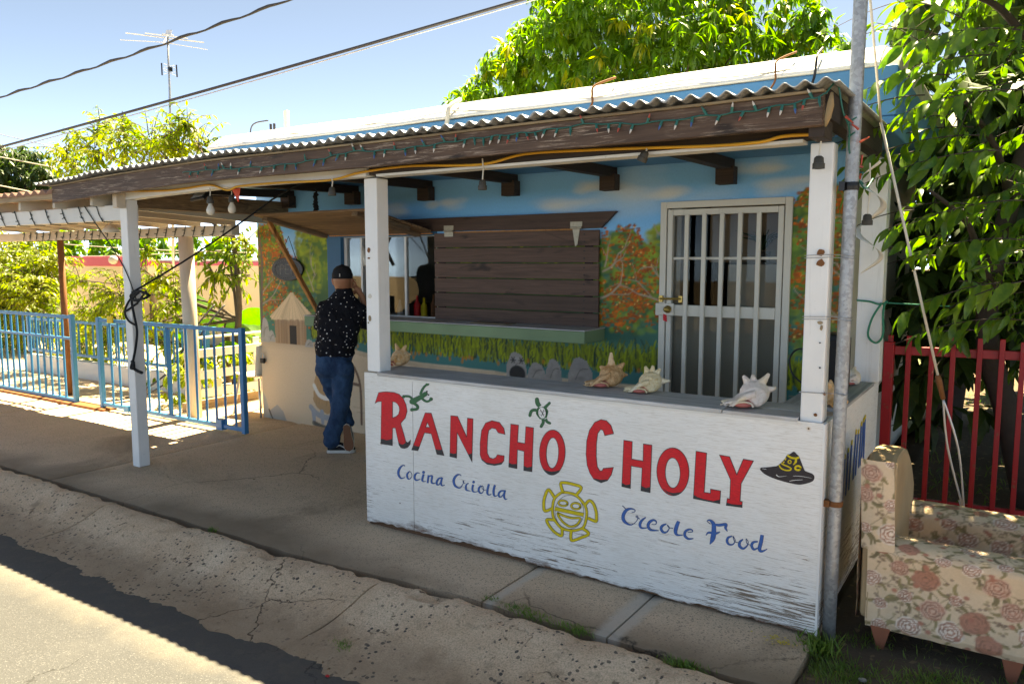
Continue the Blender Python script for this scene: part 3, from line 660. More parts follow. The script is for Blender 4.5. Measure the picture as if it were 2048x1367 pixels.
blossom(-7.1, -6.5, 1.2, 2.2, 130, gl); blossom(-6.95, -6.5, 1.7, 2.1, 26, gl); blossom(-7.1, -6.3, 1.05, 1.45, 30)
blossom(-2.86, -2.42, 1.3, 2.05, 110, gl); blossom(-2.9, -2.62, 1.2, 1.6, 26); blossom(-2.5, -2.35, 1.25, 1.7, 12)
blossom(-1.34, -1.0, 1.15, 2.3, 120, gl); blossom(-1.32, -0.86, 0.95, 1.2, 8)
bark_c = (0.3, 0.24, 0.18)
def branch(x, z, ang, L, w, dep):
    x2 = x + math.cos(ang) * L; z2 = z + math.sin(ang) * L; mx, mz = (x + x2) / 2 + rs.uniform(-1, 1) * L * 0.12, (z + z2) / 2 + rs.uniform(-1, 1) * L * 0.12
    P.stroke([(x, z), (mx, mz), (x2, z2)], w * 0.8, w * 0.4, np.array(bark_c) * rs.uniform(0.7, 1.15))
    if dep:
        for q in range(2): branch(mx if q else x2, mz if q else z2, ang + rs.uniform(-0.9, 0.9), L * rs.uniform(0.5, 0.75), w * 0.5, dep - 1)
for a in ((-2.88, 1.46, 0.6, 0.22, 0.022, 2), (-2.86, 1.68, 0.8, 0.2, 0.02, 2), (-2.84, 1.72, 1.4, 0.16, 0.015, 1), (-2.3, 1.62, 2.5, 0.16, 0.014, 2), (-2.26, 1.42, 2.85, 0.3, 0.022, 2), (-2.3, 1.9, 2.4, 0.12, 0.012, 1),
          (-7.1, 1.28, 0.5, 0.26, 0.024, 2), (-7.08, 1.4, 0.7, 0.25, 0.02, 2), (-6.75, 1.6, 0.4, 0.18, 0.016, 2), (-6.25, 1.45, 2.0, 0.22, 0.018, 2), (-6.22, 1.62, 1.9, 0.2, 0.014, 1),
          (-0.9, 1.62, 2.7, 0.25, 0.02, 2), (-0.9, 1.35, 2.9, 0.28, 0.022, 2), (-0.9, 1.95, 2.5, 0.2, 0.016, 1)):
    branch(*a)
P.stroke([(-7.1, 1.0), (-7.09, 1.3), (-7.06, 1.75), (-7.1, 2.1)], 0.045, 0.02, (0.1, 0.075, 0.06))
# water, grass, sand
def shore(x): return 0.79 + 0.012 * np.sin(x * 2.1) + 0.055 * np.clip((-5.2 - x) / 0.5, 0, 1) - 0.01 * (x + 3.5)
sh = shore(X) + (n2 - 0.5) * 0.04
P.lay(np.clip((sh + 0.2 - Z) / 0.05, 0, 1) * (X > -6.3), np.array((0.035, 0.14, 0.135)))
for q in range(2600):
    x = rs.uniform(-6.3, -0.86); z0 = shore(x) + rs.uniform(0.07, 0.2); h = rs.uniform(0.06, 0.17)
    c = np.array((0.2, 0.24, 0.03)) * rs.uniform(0.35, 1.3) if rs.rand() < 0.8 else np.array((0.012, 0.03, 0.015))
    P.stroke([(x, z0), (x + rs.uniform(-0.012, 0.012), z0 + h * 0.6), (x + rs.uniform(-0.035, 0.035), z0 + h)], 0.013, 0.004, c, 0.85)
for q in range(50): P.blob(rs.uniform(-6.2, -0.9), shore(-3) + rs.uniform(0.05, 0.12), 0.014, 0.02, (0.4, 0.16, 0.03), 0.8, 0.7)
sm = np.clip((sh - 0.005 - Z) / 0.012, 0, 1); sand = np.array((0.5, 0.4, 0.3))[None, None] * (0.88 + 0.25 * P.noise(0.3, 5, 31, (2, 0.6))[..., None])
P.C = P.C * (1 - sm[..., None]) + sand * sm[..., None]
for q in range(46):
    x = rs.uniform(-7.0, -1.0); z = rs.uniform(0.12, 0.8); L = rs.uniform(0.08, 0.35)
    P.stroke([(x, z), (x + L / 2, z + rs.uniform(-0.012, 0.012)), (x + L, z + rs.uniform(-0.015, 0.015))], 0.012, 0.004, (0.3, 0.23, 0.17), 0.35)
P.lay(np.clip((np.abs(Z - sh + 0.04) < 0.02) * 0.3 * n1 * 1.5, 0, 1), (0.2, 0.15, 0.11))
# far shore of the left piece: bank, hut and standing stones
P.lay(np.clip((X < -6.2) * (Z < 0.9 + 0.03 * np.sin(X * 7)) * 1.0, 0, 1), (0.5, 0.4, 0.3))
P.lay(np.clip((X < -6.2) * (Z < 0.9 + 0.03 * np.sin(X * 7)) * np.clip((Z - 0.78) / 0.1, 0, 1) * 0.5, 0, 1), (0.24, 0.18, 0.13))
hx0, hx1 = -6.87, -6.38
P.poly([(hx0, 0.86), (hx1, 0.86), (hx1 + 0.01, 1.17), (hx0 - 0.01, 1.17)], (0.26, 0.17, 0.11))
for q in range(70): x = rs.uniform(hx0, hx1); P.stroke([(x, 0.87), (x, 1.0), (x + rs.uniform(-0.01, 0.01), 1.15)], 0.008, 0.005, np.array((0.34, 0.24, 0.16)) * rs.uniform(0.4, 1.2), 0.6)
P.poly([(-6.64, 0.86), (-6.53, 0.86), (-6.53, 1.07), (-6.64, 1.07)], (0.015, 0.013, 0.012))
P.poly([(-6.96, 1.15), (-6.9, 1.12), (-6.4, 1.14), (-6.26, 1.18), (-6.59, 1.43)], (0.5, 0.37, 0.25))
for q in range(150):
    xe = rs.uniform(-6.94, -6.28); P.stroke([(-6.59 + rs.uniform(-0.02, 0.02), 1.42), ((-6.59 + xe) / 2, 1.29), (xe, 1.15 + rs.uniform(-0.03, 0.0))], 0.006, 0.01, np.array((0.52, 0.4, 0.27)) * rs.uniform(0.5, 1.3), 0.55)
def stone(x0, x1, z0, z1, c=(0.3, 0.29, 0.27)):
    w = x1 - x0; h = z1 - z0
    P.poly([(x0, z0), (x0 + 0.03 * w, z0 + h * 0.5), (x0 + 0.25 * w, z1 - 0.06 * h), (x0 + 0.45 * w, z1), (x0 + 0.75 * w, z1 - 0.12 * h), (x1 - 0.04 * w, z0 + 0.5 * h), (x1, z0)], np.array(c))
    for q in range(16): P.blob(rs.uniform(x0 + 0.15 * w, x1 - 0.15 * w), rs.uniform(z0 + 0.1 * h, z1 - 0.25 * h), w * rs.uniform(0.06, 0.2), h * rs.uniform(0.05, 0.14), np.array(c) * rs.uniform(0.55, 1.35), 1.0, 0.4)
    P.stroke([(x0 + 0.3 * w, z0 + 0.2 * h), (x0 + 0.5 * w, z0 + 0.55 * h), (x0 + 0.8 * w, z0 + 0.6 * h)], 0.006, 0.004, np.array(c) * 0.3, 0.8)
stone(-7.11, -6.97, 0.86, 1.14); stone(-6.99, -6.88, 0.87, 1.0); stone(-6.4, -6.27, 0.85, 0.93)
P.poly([(-7.12, -0.06), (-7.12, 0.3), (-7.06, 0.22), (-7.0, 0.02), (-6.98, -0.06)], (0.36, 0.34, 0.31)); P.poly([(-7.02, -0.06), (-7.02, 0.08), (-6.88, 0.17), (-6.78, 0.1), (-6.72, -0.02), (-6.74, -0.06)], (0.29, 0.28, 0.265))
P.stroke([(-7.02, 0.1), (-6.96, 0.0), (-6.9, -0.02)], 0.02, 0.01, (0.05, 0.045, 0.04))
# drum on its stand, stick bench
P.poly([(-6.3, 0.28), (-6.27, 0.5), (-6.14, 0.78), (-5.9, 0.8), (-5.82, 0.4), (-5.9, 0.17), (-6.1, 0.15), (-6.24, 0.2)], (0.34, 0.22, 0.13))
for q in range(50): x = rs.uniform(-6.25, -5.85); P.stroke([(x, 0.24), (x + 0.03, 0.45), (x + 0.08, 0.75)], 0.02, 0.02, np.array((0.36, 0.23, 0.13)) * rs.uniform(0.6, 1.25), 0.3)
P.stroke([(-6.28, 0.44), (-6.2, 0.34), (-6.05, 0.32), (-5.9, 0.4)], 0.045, 0.045, (0.6, 0.58, 0.54)); P.stroke([(-6.34, 0.2), (-6.2, 0.12), (-5.9, 0.1)], 0.06, 0.06, (0.26, 0.27, 0.28))
for x in (-6.3, -6.17, -6.0): P.stroke([(x, 0.16), (x + 0.01, 0.05)], 0.06, 0.04, (0.27, 0.28, 0.3))
P.stroke([(-6.3, 0.03), (-6.1, 0.0), (-5.8, 0.02)], 0.05, 0.03, (0.07, 0.06, 0.05), 0.7)
P.stroke([(-5.9, 0.53), (-5.62, 0.5)], 0.035, 0.03, (0.13, 0.08, 0.06)); P.stroke([(-5.68, 0.68), (-5.6, 0.5), (-5.59, 0.1)], 0.03, 0.03, (0.12, 0.075, 0.055))
# grey stones behind the bar
def st_px(xa, xb, yt, yb):
    a = atY(xa, yb, WALL_Y); b = atY(xb, yb, WALL_Y); tp = atY((xa + xb) / 2, yt, WALL_Y); stone(a.x, b.x, min(a.z, b.z) - 0.05, tp.z, (0.27, 0.25, 0.235)); return a, b, tp
a, b, tp = st_px(1012, 1054, 703, 745); c_ = (a.x + b.x) / 2
P.blob(c_ + 0.01, a.z, 0.085, 0.075, (0.012, 0.012, 0.012), 0.15); 
for dx in (-0.035, 0.05): 
    for q in range(6): an = q * 1.05; P.stroke([(c_ + dx, tp.z - 0.075), (c_ + dx + 0.028 * math.cos(an), tp.z - 0.075 + 0.028 * math.sin(an))], 0.007, 0.006, (0.02, 0.02, 0.02))
st_px(1055, 1092, 724, 749); st_px(1091, 1124, 717, 752); st_px(1136, 1186, 714, 757)
WIN = (-5.99, -4.575, 1.2, 2.03); DOOR = (-2.36, -1.375, 0.02, 2.215)
V = np.stack([X, np.full_like(X, WALL_Y), Z], -1).reshape(-1, 3)
idx = np.arange(P.nx * P.nz).reshape(P.nz, P.nx)
q = np.stack([idx[:-1, :-1], idx[:-1, 1:], idx[1:, 1:], idx[1:, :-1]], -1)
cx_ = (X[:-1, :-1] + X[1:, 1:]) / 2; cz_ = (Z[:-1, :-1] + Z[1:, 1:]) / 2
keep = ~((cx_ > WIN[0]) & (cx_ < WIN[1]) & (cz_ > WIN[2]) & (cz_ < WIN[3])) & ~((cx_ > DOOR[0]) & (cx_ < DOOR[1]) & (cz_ > DOOR[2]) & (cz_ < DOOR[3]))
_g = P.C.mean(-1, keepdims=True)
MURAL_V, MURAL_F, MURAL_C = V, q[keep], np.clip((_g + (P.C - _g) * 1.22) * 1.22, 0.004, 0.85).reshape(-1, 3)
# ------------------------------------------------------------------ the house
house = thing('painted_house', 'single-storey house with painted landscape mural, white and blue roof edge, barred door and serving window', 'house', (-4, 7, 0))
np_mesh('mural_wall', MURAL_V, MURAL_F, M['mural'], house, colors=MURAL_C)
HB = 9.3
# remaining shell: reveals, side and rear walls, room
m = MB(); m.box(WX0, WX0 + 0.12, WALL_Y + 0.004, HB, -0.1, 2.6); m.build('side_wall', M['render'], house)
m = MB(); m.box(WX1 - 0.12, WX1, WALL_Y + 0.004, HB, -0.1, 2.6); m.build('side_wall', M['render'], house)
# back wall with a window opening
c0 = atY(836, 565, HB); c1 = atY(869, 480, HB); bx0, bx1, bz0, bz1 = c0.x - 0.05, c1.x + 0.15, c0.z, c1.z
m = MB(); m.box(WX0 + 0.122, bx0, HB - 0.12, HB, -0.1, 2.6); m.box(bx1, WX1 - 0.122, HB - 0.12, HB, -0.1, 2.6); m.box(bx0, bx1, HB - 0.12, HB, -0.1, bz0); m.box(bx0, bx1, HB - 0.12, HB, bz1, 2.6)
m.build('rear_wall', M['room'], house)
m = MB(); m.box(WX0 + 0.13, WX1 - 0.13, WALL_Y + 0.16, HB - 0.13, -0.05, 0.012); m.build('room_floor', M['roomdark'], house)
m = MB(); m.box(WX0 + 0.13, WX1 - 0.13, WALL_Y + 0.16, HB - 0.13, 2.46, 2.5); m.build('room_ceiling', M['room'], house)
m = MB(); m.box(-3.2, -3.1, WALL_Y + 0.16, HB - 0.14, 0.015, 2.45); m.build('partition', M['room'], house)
# inner skin of the front wall, around the two openings
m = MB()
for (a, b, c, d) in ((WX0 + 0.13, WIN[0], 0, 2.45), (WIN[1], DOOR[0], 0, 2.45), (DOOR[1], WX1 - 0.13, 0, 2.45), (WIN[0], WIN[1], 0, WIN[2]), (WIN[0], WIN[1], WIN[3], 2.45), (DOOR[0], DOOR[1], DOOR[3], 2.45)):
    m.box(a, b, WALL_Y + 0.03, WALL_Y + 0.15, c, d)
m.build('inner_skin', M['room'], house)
# roof slab: blue face below, white drip cap over it
RX0, RX1 = -6.98, -0.66; RY = 5.02
m = MB(); m.box(RX0 + 0.02, RX1, RY, HB + 0.1, 2.601, 2.885); m.box(RX0 + 0.02, RX1, RY, WALL_Y - 0.02, 2.5, 2.599); m.build('roof_slab', M['bluepaint'], house, bevel=0.012)
nseg = 60; V = []; F = []
capp = [(RY - 0.012, 2.887), (RY - 0.02, 2.893), (RY - 0.012, 2.91), (RY + 0.07, 2.966), (RY + 0.085, 2.985), (RY + 0.2, 3.045), (RY + 0.24, 3.055), (RY + 0.5, 3.06), (HB + 0.12, 3.06), (HB + 0.12, 2.887)]
for i in range(nseg + 1):
    x = RX0 + (RX1 - 0.1 - RX0) * i / nseg
    for (y, z) in capp: V.append((x, y + 0.006 * nz(x, z, 0, 2), z + 0.01 * nz(x, 3, 0, 0.9) + 0.004 * nz(x, y, 0, 5)))
k = len(capp)
for i in range(nseg):
    for j in range(k): F.append((i * k + j, i * k + (j + 1) % k, (i + 1) * k + (j + 1) % k, (i + 1) * k + j))
F += [tuple(range(k)), tuple(nseg * k + j for j in range(k))[::-1]]
m = MB(); m._add(V, F); m.build('roof_cap', M['roofwhite'], house, smooth=True, auto=R(25))
# broken cap end at the right
m = MB(); m.prism([(RX1 - 0.1, RY + 0.01, 2.889), (RX1 - 0.1, RY + 0.06, 2.95), (RX1 - 0.1, RY + 0.2, 3.035), (RX1 - 0.1, RY + 0.4, 3.045), (RX1 - 0.1, HB, 3.04), (RX1 - 0.1, HB, 2.889)], (0.1, 0, -0.03)); m.build('cap_end', m_simple('mossy_render', (0.4, 0.39, 0.33), 0.9, 0.6, 22), house, bevel=0.01)
# window: blue surround, aluminium frame, mullions, panes
win = None
m = MB(); x0, x1, z0, z1 = WIN
fw = 0.035; yf0, yf1 = WALL_Y + 0.03, WALL_Y + 0.075
m.box(x0 + 0.17, x1, yf0, yf1, z0, z0 + fw); m.box(x0 + 0.17, x1, yf0, yf1, z1 - fw, z1); m.box(x0 + 0.17, x0 + 0.17 + fw, yf0, yf1, z0 + fw, z1 - fw); m.box(x1 - fw, x1, yf0, yf1, z0 + fw, z1 - fw)
win = m.build('window', M['alu'], house, bevel=0.004)
m = MB(); m.box(x0 - 0.03, x0 + 0.168, WALL_Y - 0.012, WALL_Y + 0.08, z0 + 0.04, z1 + 0.02); m.box(x0 + 0.168, x1, WALL_Y - 0.012, WALL_Y + 0.028, z1 - 0.03, z1 + 0.02); m.build('surround', M['wblue'], win, bevel=0.004)
for x in (-5.58, -5.32, -5.0): MB().box(x - 0.012, x + 0.012, yf0 + 0.005, yf1 - 0.005, z0 + fw, z1 - fw).build('mullion', M['alu'], win)
xsM = [x0 + 0.17 + fw, -5.592, -5.332, -5.012, x1 - fw]; xsN = [-5.568, -5.308, -4.988]
edges = [(xsM[0], -5.592), (-5.568, -5.332), (-4.988, x1 - fw), (-5.308, -5.012)]
for (a, b) in edges[:1] + edges[2:]: MB().box(a + 0.001, b - 0.001, yf0 + 0.02, yf0 + 0.024, z0 + fw + 0.001, z1 - fw - 0.001).build('pane', M['glass'], win)
MB().box(x0 + 0.1, x1, WALL_Y - 0.03, WALL_Y + 0.028, z0 - 0.02, z0 + 0.012).build('sill', M['alu'], win, bevel=0.004)
# shelf under the window
m = MB(); m.box(-6.0, -2.83, 5.34, WALL_Y - 0.004, 1.12, 1.215); sh_ = m.build('counter_shelf', M['green_shelf'], house, bevel=0.006)
m = MB(); m.box(-6.003, -2.827, 5.335, WALL_Y - 0.004, 1.217, 1.226); m.build('shelf_top', M['ctop'], sh_, bevel=0.003)
# dark header board above the openings
m = MB(); m.prism([(-5.35, WALL_Y - 0.045, 2.155), (-2.72, WALL_Y - 0.045, 2.16), (-2.86, WALL_Y - 0.045, 2.03), (-5.35, WALL_Y - 0.045, 2.04)], (0, 0.04, 0)); m.build('header_board', M['shutter'], house, bevel=0.004)
MB().box(-4.45, -3.12, WALL_Y - 0.032, WALL_Y - 0.02, 2.016, 2.03).build('orange_strip', M['prop'], house)
# closed shutter: six boards, hinges
shut = None; zc = [2.02, 1.884, 1.748, 1.612, 1.476, 1.34, 1.185]
sx0, sx1 = -4.575, -2.875
m = MB(); m.box(sx0 + 0.03, sx0 + 0.1, WALL_Y - 0.02, WALL_Y - 0.004, 1.19, 2.01); shut = m.build('shutter', M['rafter'], house); MB().box(sx1 - 0.14, sx1 - 0.07, WALL_Y - 0.02, WALL_Y - 0.004, 1.23, 2.01).build('batten', M['rafter'], shut)
for i in range(6):
    zt, zb = zc[i] - 0.004, zc[i + 1] + 0.004; mm = MB(); d = 0.003 * nz(i * 3.3, 1)
    mm.box(sx0 + 0.006 * nz(i * 1.7), sx1 + 0.008 * nz(i * 2.9), WALL_Y - 0.045 + d, WALL_Y - 0.021, zb, zt); mm.build('plank', M['shutter'], shut, bevel=0.004)
for hx, big in ((-4.4, 0), (-3.08, 1)):
    mm = MB(); mm.box(hx - 0.055, hx + 0.055, WALL_Y - 0.052, WALL_Y - 0.046, 2.045, 2.085)
    mm.tube([(hx - 0.05, WALL_Y - 0.055, 2.035), (hx + 0.05, WALL_Y - 0.055, 2.035)], 0.009, 8)
    if big: mm.prism([(hx - 0.035, WALL_Y - 0.051, 2.03), (hx + 0.035, WALL_Y - 0.051, 2.03), (hx + 0.012, WALL_Y - 0.051, 1.9), (hx - 0.008, WALL_Y - 0.051, 1.88)], (0, 0.005, 0))
    else: mm.box(hx - 0.05, hx + 0.05, WALL_Y - 0.052, WALL_Y - 0.046, 1.985, 2.025)
    mm.build('hinge', M['hinge'], shut)
mm = MB()
for i in range(6):
    for dz in (0.03, -0.03): mm.lathe([(0.006, 0), (0.006, 0.004)], (sx1 - 0.13, WALL_Y - 0.046, (zc[i] + zc[i + 1]) / 2 + dz), (0, -1, 0), 6)
mm.build('screw_heads', M['blackplastic'], shut)['kind'] = 'stuff'
# raised hatch: boards hinged at the head of the window, propped out
hz, hy = 2.035, WALL_Y - 0.05; ex, ez = Vector((0, -0.84, 0.16)).normalized(), None
hx0, hx1 = -6.06, -4.6; nrm = Vector((0, ex.z, -ex.y)); nrm = nrm if nrm.z > 0 else -nrm
hatch = None
def hpt(x, s, n): return Vector((x, hy, hz)) + ex * s + nrm * n
mm = MB(); mm.beam(hpt(hx0 + 0.1, 0.03, -0.03), hpt(hx0 + 0.1, 0.8, -0.03), 0.07, 0.035, nrm); hatch = mm.build('hatch', M['hatchbatten'], house, bevel=0.003)
mm = MB(); mm.beam(hpt(hx1 - 0.16, 0.0, -0.03), hpt(hx1 - 0.16, 0.84, -0.03), 0.07, 0.035, nrm); mm.build('batten', M['hatchbatten'], hatch, bevel=0.003)
mm = MB(); mm.beam(hpt(hx1 - 0.05, 0.28, -0.035), hpt(hx1 - 0.05, 0.72, -0.035), 0.07, 0.04, nrm); mm.build('batten', M['hatchbatten'], hatch, bevel=0.003)
for i in range(6):
    s0 = 0.005 + i * 0.141; mm = MB(); mm.beam(hpt(hx0 + 0.01 * nz(i * 2.2), s0 + 0.069, 0.002 * nz(i)), hpt(hx1 + 0.01 * nz(i * 5.2), s0 + 0.069, 0.002 * nz(i * 3)), 0.134, 0.022, nrm); mm.build('plank', M['hatchwood'], hatch, bevel=0.003)
MB().box(hx0 + 0.12, hx1, WALL_Y - 0.055, WALL_Y - 0.03, 2.012, 2.022).build('orange_strip', M['prop'], hatch)
# barred door
dx0, dx1, dz0, dz1 = DOOR
mm = MB(); yd0, yd1 = WALL_Y - 0.02, WALL_Y + 0.05; f_ = 0.05
mm.box(dx0, dx0 + f_, yd0, yd1, dz0, dz1); mm.box(dx1 - f_, dx1, yd0, yd1, dz0, dz1); mm.box(dx0 + f_, dx1 - f_, yd0, yd1, dz1 - f_, dz1)
door = mm.build('barred_door', M['doorwhite'], house, bevel=0.005)
mm = MB(); a, b = dx0 + 0.058, dx1 - 0.058; ys0, ys1 = WALL_Y - 0.012, WALL_Y + 0.03
mm.box(a, a + 0.04, ys0, ys1, 0.05, dz1 - 0.06); mm.box(b - 0.04, b, ys0, ys1, 0.05, dz1 - 0.06); mm.box(a + 0.041, b - 0.041, ys0, ys1, dz1 - 0.105, dz1 - 0.06); mm.box(a + 0.041, b - 0.041, ys0, ys1, 0.05, 0.12)
mm.build('leaf_frame', M['doorwhite'], door, bevel=0.004)
MB().box(a + 0.041, b - 0.041, ys0 - 0.004, ys1, 1.345, 1.43).build('lock_rail', M['doorwhite'], door, bevel=0.004)
MB().box(a + 0.041, b - 0.041, ys0 + 0.018, ys1, 1.775, 1.795).build('glazing_bar', M['doorwhite'], door, bevel=0.003)
for i in range(5):
    x = a + 0.04 + (b - a - 0.08) * (i + 0.9) / 5.85
    MB().box(x - 0.016, x + 0.016, ys0 - 0.03, ys0 - 0.006, 0.1, dz1 - 0.1).build('bar', M['doorwhite'], door, bevel=0.004)
MB().box(a + 0.041, b - 0.041, ys1 + 0.004, ys1 + 0.008, 0.12, dz1 - 0.105).build('pane', M['glass'], door)
mm = MB(); mm.box(dx0 - 0.02, dx0 + 0.13, ys0 - 0.028, ys0 - 0.005, 1.345, 1.44); mm.build('lock_plate', M['doorwhite'], door, bevel=0.006)
mm = MB(); mm.lathe([(0.028, 0), (0.03, 0.012), (0.016, 0.02), (0.022, 0.035), (0.02, 0.05), (0.001, 0.055)], (dx0 + 0.085, ys0 - 0.026, 1.395), (0, -1, 0), 14); mm.build('knob', M['brass'], door, smooth=True)
mm = MB(); mm.tube([(dx0 + 0.02, ys0 - 0.03, 1.475), (dx0 + 0.19, ys0 - 0.03, 1.478)], 0.009, 8); mm.box(dx0 + 0.01, dx0 + 0.04, ys0 - 0.034, ys0 - 0.012, 1.45, 1.5); mm.box(dx0 + 0.17, dx0 + 0.2, ys0 - 0.034, ys0 - 0.012, 1.45, 1.5); mm.build('bolt', M['brass'], door)
mm = MB(); mm.prism([(dx0 + 0.06, ys0 - 0.06, 1.36), (dx0 + 0.085, ys0 - 0.06, 1.35), (dx0 + 0.09, ys0 - 0.06, 1.3), (dx0 + 0.06, ys0 - 0.06, 1.31)], (0, 0.008, 0)); mm.build('key_tag', M['letter_red'], door)
m_in = m_simple('inner_door_grey', (0.5, 0.46, 0.4), 0.7, 0.15, 2)
MB().box(dx0 + 0.06, dx1 - 0.06, WALL_Y + 0.06, WALL_Y + 0.09, 0.03, 1.36).build('inner_panel', m_in, door)
MB().box(dx0 + 0.5, dx1 - 0.06, WALL_Y + 0.1, WALL_Y + 0.13, 1.362, 1.738).build('inner_panel', m_in, door)
MB().box(dx0 + 0.06, dx0 + 0.14, WALL_Y + 0.06, WALL_Y + 0.16, 1.362, 2.18).build('inner_jamb', m_in, door)
MB().box(dx0 + 0.3, dx1 - 0.06, WALL_Y + 0.26, WALL_Y + 0.28, 1.755, 2.2).build('inner_board', m_simple('inner_brown', (0.36, 0.25, 0.16), 0.7, 0.2, 2), door)
# things in the rooms, seen dimly through the glass
tb = thing('kitchen_table', 'dark table seen through the serving window', 'table', (-5.3, 7.0, 0.012))
MB().box(-6.1, -4.7, 6.5, 7.3, 0.95, 1.0).build('table_top', M['roomdark'], tb, bevel=0.01)
for x in (-6.03, -4.77):
    for y in (6.57, 7.23): MB().box(x - 0.03, x + 0.03, y - 0.03, y + 0.03, 0.012, 0.95).build('leg', M['roomdark'], tb)
for i, (x, w, h) in enumerate(((-5.75, 0.3, 0.28), (-5.3, 0.24, 0.22))):
    o = MB().box(x - w / 2, x + w / 2, 6.75, 7.0, 1.003, 1.0 + h).build('carton', M['room'], loc=(x, 6.87, 1.0), bevel=0.006)
    tag(o, ('taller' if i == 0 else 'shorter') + ' brown carton on the dark table behind the serving glass', 'carton')
for i, (bx_, h_, mk, lab) in enumerate(((-4.72, 0.24, 'gum', 'brown bottle standing nearest the shutter behind the serving glass'), (-4.84, 0.2, 'letter_yellow', 'yellow squeeze bottle behind the serving glass'), (-4.93, 0.22, 'letter_red', 'red sauce bottle behind the serving glass'), (-5.15, 0.17, 'rubber', 'white jar behind the serving glass beside the middle post'))):
    tag(MB().lathe([(0.03, 0), (0.032, 0.01), (0.032, h_ * 0.6), (0.013, h_ * 0.78), (0.013, h_), (0.001, h_)], (bx_, WALL_Y + 0.12, 1.21), (0, 0, 1), 12).build('bottle', M[mk], loc=(bx_, WALL_Y + 0.12, 1.21), smooth=True), lab, 'bottle', 'bottles on the window ledge')
MB().box(WIN[0] + 0.2, WIN[1], WALL_Y + 0.078, WALL_Y + 0.2, 1.185, 1.209).build('ledge', M['alu'], win)
cab = MB().box(-4.85, -4.3, 8.6, 9.1, 0.015, 1.45); o = cab.build('cabinet', M['room'], loc=(-4.6, 8.85, 0.015), bevel=0.01); tag(o, 'brown cabinet under the bright rear window of the kitchen', 'cabinet')
o = MB().box(-2.0, -1.35, 7.4, 8.0, 0.015, 1.75).build('fridge', M['roomlight'], loc=(-1.7, 7.7, 0.015), bevel=0.03); tag(o, 'pale upright fridge inside behind the barred door', 'fridge')
o = MB().box(-1.85, -1.43, WALL_Y + 0.1, WALL_Y + 0.255, 1.74, 1.753).build('ledge', M['room'], loc=(-1.6, 5.87, 1.74)); tag(o, 'small brown ledge holding the pot plant behind the barred door', 'shelf')
pl = thing('pot_plant', 'dark spiky pot plant on a ledge behind the barred door', 'plant', (-1.62, 5.87, 1.755))
MB().lathe([(0.04, 0), (0.055, 0.08), (0.05, 0.08), (0.01, 0.07)], (-1.62, 5.87, 1.755), (0, 0, 1), 14).build('pot', M['room'], pl, smooth=True)
for q in range(26):
    an = q * 2.4; L = 0.15 + 0.08 * random.random(); p0 = Vector((-1.62, 5.87, 1.85)); d = Vector((math.cos(an), math.sin(an), 1.1 + 0.5 * random.random())).normalized()
    mm = MB(); mm.tube([p0, p0 + d * L * 0.6, p0 + d * L + Vector((math.cos(an), math.sin(an), -0.5)) * 0.06], [0.009, 0.007, 0.001], 4); mm.build('leaf', M['leaf_dark'], pl)
# roof clutter: cable clipped along the cap, stubs
mm = MB(); pts = []
for i in range(60):
    t = i / 59; x = RX0 + 0.1 + (RX1 - 0.3 - RX0) * t; zz_ = 2.93 + 0.014 * math.sin(t * 41); pts.append((x, RY - 0.012 + (zz_ - 2.91) * 1.46 - 0.008, zz_ + 0.0 * 0.02 * math.sin(t * 41) + 0.015 * math.sin(t * 17)))
mm.tube(pts, 0.006, 5); tag(mm.build('roof_cable', M['white_wire'], loc=(-4, RY - 0.03, 2.9), smooth=True), 'thin cream cable clipped in waves along the white roof edge', 'cable')
def strap(xpx, yt, yb, r, mat, lab, out=0.0):
    a = atY(xpx, yt, RY + 0.05); b = atY(xpx, yb, RY - 0.05); a.z = 3.01
    mm = MB(); mm.tube(vcat([(a.x + out, RY + 0.12, 3.06), (a.x, RY - 0.012, 2.99), (a.x, RY - 0.045, 2.92), (a.x - 0.01, RY - 0.05, 2.84), (a.x - 0.05 - out, RY - 0.12, 2.66)], 6), r, 8)
    tag(mm.build('roof_conduit', mat, loc=tuple(a), smooth=True), lab, 'pipe')
strap(910, 214, 250, 0.018, M['white_wire'], 'white plastic pipe elbow bending over the roof edge'); strap(1197, 170, 212, 0.008, M['rusty'], 'thin rusty wire hooked over the white roof edge', 0.1)
strap(1560, 120, 158, 0.006, M['rusty'], 'pinkish cable slanting over the roof edge near the pole', 0.08); strap(1640, 105, 150, 0.008, M['cable'], 'black cable strapped over the roof edge beside the pole')
for (x, y, h, w, mat, lab) in ((574, 262, 0.16, 0.02, M['white_wire'], 'pale stub post standing on the house roof'), (542, 267, 0.05, 0.01, M['cable'], 'left of two short black stubs on the roof'), (549, 266, 0.05, 0.01, M['cable'], 'right of two short black stubs on the roof')):
    p = atY(x, y, RY + 0.5); mm = MB(); mm.box(p.x - w, p.x + w, p.y - w, p.y + w, 3.07, 3.07 + h + 0.06); tag(mm.build('roof_stub', mat, loc=(p.x, p.y, 3.07), bevel=0.003), lab, 'post')
p = atY(516, 275, RY + 0.3); mm = MB(); mm.tube(vcat([(p.x - 0.12, p.y, 3.02), (p.x - 0.1, p.y, 3.12), (p.x - 0.02, p.y, 3.16), (p.x + 0.16, p.y, 3.165)], 6), 0.007, 6); tag(mm.build('roof_wire', M['cable'], loc=(p.x, p.y, 3.05), smooth=True), 'black bent wire sticking up at the left end of the roof', 'wire')

# ------------------------------------------------------------------ the porch
porch = thing('porch', 'open timber porch with brown fascia, corrugated roof and white posts along the pavement', 'porch', (-3.6, 4.5, 0))
def sag(x): return -0.032 * max(0.0, -5.0 - x) + 0.01 * nz(x, 2.2, 0, 0.8)
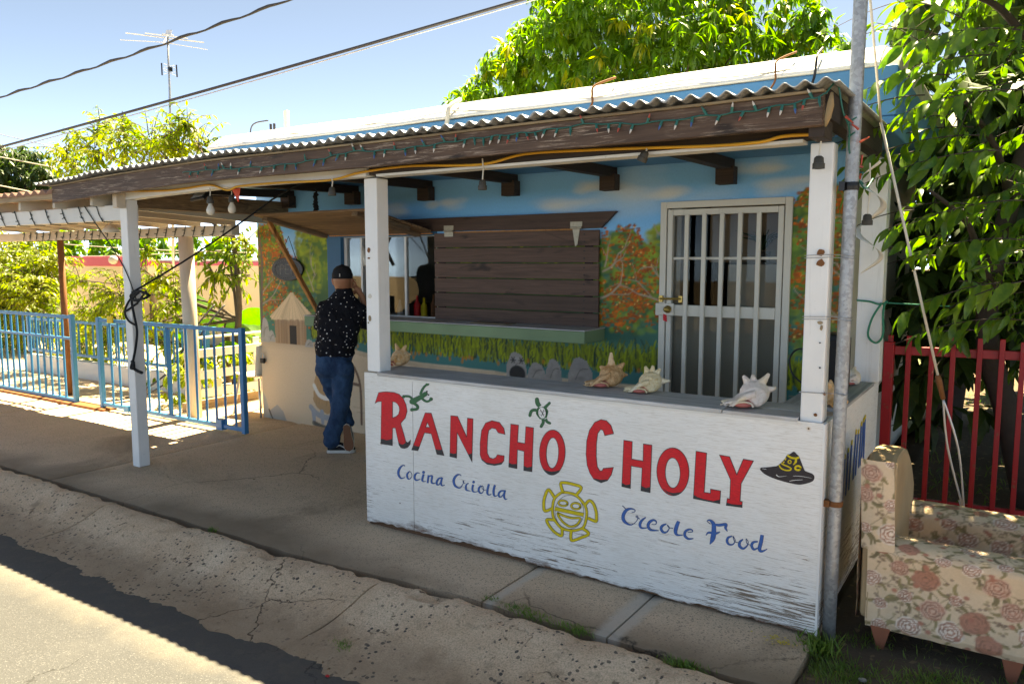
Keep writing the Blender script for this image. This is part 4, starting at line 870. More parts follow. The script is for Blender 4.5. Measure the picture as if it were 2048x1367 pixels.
# corrugated sheets
lam = 0.0815; xa = -7.12; n_sheet = 9; wS = (6.4 + 0.04) / n_sheet
for i in range(n_sheet):
    a = xa + i * wS - 0.03; b = a + wS + 0.05; nw = int((b - a) / lam * 10); V = []; F = []
    ys_ = [3.4, 3.42, 3.7, 4.1, 4.6, 5.0]; lift = 0.004 * (i % 2) + 0.003
    for t in range(nw + 1):
        x = a + (b - a) * t / nw
        for y in ys_:
            z = 2.492 + sag(x) * (1 - (y - 3.4) / 2.2) + 0.0115 * math.sin(2 * math.pi * x / lam) + 0.012 * (y - 3.4) + lift + (0.009 * nz(x, 0, 0, 2.5) + 0.004 * nz(x, 5, 0, 9) if y < 3.6 else 0)
            V.append((x, y, z))
    k = len(ys_)
    for t in range(nw):
        for j in range(k - 1): F.append((t * k + j, (t + 1) * k + j, (t + 1) * k + j + 1, t * k + j + 1))
    m = MB(); m._add(V, F); o = m.build('roof_sheet', M['sheet'], porch, smooth=True); so_ = o.modifiers.new('thick', 'SOLIDIFY'); so_.thickness = 0.004
# fascia and its weathered top strip
def long_board(name, mat, x0, x1, y0, y1, z0, z1, n=24, s=1.0, bev=0.004):
    m = MB(); V = []; F = []
    for i in range(n + 1):
        x = x0 + (x1 - x0) * i / n; d = sag(x) * s
        V += [(x, y0, z0 + d), (x, y1, z0 + d), (x, y1, z1 + d), (x, y0, z1 + d)]
    for i in range(n):
        for j in range(4): F.append((i * 4 + j, i * 4 + (j + 1) % 4, (i + 1) * 4 + (j + 1) % 4, (i + 1) * 4 + j))
    F += [(3, 2, 1, 0), tuple(n * 4 + j for j in range(4))]
    m._add(V, F); return m.build(name, mat, porch, bevel=bev)
long_board('fascia_board', M['fascia'], -7.02, -0.735, 3.48, 3.52, 2.33, 2.464)
long_board('fascia_strip', M['rawtrim'], -7.05, -0.73, 3.47, 3.54, 2.465, 2.478)
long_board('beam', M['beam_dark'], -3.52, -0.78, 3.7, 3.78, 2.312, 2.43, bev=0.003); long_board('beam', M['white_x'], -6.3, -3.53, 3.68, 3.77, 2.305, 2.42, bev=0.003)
MB().box(-3.45, -0.86, 3.69, 3.79, 2.296, 2.311).build('beam_edging', M['white_x'], porch)
MB().box(-0.79, -0.72, 3.545, 5.0, 2.37, 2.49).build('end_joist', M['rafter'], porch, bevel=0.004)
MB().box(-0.80, -0.735, 3.524, 3.69, 2.29, 2.43).build('end_block', M['beam_dark'], porch, bevel=0.004)
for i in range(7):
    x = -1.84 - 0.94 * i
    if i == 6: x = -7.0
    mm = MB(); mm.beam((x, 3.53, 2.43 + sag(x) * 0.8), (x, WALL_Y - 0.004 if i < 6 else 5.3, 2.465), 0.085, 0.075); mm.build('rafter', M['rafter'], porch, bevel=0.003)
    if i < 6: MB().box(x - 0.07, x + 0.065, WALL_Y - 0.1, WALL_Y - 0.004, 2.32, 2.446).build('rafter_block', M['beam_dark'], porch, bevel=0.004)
mm = MB(); mm.beam((-6.4, 3.8, 2.29), (-6.62, WALL_Y - 0.01, 2.31), 0.05, 0.15); mm.build('end_joist', M['hatchbatten'], porch, bevel=0.004)
# posts: front left, front middle (with side cheek), right pair
def post(x0, x1, y0, y1, z0, z1, name='post', mat='white_z'): return MB().box(x0, x1, y0, y1, z0, z1).build(name, M[mat], porch, bevel=0.006)
post(-6.355, -6.255, 3.69, 3.79, 0.0, 2.3)
p2 = post(-3.6, -3.49, 3.735, 3.845, 1.04, 2.295)
MB().box(-0.835, -0.735, 3.732, 3.83, 1.022, 2.295).build('post', M['white_z'], porch, bevel=0.006)
MB().box(-0.83, -0.69, 5.08, 5.2, 1.035, 2.37).build('post', M['white_z'], porch, bevel=0.006)
# knots, screw scars and a paper scrap on the posts
def scar(xp, yp, Y, w, h, mat, parent):
    p = atY(xp, yp, Y); n = 9; poly = []
    for i in range(n): an = 2 * math.pi * i / n; r_ = 1 + 0.45 * nz(i * 1.3, xp, yp); poly.append((p.x + math.cos(an) * w * r_, Y - 0.0035, p.z + math.sin(an) * h * r_))
    MB().prism(poly, (0, 0.003, 0)).build('paint_scar', mat, parent)
for (xp, yp, w, h, k_) in ((738, 500, 0.013, 0.018, 'rusty'), (738, 516, 0.01, 0.006, 'rusty'), (740, 636, 0.012, 0.02, 'rawtrim'), (737, 645, 0.006, 0.006, 'rawtrim'), (740, 592, 0.014, 0.014, 'white_wire')): scar(xp, yp, 3.734, w, h, M[k_], porch)
for (xp, yp, w, h, k_) in ((1642, 505, 0.017, 0.017, 'rusty'), (1642, 526, 0.017, 0.017, 'rusty'), (1640, 645, 0.013, 0.008, 'rawtrim'), (1643, 655, 0.006, 0.014, 'rawtrim'), (1640, 735, 0.004, 0.004, 'blackplastic'), (1649, 787, 0.006, 0.007, 'gum'), (1631, 829, 0.008, 0.008, 'rusty'), (1640, 685, 0.004, 0.003, 'blackplastic')): scar(xp, yp, 3.731, w, h, M[k_], porch)
# ------------------------------------------------------------------ the bar with the painted sign
bar = thing('painted_bar', 'white plywood bar painted with red and blue lettering, grey counter top', 'bar counter', (-2.1, 3.9, 0))
BX0, BX1, BY = -3.61, -0.715, 3.715
# front face in two plywood sheets with a ragged foot
def sheet_panel(x0, x1, name):
    n = max(8, int((x1 - x0) / 0.012)); V = []; F = []
    for i in range(n + 1):
        x = x0 + (x1 - x0) * i / n
        foot = 0.004 + 0.0 * x + max(0, 0.02 * nz(x, 1, 0, 6) + 0.012 * nz(x, 2, 0, 22) + (0.022 if x < -2.35 else 0.0) + 0.006)
        zt = 1.035 - 0.004 * (x - BX0)
        rot = 0.010 * max(0, nz(x, 8, 0, 9))
        V += [(x, BY, zt), (x, BY, foot + 0.05), (x, BY + rot, foot), (x, BY + 0.018, foot), (x, BY + 0.018, zt)]
    for i in range(n):
        for j in range(5): F.append((i * 5 + j, i * 5 + (j + 1) % 5, (i + 1) * 5 + (j + 1) % 5, (i + 1) * 5 + j))
    F += [tuple(range(5)), tuple(n * 5 + j for j in range(5))[::-1]]
    m = MB(); m._add(V, F); return m.build(name, M['panel'], bar)
SEAM = -3.195
sheet_panel(BX0, SEAM - 0.002, 'front_panel'); fp = sheet_panel(SEAM + 0.002, BX1 - 0.012, 'front_panel')
MB().box(BX0 + 0.01, BX1 - 0.03, BY + 0.02, BY + 0.06, 0.0, 0.028).build('rotten_sill', M['gum'] if False else m_wood('rotten_wood', (0.06, 0.028, 0.016), (0.17, 0.085, 0.045), 'X', 0.9), bar)
MB().box(BX1 - 0.0115, BX1 - 0.002, BY - 0.002, BY + 0.03, 0.004, 1.02).build('corner_strip', M['white_z'], bar)
MB().box(BX1 - 0.02, BX1 - 0.003, BY + 0.032, 5.3, 0.02, 1.02).build('side_panel', M['panel'], bar, bevel=0.002)
MB().box(BX0 + 0.002, BX0 + 0.02, BY + 0.02, 3.97, 0.005, 1.02).build('end_panel', M['panel'], bar)
MB().box(BX0 + 0.01, BX1 - 0.03, 4.02, 4.04, 0.005, 1.0).build('inner_panel', M['panel'], bar)
# counter top boards: long front boards and the return along the side
MB().box(BX0 + 0.125, -1.2, BY - 0.012, BY + 0.165, 1.023, 1.043).build('counter_board', M['ctop'], bar, bevel=0.003)
MB().box(-1.196, BX1 - 0.125, BY - 0.010, BY + 0.165, 1.02, 1.04).build('counter_board', M['ctop'], bar, bevel=0.003)
MB().box(BX0 + 0.02, BX1 - 0.125, BY + 0.168, BY + 0.34, 1.022, 1.041).build('counter_board', M['ctop'], bar, bevel=0.003)
t_ = m_wood('counter_weathered_side', (0.2, 0.19, 0.18), (0.44, 0.43, 0.42), 'Y', 0.6)
MB().box(-1.0, BX1 + 0.004, BY + 0.343, 5.06, 1.018, 1.038).build('counter_board', t_, bar, bevel=0.003)
MB().box(BX0 + 0.125, BX1 - 0.125, BY - 0.008, BY + 0.01, 1.008, 1.021).build('counter_edging', M['white_x'], bar)

# ---- lettering: outlines on the panel plane, a paint film 1-2 mm proud
def pp(x, y): p = atY(x, y, BY); return (p.x, p.z)
def film(name, splines, mat, lift, parent=fp, outline=0.0):
    V, F = fill2d(splines, outline)
    m = MB(); m.v = [(v[0], BY - lift, v[1]) for v in V]; m.f = F
    return m.build(name, mat, parent)
def crop(ox, oy, s): return lambda pts: [pp(ox + x * s, oy + y * s) for x, y in pts]
c5 = crop(740, 750, 260 / 1777); c6 = crop(960, 780, 280 / 1914); c7 = crop(1160, 820, 360 / 2048)
def ell(cx, cy, rx, ry, rot=0, n=40):
    return [(cx + rx * math.cos(a) * math.cos(rot) - ry * math.sin(a) * math.sin(rot), cy + rx * math.cos(a) * math.sin(rot) + ry * math.sin(a) * math.cos(rot)) for a in [2 * math.pi * i / n for i in range(n)]]
def rnd(pts): return [tuple(p) for p in catmull(pts, 5, True)]
Rl = [(75, 375), (100, 300), (120, 240), (175, 230), (230, 228), (330, 237), (400, 262), (455, 320), (492, 400), (507, 490), (482, 580), (418, 655), (450, 760), (490, 905), (520, 925), (552, 893), (548, 938), (515, 980), (470, 995), (425, 985), (400, 950), (385, 880), (350, 715), (308, 715), (306, 955), (152, 932), (160, 352), (105, 357)]
LET = [
 (c5, [Rl, [(308, 355), (345, 362), (380, 390), (402, 430), (407, 480), (392, 535), (360, 565), (308, 585)]], [[(154, 868), (175, 868), (230, 884), (285, 875), (307, 862), (306, 955), (152, 932)], [(392, 905), (410, 930), (440, 947), (480, 930), (495, 905), (520, 925), (552, 893), (548, 938), (515, 980), (470, 995), (425, 985), (400, 950)]]),
 (c5, [[(757, 515), (838, 520), (1008, 1090), (918, 1075), (840, 795), (745, 780), (655, 1025), (575, 1015)], [(787, 635), (822, 715), (758, 710)]], [[(603, 950), (630, 965), (676, 972), (655, 1025), (575, 1015)], [(898, 1005), (935, 1018), (985, 1012), (1008, 1090), (918, 1075)]]),
 (c5, [[(1107, 555), (1197, 563), (1327, 855), (1335, 588), (1407, 597), (1393, 1170), (1190, 770), (1182, 1125), (1095, 1105)]], [[(1096, 1055), (1140, 1072), (1183, 1062), (1182, 1125), (1095, 1105)], [(1347, 1076), (1370, 1075), (1395, 1062), (1393, 1170)]]),
 (c6, [[(340, 597), (325, 520), (265, 440), (165, 418), (80, 450), (25, 550), (5, 720), (5, 880), (30, 950), (100, 1005), (200, 1022), (290, 1005), (325, 960), (328, 897), (240, 883), (220, 920), (180, 938), (130, 920), (100, 860), (97, 780), (105, 620), (120, 540), (165, 510), (220, 525), (250, 575)]], [[(22, 930), (90, 985), (200, 1003), (290, 985), (322, 955), (290, 1005), (200, 1022), (100, 1005), (35, 955)]]),
 (c6, [[(425, 465), (525, 478), (512, 710), (618, 730), (630, 500), (730, 515), (708, 1107), (602, 1090), (608, 830), (510, 805), (503, 1065), (397, 1043)]], [[(399, 985), (440, 1007), (505, 1003), (503, 1065), (397, 1043)], [(604, 1030), (650, 1052), (711, 1040), (708, 1107), (602, 1090)]]),
 (c6, [ell(990, 848, 173, 304, 0.03), ell(992, 855, 87, 213, 0.03)], [[(858, 1065), (920, 1098), (980, 1108), (1050, 1100), (1108, 1080), (1080, 1120), (1040, 1142), (980, 1154), (930, 1140), (890, 1105)]]),
 (c7, [[(380, 262), (350, 170), (300, 120), (240, 108), (170, 140), (110, 230), (80, 350), (73, 500), (85, 620), (115, 710), (160, 780), (240, 818), (310, 795), (355, 730), (376, 652), (268, 662), (255, 690), (225, 690), (195, 640), (183, 520), (185, 380), (200, 260), (235, 212), (265, 225), (285, 282)]], [[(155, 768), (230, 788), (320, 785), (290, 808), (240, 818), (190, 803)]]),
 (c7, [[(502, 343), (592, 357), (585, 555), (722, 580), (725, 385), (815, 398), (795, 930), (698, 910), (712, 650), (580, 628), (570, 882), (480, 862)]], [[(482, 822), (520, 846), (573, 838), (570, 882), (480, 862)], [(701, 855), (750, 882), (798, 870), (795, 930), (698, 910)]]),
 (c7, [ell(1058, 697, 180, 268, -0.03), ell(1056, 710, 88, 176, -0.03)], [[(945, 885), (1000, 925), (1060, 938), (1130, 932), (1160, 920), (1120, 957), (1060, 965), (990, 938)]]),
 (c7, [[(1325, 468), (1438, 488), (1410, 935), (1490, 945), (1490, 898), (1597, 918), (1588, 1055), (1295, 998)]], [[(1297, 960), (1340, 985), (1400, 1005), (1520, 1030), (1590, 1012), (1588, 1055), (1295, 998)]]),
 (c7, [[(1595, 512), (1700, 530), (1785, 740), (1862, 558), (1968, 577), (1830, 830), (1818, 1035), (1843, 1040), (1840, 1098), (1670, 1075), (1680, 1005), (1708, 1010), (1718, 790)]], [[(1672, 1045), (1720, 1062), (1800, 1072), (1842, 1068), (1840, 1098), (1670, 1075)]]),
]
for cr, outl, tips in LET:
    sp = [cr(o) for o in outl]
    film('letter_outline', sp, M['letter_black'], 0.0010, outline=0.0035)
    film('red_letter', sp, M['letter_red'], 0.0018)
    for tp in tips:
        q = cr(tp); film('letter_tip', [q], M['letter_black'], 0.0026)
def ribbon_polys(pts, w, k=6):
    pw = catmull([(x, y, ww) for (x, y), ww in zip(pts, w)], k); out = []; L = []; Rr = []
    for i, p in enumerate(pw):
        a = pw[max(i - 1, 0)]; b = pw[min(i + 1, len(pw) - 1)]; d = np.array([b[0] - a[0], b[1] - a[1]]); d /= (np.linalg.norm(d) + 1e-9); n_ = np.array([-d[1], d[0]])
        h = max(p[2], 3) / 2; L.append((p[0] + n_[0] * h, p[1] + n_[1] * h)); Rr.append((p[0] - n_[0] * h, p[1] - n_[1] * h))
    return L, Rr
def strokes(name, mat, lift, cr, items, grow=0, parent=fp):
    m = MB()
    for it in items:
        if it[0] == 'dot':
            _, x, y, r = it; poly = cr(ell(x, y, r + grow / 2, r + grow / 2, 0, 14)); m._add([(a, BY - lift, b) for a, b in poly], [tuple(range(14))])
        else:
            pts, w = it; w = [w] * len(pts) if not isinstance(w, (list, tuple)) else w
            L, Rr = ribbon_polys(pts, [a + grow for a in w]); L = cr(L); Rr = cr(Rr); n = len(L)
            m._add([(a, BY - lift, b) for a, b in L + Rr], [(i, i + 1, n + i + 1, n + i) for i in range(n - 1)])
            lift += 0.00002
    o = m.build(name, mat, parent)
    if len(items) > 1: o['kind'] = 'stuff'
    return o
s1 = crop(780, 910, 260 / 2048); s2 = crop(1230, 1000, 320 / 2048)
cocina = [([(235, 175), (225, 155), (190, 165), (150, 210), (132, 270), (145, 325), (180, 360), (240, 345)], [4, 6, 18, 30, 32, 28, 16, 4]), ([(300, 260), (275, 290), (270, 330), (285, 365), (310, 370), (340, 340), (345, 300), (325, 260), (300, 255)], [16, 24, 24, 20, 10, 4, 3, 4, 10]),
 ([(470, 280), (430, 275), (395, 310), (390, 360), (420, 390), (480, 370)], [4, 14, 26, 26, 18, 4]), ([(532, 295), (515, 350), (510, 390), (530, 410), (565, 405)], [26, 28, 26, 12, 4]), ('dot', 530, 265, 20),
 ([(610, 310), (600, 380), (595, 435)], 24), ([(605, 345), (640, 320), (665, 330), (655, 390), (660, 430), (690, 440), (720, 430)], [6, 16, 24, 24, 22, 12, 4]),
 ([(820, 350), (770, 365), (740, 410), (740, 455), (770, 460), (805, 410)], [14, 22, 26, 22, 12, 10]), ([(825, 345), (810, 400), (805, 450), (825, 475), (865, 465)], [22, 26, 24, 14, 4])]
criolla = [([(1120, 325), (1110, 305), (1065, 305), (1020, 350), (1005, 410), (1030, 480), (1100, 510), (1150, 450), (1165, 410), (1150, 400), (1160, 435), (1190, 440)], [4, 8, 22, 32, 34, 28, 16, 4, 4, 4, 4, 4]), ([(1240, 435), (1205, 460), (1195, 510), (1210, 545), (1270, 560)], [6, 18, 26, 20, 4]),
 ([(1312, 460), (1300, 510), (1305, 560), (1340, 575), (1385, 565)], [26, 26, 22, 10, 4]), ('dot', 1318, 418, 18), ([(1440, 475), (1405, 510), (1400, 560), (1430, 595), (1465, 575), (1478, 520), (1455, 475), (1450, 510), (1480, 545), (1515, 540)], [18, 26, 26, 16, 8, 4, 4, 3, 3, 3]),
 ([(1560, 450), (1540, 530), (1535, 590), (1555, 620), (1600, 610)], [28, 30, 28, 16, 4]), ([(1655, 465), (1635, 540), (1635, 610), (1655, 640), (1700, 625)], [28, 30, 28, 16, 4]),
 ([(1810, 555), (1750, 560), (1715, 600), (1720, 645), (1755, 650), (1800, 590)], [14, 22, 26, 22, 12, 10]), ([(1815, 545), (1800, 610), (1800, 655), (1820, 690), (1850, 680)], [24, 28, 26, 14, 4])]
creole = [([(95, 65), (140, 110)], 4), ([(215, 148), (250, 145), (255, 120), (200, 105), (140, 130), (105, 200), (120, 265), (190, 310), (250, 290), (295, 230), (285, 195), (270, 210), (320, 235)], [3, 4, 6, 18, 34, 38, 34, 14, 4, 4, 4, 4, 4]), ([(395, 215), (340, 260), (320, 310), (340, 350), (410, 350)], [8, 26, 30, 18, 5]),
 ([(470, 305), (520, 305), (528, 270), (490, 250), (440, 280), (425, 330), (460, 375), (560, 385)], [3, 5, 12, 22, 32, 32, 24, 5]), ([(660, 300), (610, 320), (590, 360), (620, 405), (665, 400), (695, 350), (670, 310), (690, 345), (745, 355)], [10, 26, 30, 24, 14, 4, 3, 3, 4]),
 ([(815, 265), (790, 330), (775, 400), (800, 440), (870, 440)], [36, 44, 40, 20, 5]), ([(930, 405), (990, 400), (985, 375), (945, 370), (900, 400), (895, 450), (940, 490), (1005, 485)], [3, 6, 10, 20, 28, 28, 20, 5])]
food = [([(1225, 300), (1180, 265), (1215, 252), (1260, 300), (1265, 400), (1250, 490), (1215, 560)], [4, 5, 20, 44, 55, 55, 4]), ([(1250, 300), (1330, 315), (1420, 305), (1415, 350), (1440, 395)], [10, 30, 30, 28, 4]), ([(1165, 445), (1200, 410), (1290, 420), (1345, 400)], [4, 20, 26, 6]),
 ([(1500, 455), (1450, 475), (1435, 520), (1460, 560), (1510, 560), (1540, 510), (1510, 455), (1530, 520), (1580, 540)], [10, 24, 28, 20, 12, 4, 4, 3, 3]), ([(1640, 495), (1600, 530), (1595, 580), (1640, 615), (1690, 580), (1705, 530), (1680, 490), (1690, 550), (1740, 570)], [10, 26, 32, 22, 12, 4, 4, 3, 3]),
 ([(1830, 525), (1770, 535), (1750, 580), (1780, 625), (1840, 600)], [12, 26, 30, 22, 8]), ([(1885, 440), (1870, 530), (1850, 620), (1880, 650), (1950, 620)], [40, 44, 40, 24, 4])]
for nm, cr, it in (('script_word', s1, cocina), ('script_word', s1, criolla), ('script_word', s2, creole), ('script_word', s2, food)):
    strokes('script_shadow', M['letter_black'], 0.0008, cr, it, 7); strokes(nm, M['letter_blue'], 0.0018, cr, it)
# petroglyph sun
sE = crop(1070, 940, 140 / 1196)
ringp = [(460, 372), (580, 382), (710, 430), (850, 590), (885, 740), (845, 940), (760, 1005), (620, 1025), (460, 985), (340, 850), (300, 720), (310, 560), (350, 460), (460, 372), (500, 370)]
sun_it = [(ringp, 36), ([(480, 375), (440, 230), (500, 208), (640, 232), (790, 292), (710, 415)], 42), ([(335, 465), (235, 330), (175, 430), (150, 560), (170, 690), (290, 650)], 42), ([(855, 590), (930, 515), (1000, 570), (1045, 700), (1052, 800), (1040, 870), (905, 810)], 42),
 ([(340, 850), (205, 838), (235, 930), (330, 1045), (455, 1115), (465, 990)], 40), ([(620, 1030), (612, 1140), (640, 1195), (780, 1150), (920, 1080), (810, 985)], 42), ([(x, y) for x, y in ell(480, 558, 78, 46, 0.1, 12)] + [(556, 566), (550, 590)], 24), ([(x, y) for x, y in ell(700, 608, 78, 52, 0.1, 12)] + [(776, 616), (770, 640)], 26),
 ([(340, 650), (590, 705), (835, 757)], 56), ([(390, 730), (500, 775), (620, 810), (760, 810), (770, 850), (720, 920), (640, 955), (570, 945), (480, 880), (410, 790), (390, 730), (410, 735)], 28)]
strokes('sun_emblem_outline', M['line_grey'], 0.0008, sE, sun_it, 14); strokes('sun_emblem', M['letter_yellow'], 0.0018, sE, sun_it)
strokes('sun_face_line', M['line_grey'], 0.0014, sE, [(ell(590, 710, 245, 288, 0, 24) + [(835, 712), (830, 760)], 7)])
# frog
fr = [([(585, 360), (640, 328), (690, 300), (765, 250)], [78, 66, 58, 55]), ('dot', 580, 358, 36), ('dot', 762, 252, 26), ([(690, 262), (720, 190), (755, 145), (790, 120)], [30, 27, 24, 24]), ('dot', 788, 118, 22), ([(710, 310), (740, 340), (780, 358), (815, 345), (838, 322)], [28, 26, 24, 24, 24]), ('dot', 836, 325, 22),
      ([(580, 325), (545, 293), (500, 285), (465, 288)], 25), ('dot', 464, 290, 19), ([(590, 375), (630, 400), (655, 430), (640, 460), (575, 470)], 32), ('dot', 574, 470, 20)]
strokes('frog_outline', M['letter_black'], 0.0016, c5, fr, 7); strokes('frog_emblem', M['letter_green'], 0.0034, c5, fr); strokes('frog_eyes', M['letter_black'], 0.0018, c5, [('dot', 780, 220, 11), ('dot', 802, 267, 11)])
tu = [('dot', 852, 305, 66), ([(838, 230), (850, 300), (868, 385)], [100, 165, 90]), ([(820, 220), (790, 180), (780, 130)], [50, 56, 52]), ('dot', 780, 125, 25), ([(790, 280), (740, 268), (700, 290), (683, 345)], 36), ('dot', 683, 345, 17), ([(890, 235), (920, 205), (952, 175)], [40, 34, 30]), ('dot', 950, 174, 16), ([(860, 390), (865, 440), (836, 495)], 36), ('dot', 836, 494, 17), ([(900, 390), (915, 425), (955, 450)], 32), ('dot', 957, 450, 14)]
strokes('turtle_outline', M['letter_black'], 0.0008, c6, tu, 6); strokes('turtle_emblem', M['letter_green'], 0.0018, c6, tu)
film('turtle_shell', [c6(ell(852, 307, 50, 75, -0.1, 24))], M['letter_white'], 0.0032)
strokes('turtle_marks', M['letter_black'], 0.004, c6, [([(828, 258), (880, 352)], 9), ([(876, 262), (846, 352)], 9), ([(812, 290), (850, 285)], 4), ([(870, 300), (895, 280)], 4), ([(860, 320), (890, 325)], 4), ([(815, 320), (838, 340)], 4)])
# straw hat with a petroglyph face
sH = crop(1500, 890, 150 / 2048)
film('hat_emblem', [sH(rnd([(275, 650), (310, 605), (450, 595), (640, 575), (760, 545), (940, 380), (1010, 265), (1090, 235), (1200, 170), (1290, 250), (1350, 320), (1480, 650), (1540, 710), (1700, 770), (1760, 850), (1730, 960), (1580, 1030), (1350, 1070), (1100, 1030), (850, 965), (600, 880), (400, 780), (300, 690)]))], M['hatbrown'], 0.0012)
strokes('hat_face', M['letter_yellow'], 0.0022, sH, [([(1020, 262), (1120, 330), (1250, 350), (1345, 325)], [45, 55, 50, 60]), ([(1260, 350), (1250, 450), (1180, 530)], [50, 60, 20]), (ell(1085, 447, 42, 42, 0, 12) + [(1127, 447), (1120, 470)], 30), (ell(1312, 615, 74, 56, 0, 12) + [(1386, 615), (1370, 650)], 52), ([(850, 480), (930, 530), (1050, 580), (1130, 635), (1070, 678), (950, 668), (850, 618), (790, 530)], [25, 34, 36, 36, 36, 36, 36, 30]), ([(985, 345), (962, 402)], 30), ([(940, 435), (905, 478)], 34)])
strokes('hat_highlight', M['letter_white'], 0.002, sH, [([(720, 800), (800, 850), (1000, 830)], [26, 12, 4]), ([(1180, 830), (1400, 840), (1680, 890)], [8, 10, 6]), ([(1080, 975), (1200, 950), (1440, 935)], [10, 14, 8]), ([(340, 630), (450, 650)], 10)])
# blue lettering down the side panel
SXP = BX1 + 0.0
m1 = MB(); m2 = MB(); kx = 120 / 456
for (xt, yt, xb, yb) in ((85, 630, 65, 985), (118, 560, 98, 910), (145, 510, 122, 870), (172, 450, 145, 830), (205, 370, 178, 750), (223, 370, 197, 720), (245, 310, 222, 660), (262, 280, 238, 640), (272, 260, 258, 590)):
    a = atX(1660 + xt * kx, 760 + yt * kx, SXP); b = atX(1660 + xb * kx, 760 + yb * kx, SXP); w = 0.028 * (a.y / 4)
    mid_ = a.lerp(b, 0.1)
    for mm, p, q in ((m2, a, mid_), (m1, mid_, b)): mm._add([(SXP, p.y - w, p.z), (SXP, p.y + w * 0.3, p.z), (SXP, q.y + w * 0.3, q.z), (SXP, q.y - w, q.z)], [(0, 1, 2, 3)])
m1.build('side_lettering', M['letter_blue'], bar)['kind'] = 'stuff'; m2.build('side_lettering_tips', M['letter_yellow'], bar)['kind'] = 'stuff'

# ------------------------------------------------------------------ conch shells
def remeshed(mb, voxel, smooth_it=4, name='tmp'):
    me = bpy.data.meshes.new(name); me.from_pydata([tuple(v) for v in mb.v], [], mb.f)
    bm = bmesh.new(); bm.from_mesh(me); bmesh.ops.recalc_face_normals(bm, faces=bm.faces); bm.to_mesh(me); bm.free()
    o = bpy.data.objects.new(name, me); COL.objects.link(o)
    r = o.modifiers.new('r', 'REMESH'); r.mode = 'VOXEL'; r.voxel_size = voxel; r.use_smooth_shade = True
    if smooth_it: s = o.modifiers.new('s', 'SMOOTH'); s.iterations = smooth_it; s.factor = 0.5
    dg = bpy.context.evaluated_depsgraph_get(); ev = o.evaluated_get(dg); out = bpy.data.meshes.new_from_object(ev)
    V = np.empty(len(out.vertices) * 3); out.vertices.foreach_get('co', V); F = [tuple(p.vertices) for p in out.polygons]
    bpy.data.objects.remove(o); bpy.data.meshes.remove(me); bpy.data.meshes.remove(out)
    return V.reshape(-1, 3), F
def sph(mb, c, r, n=10): mb.lathe([(max(1e-4, r * math.sin(math.pi * i / n)), -r * math.cos(math.pi * i / n)) for i in range(n + 1)], c, (0, 0, 1), 12)
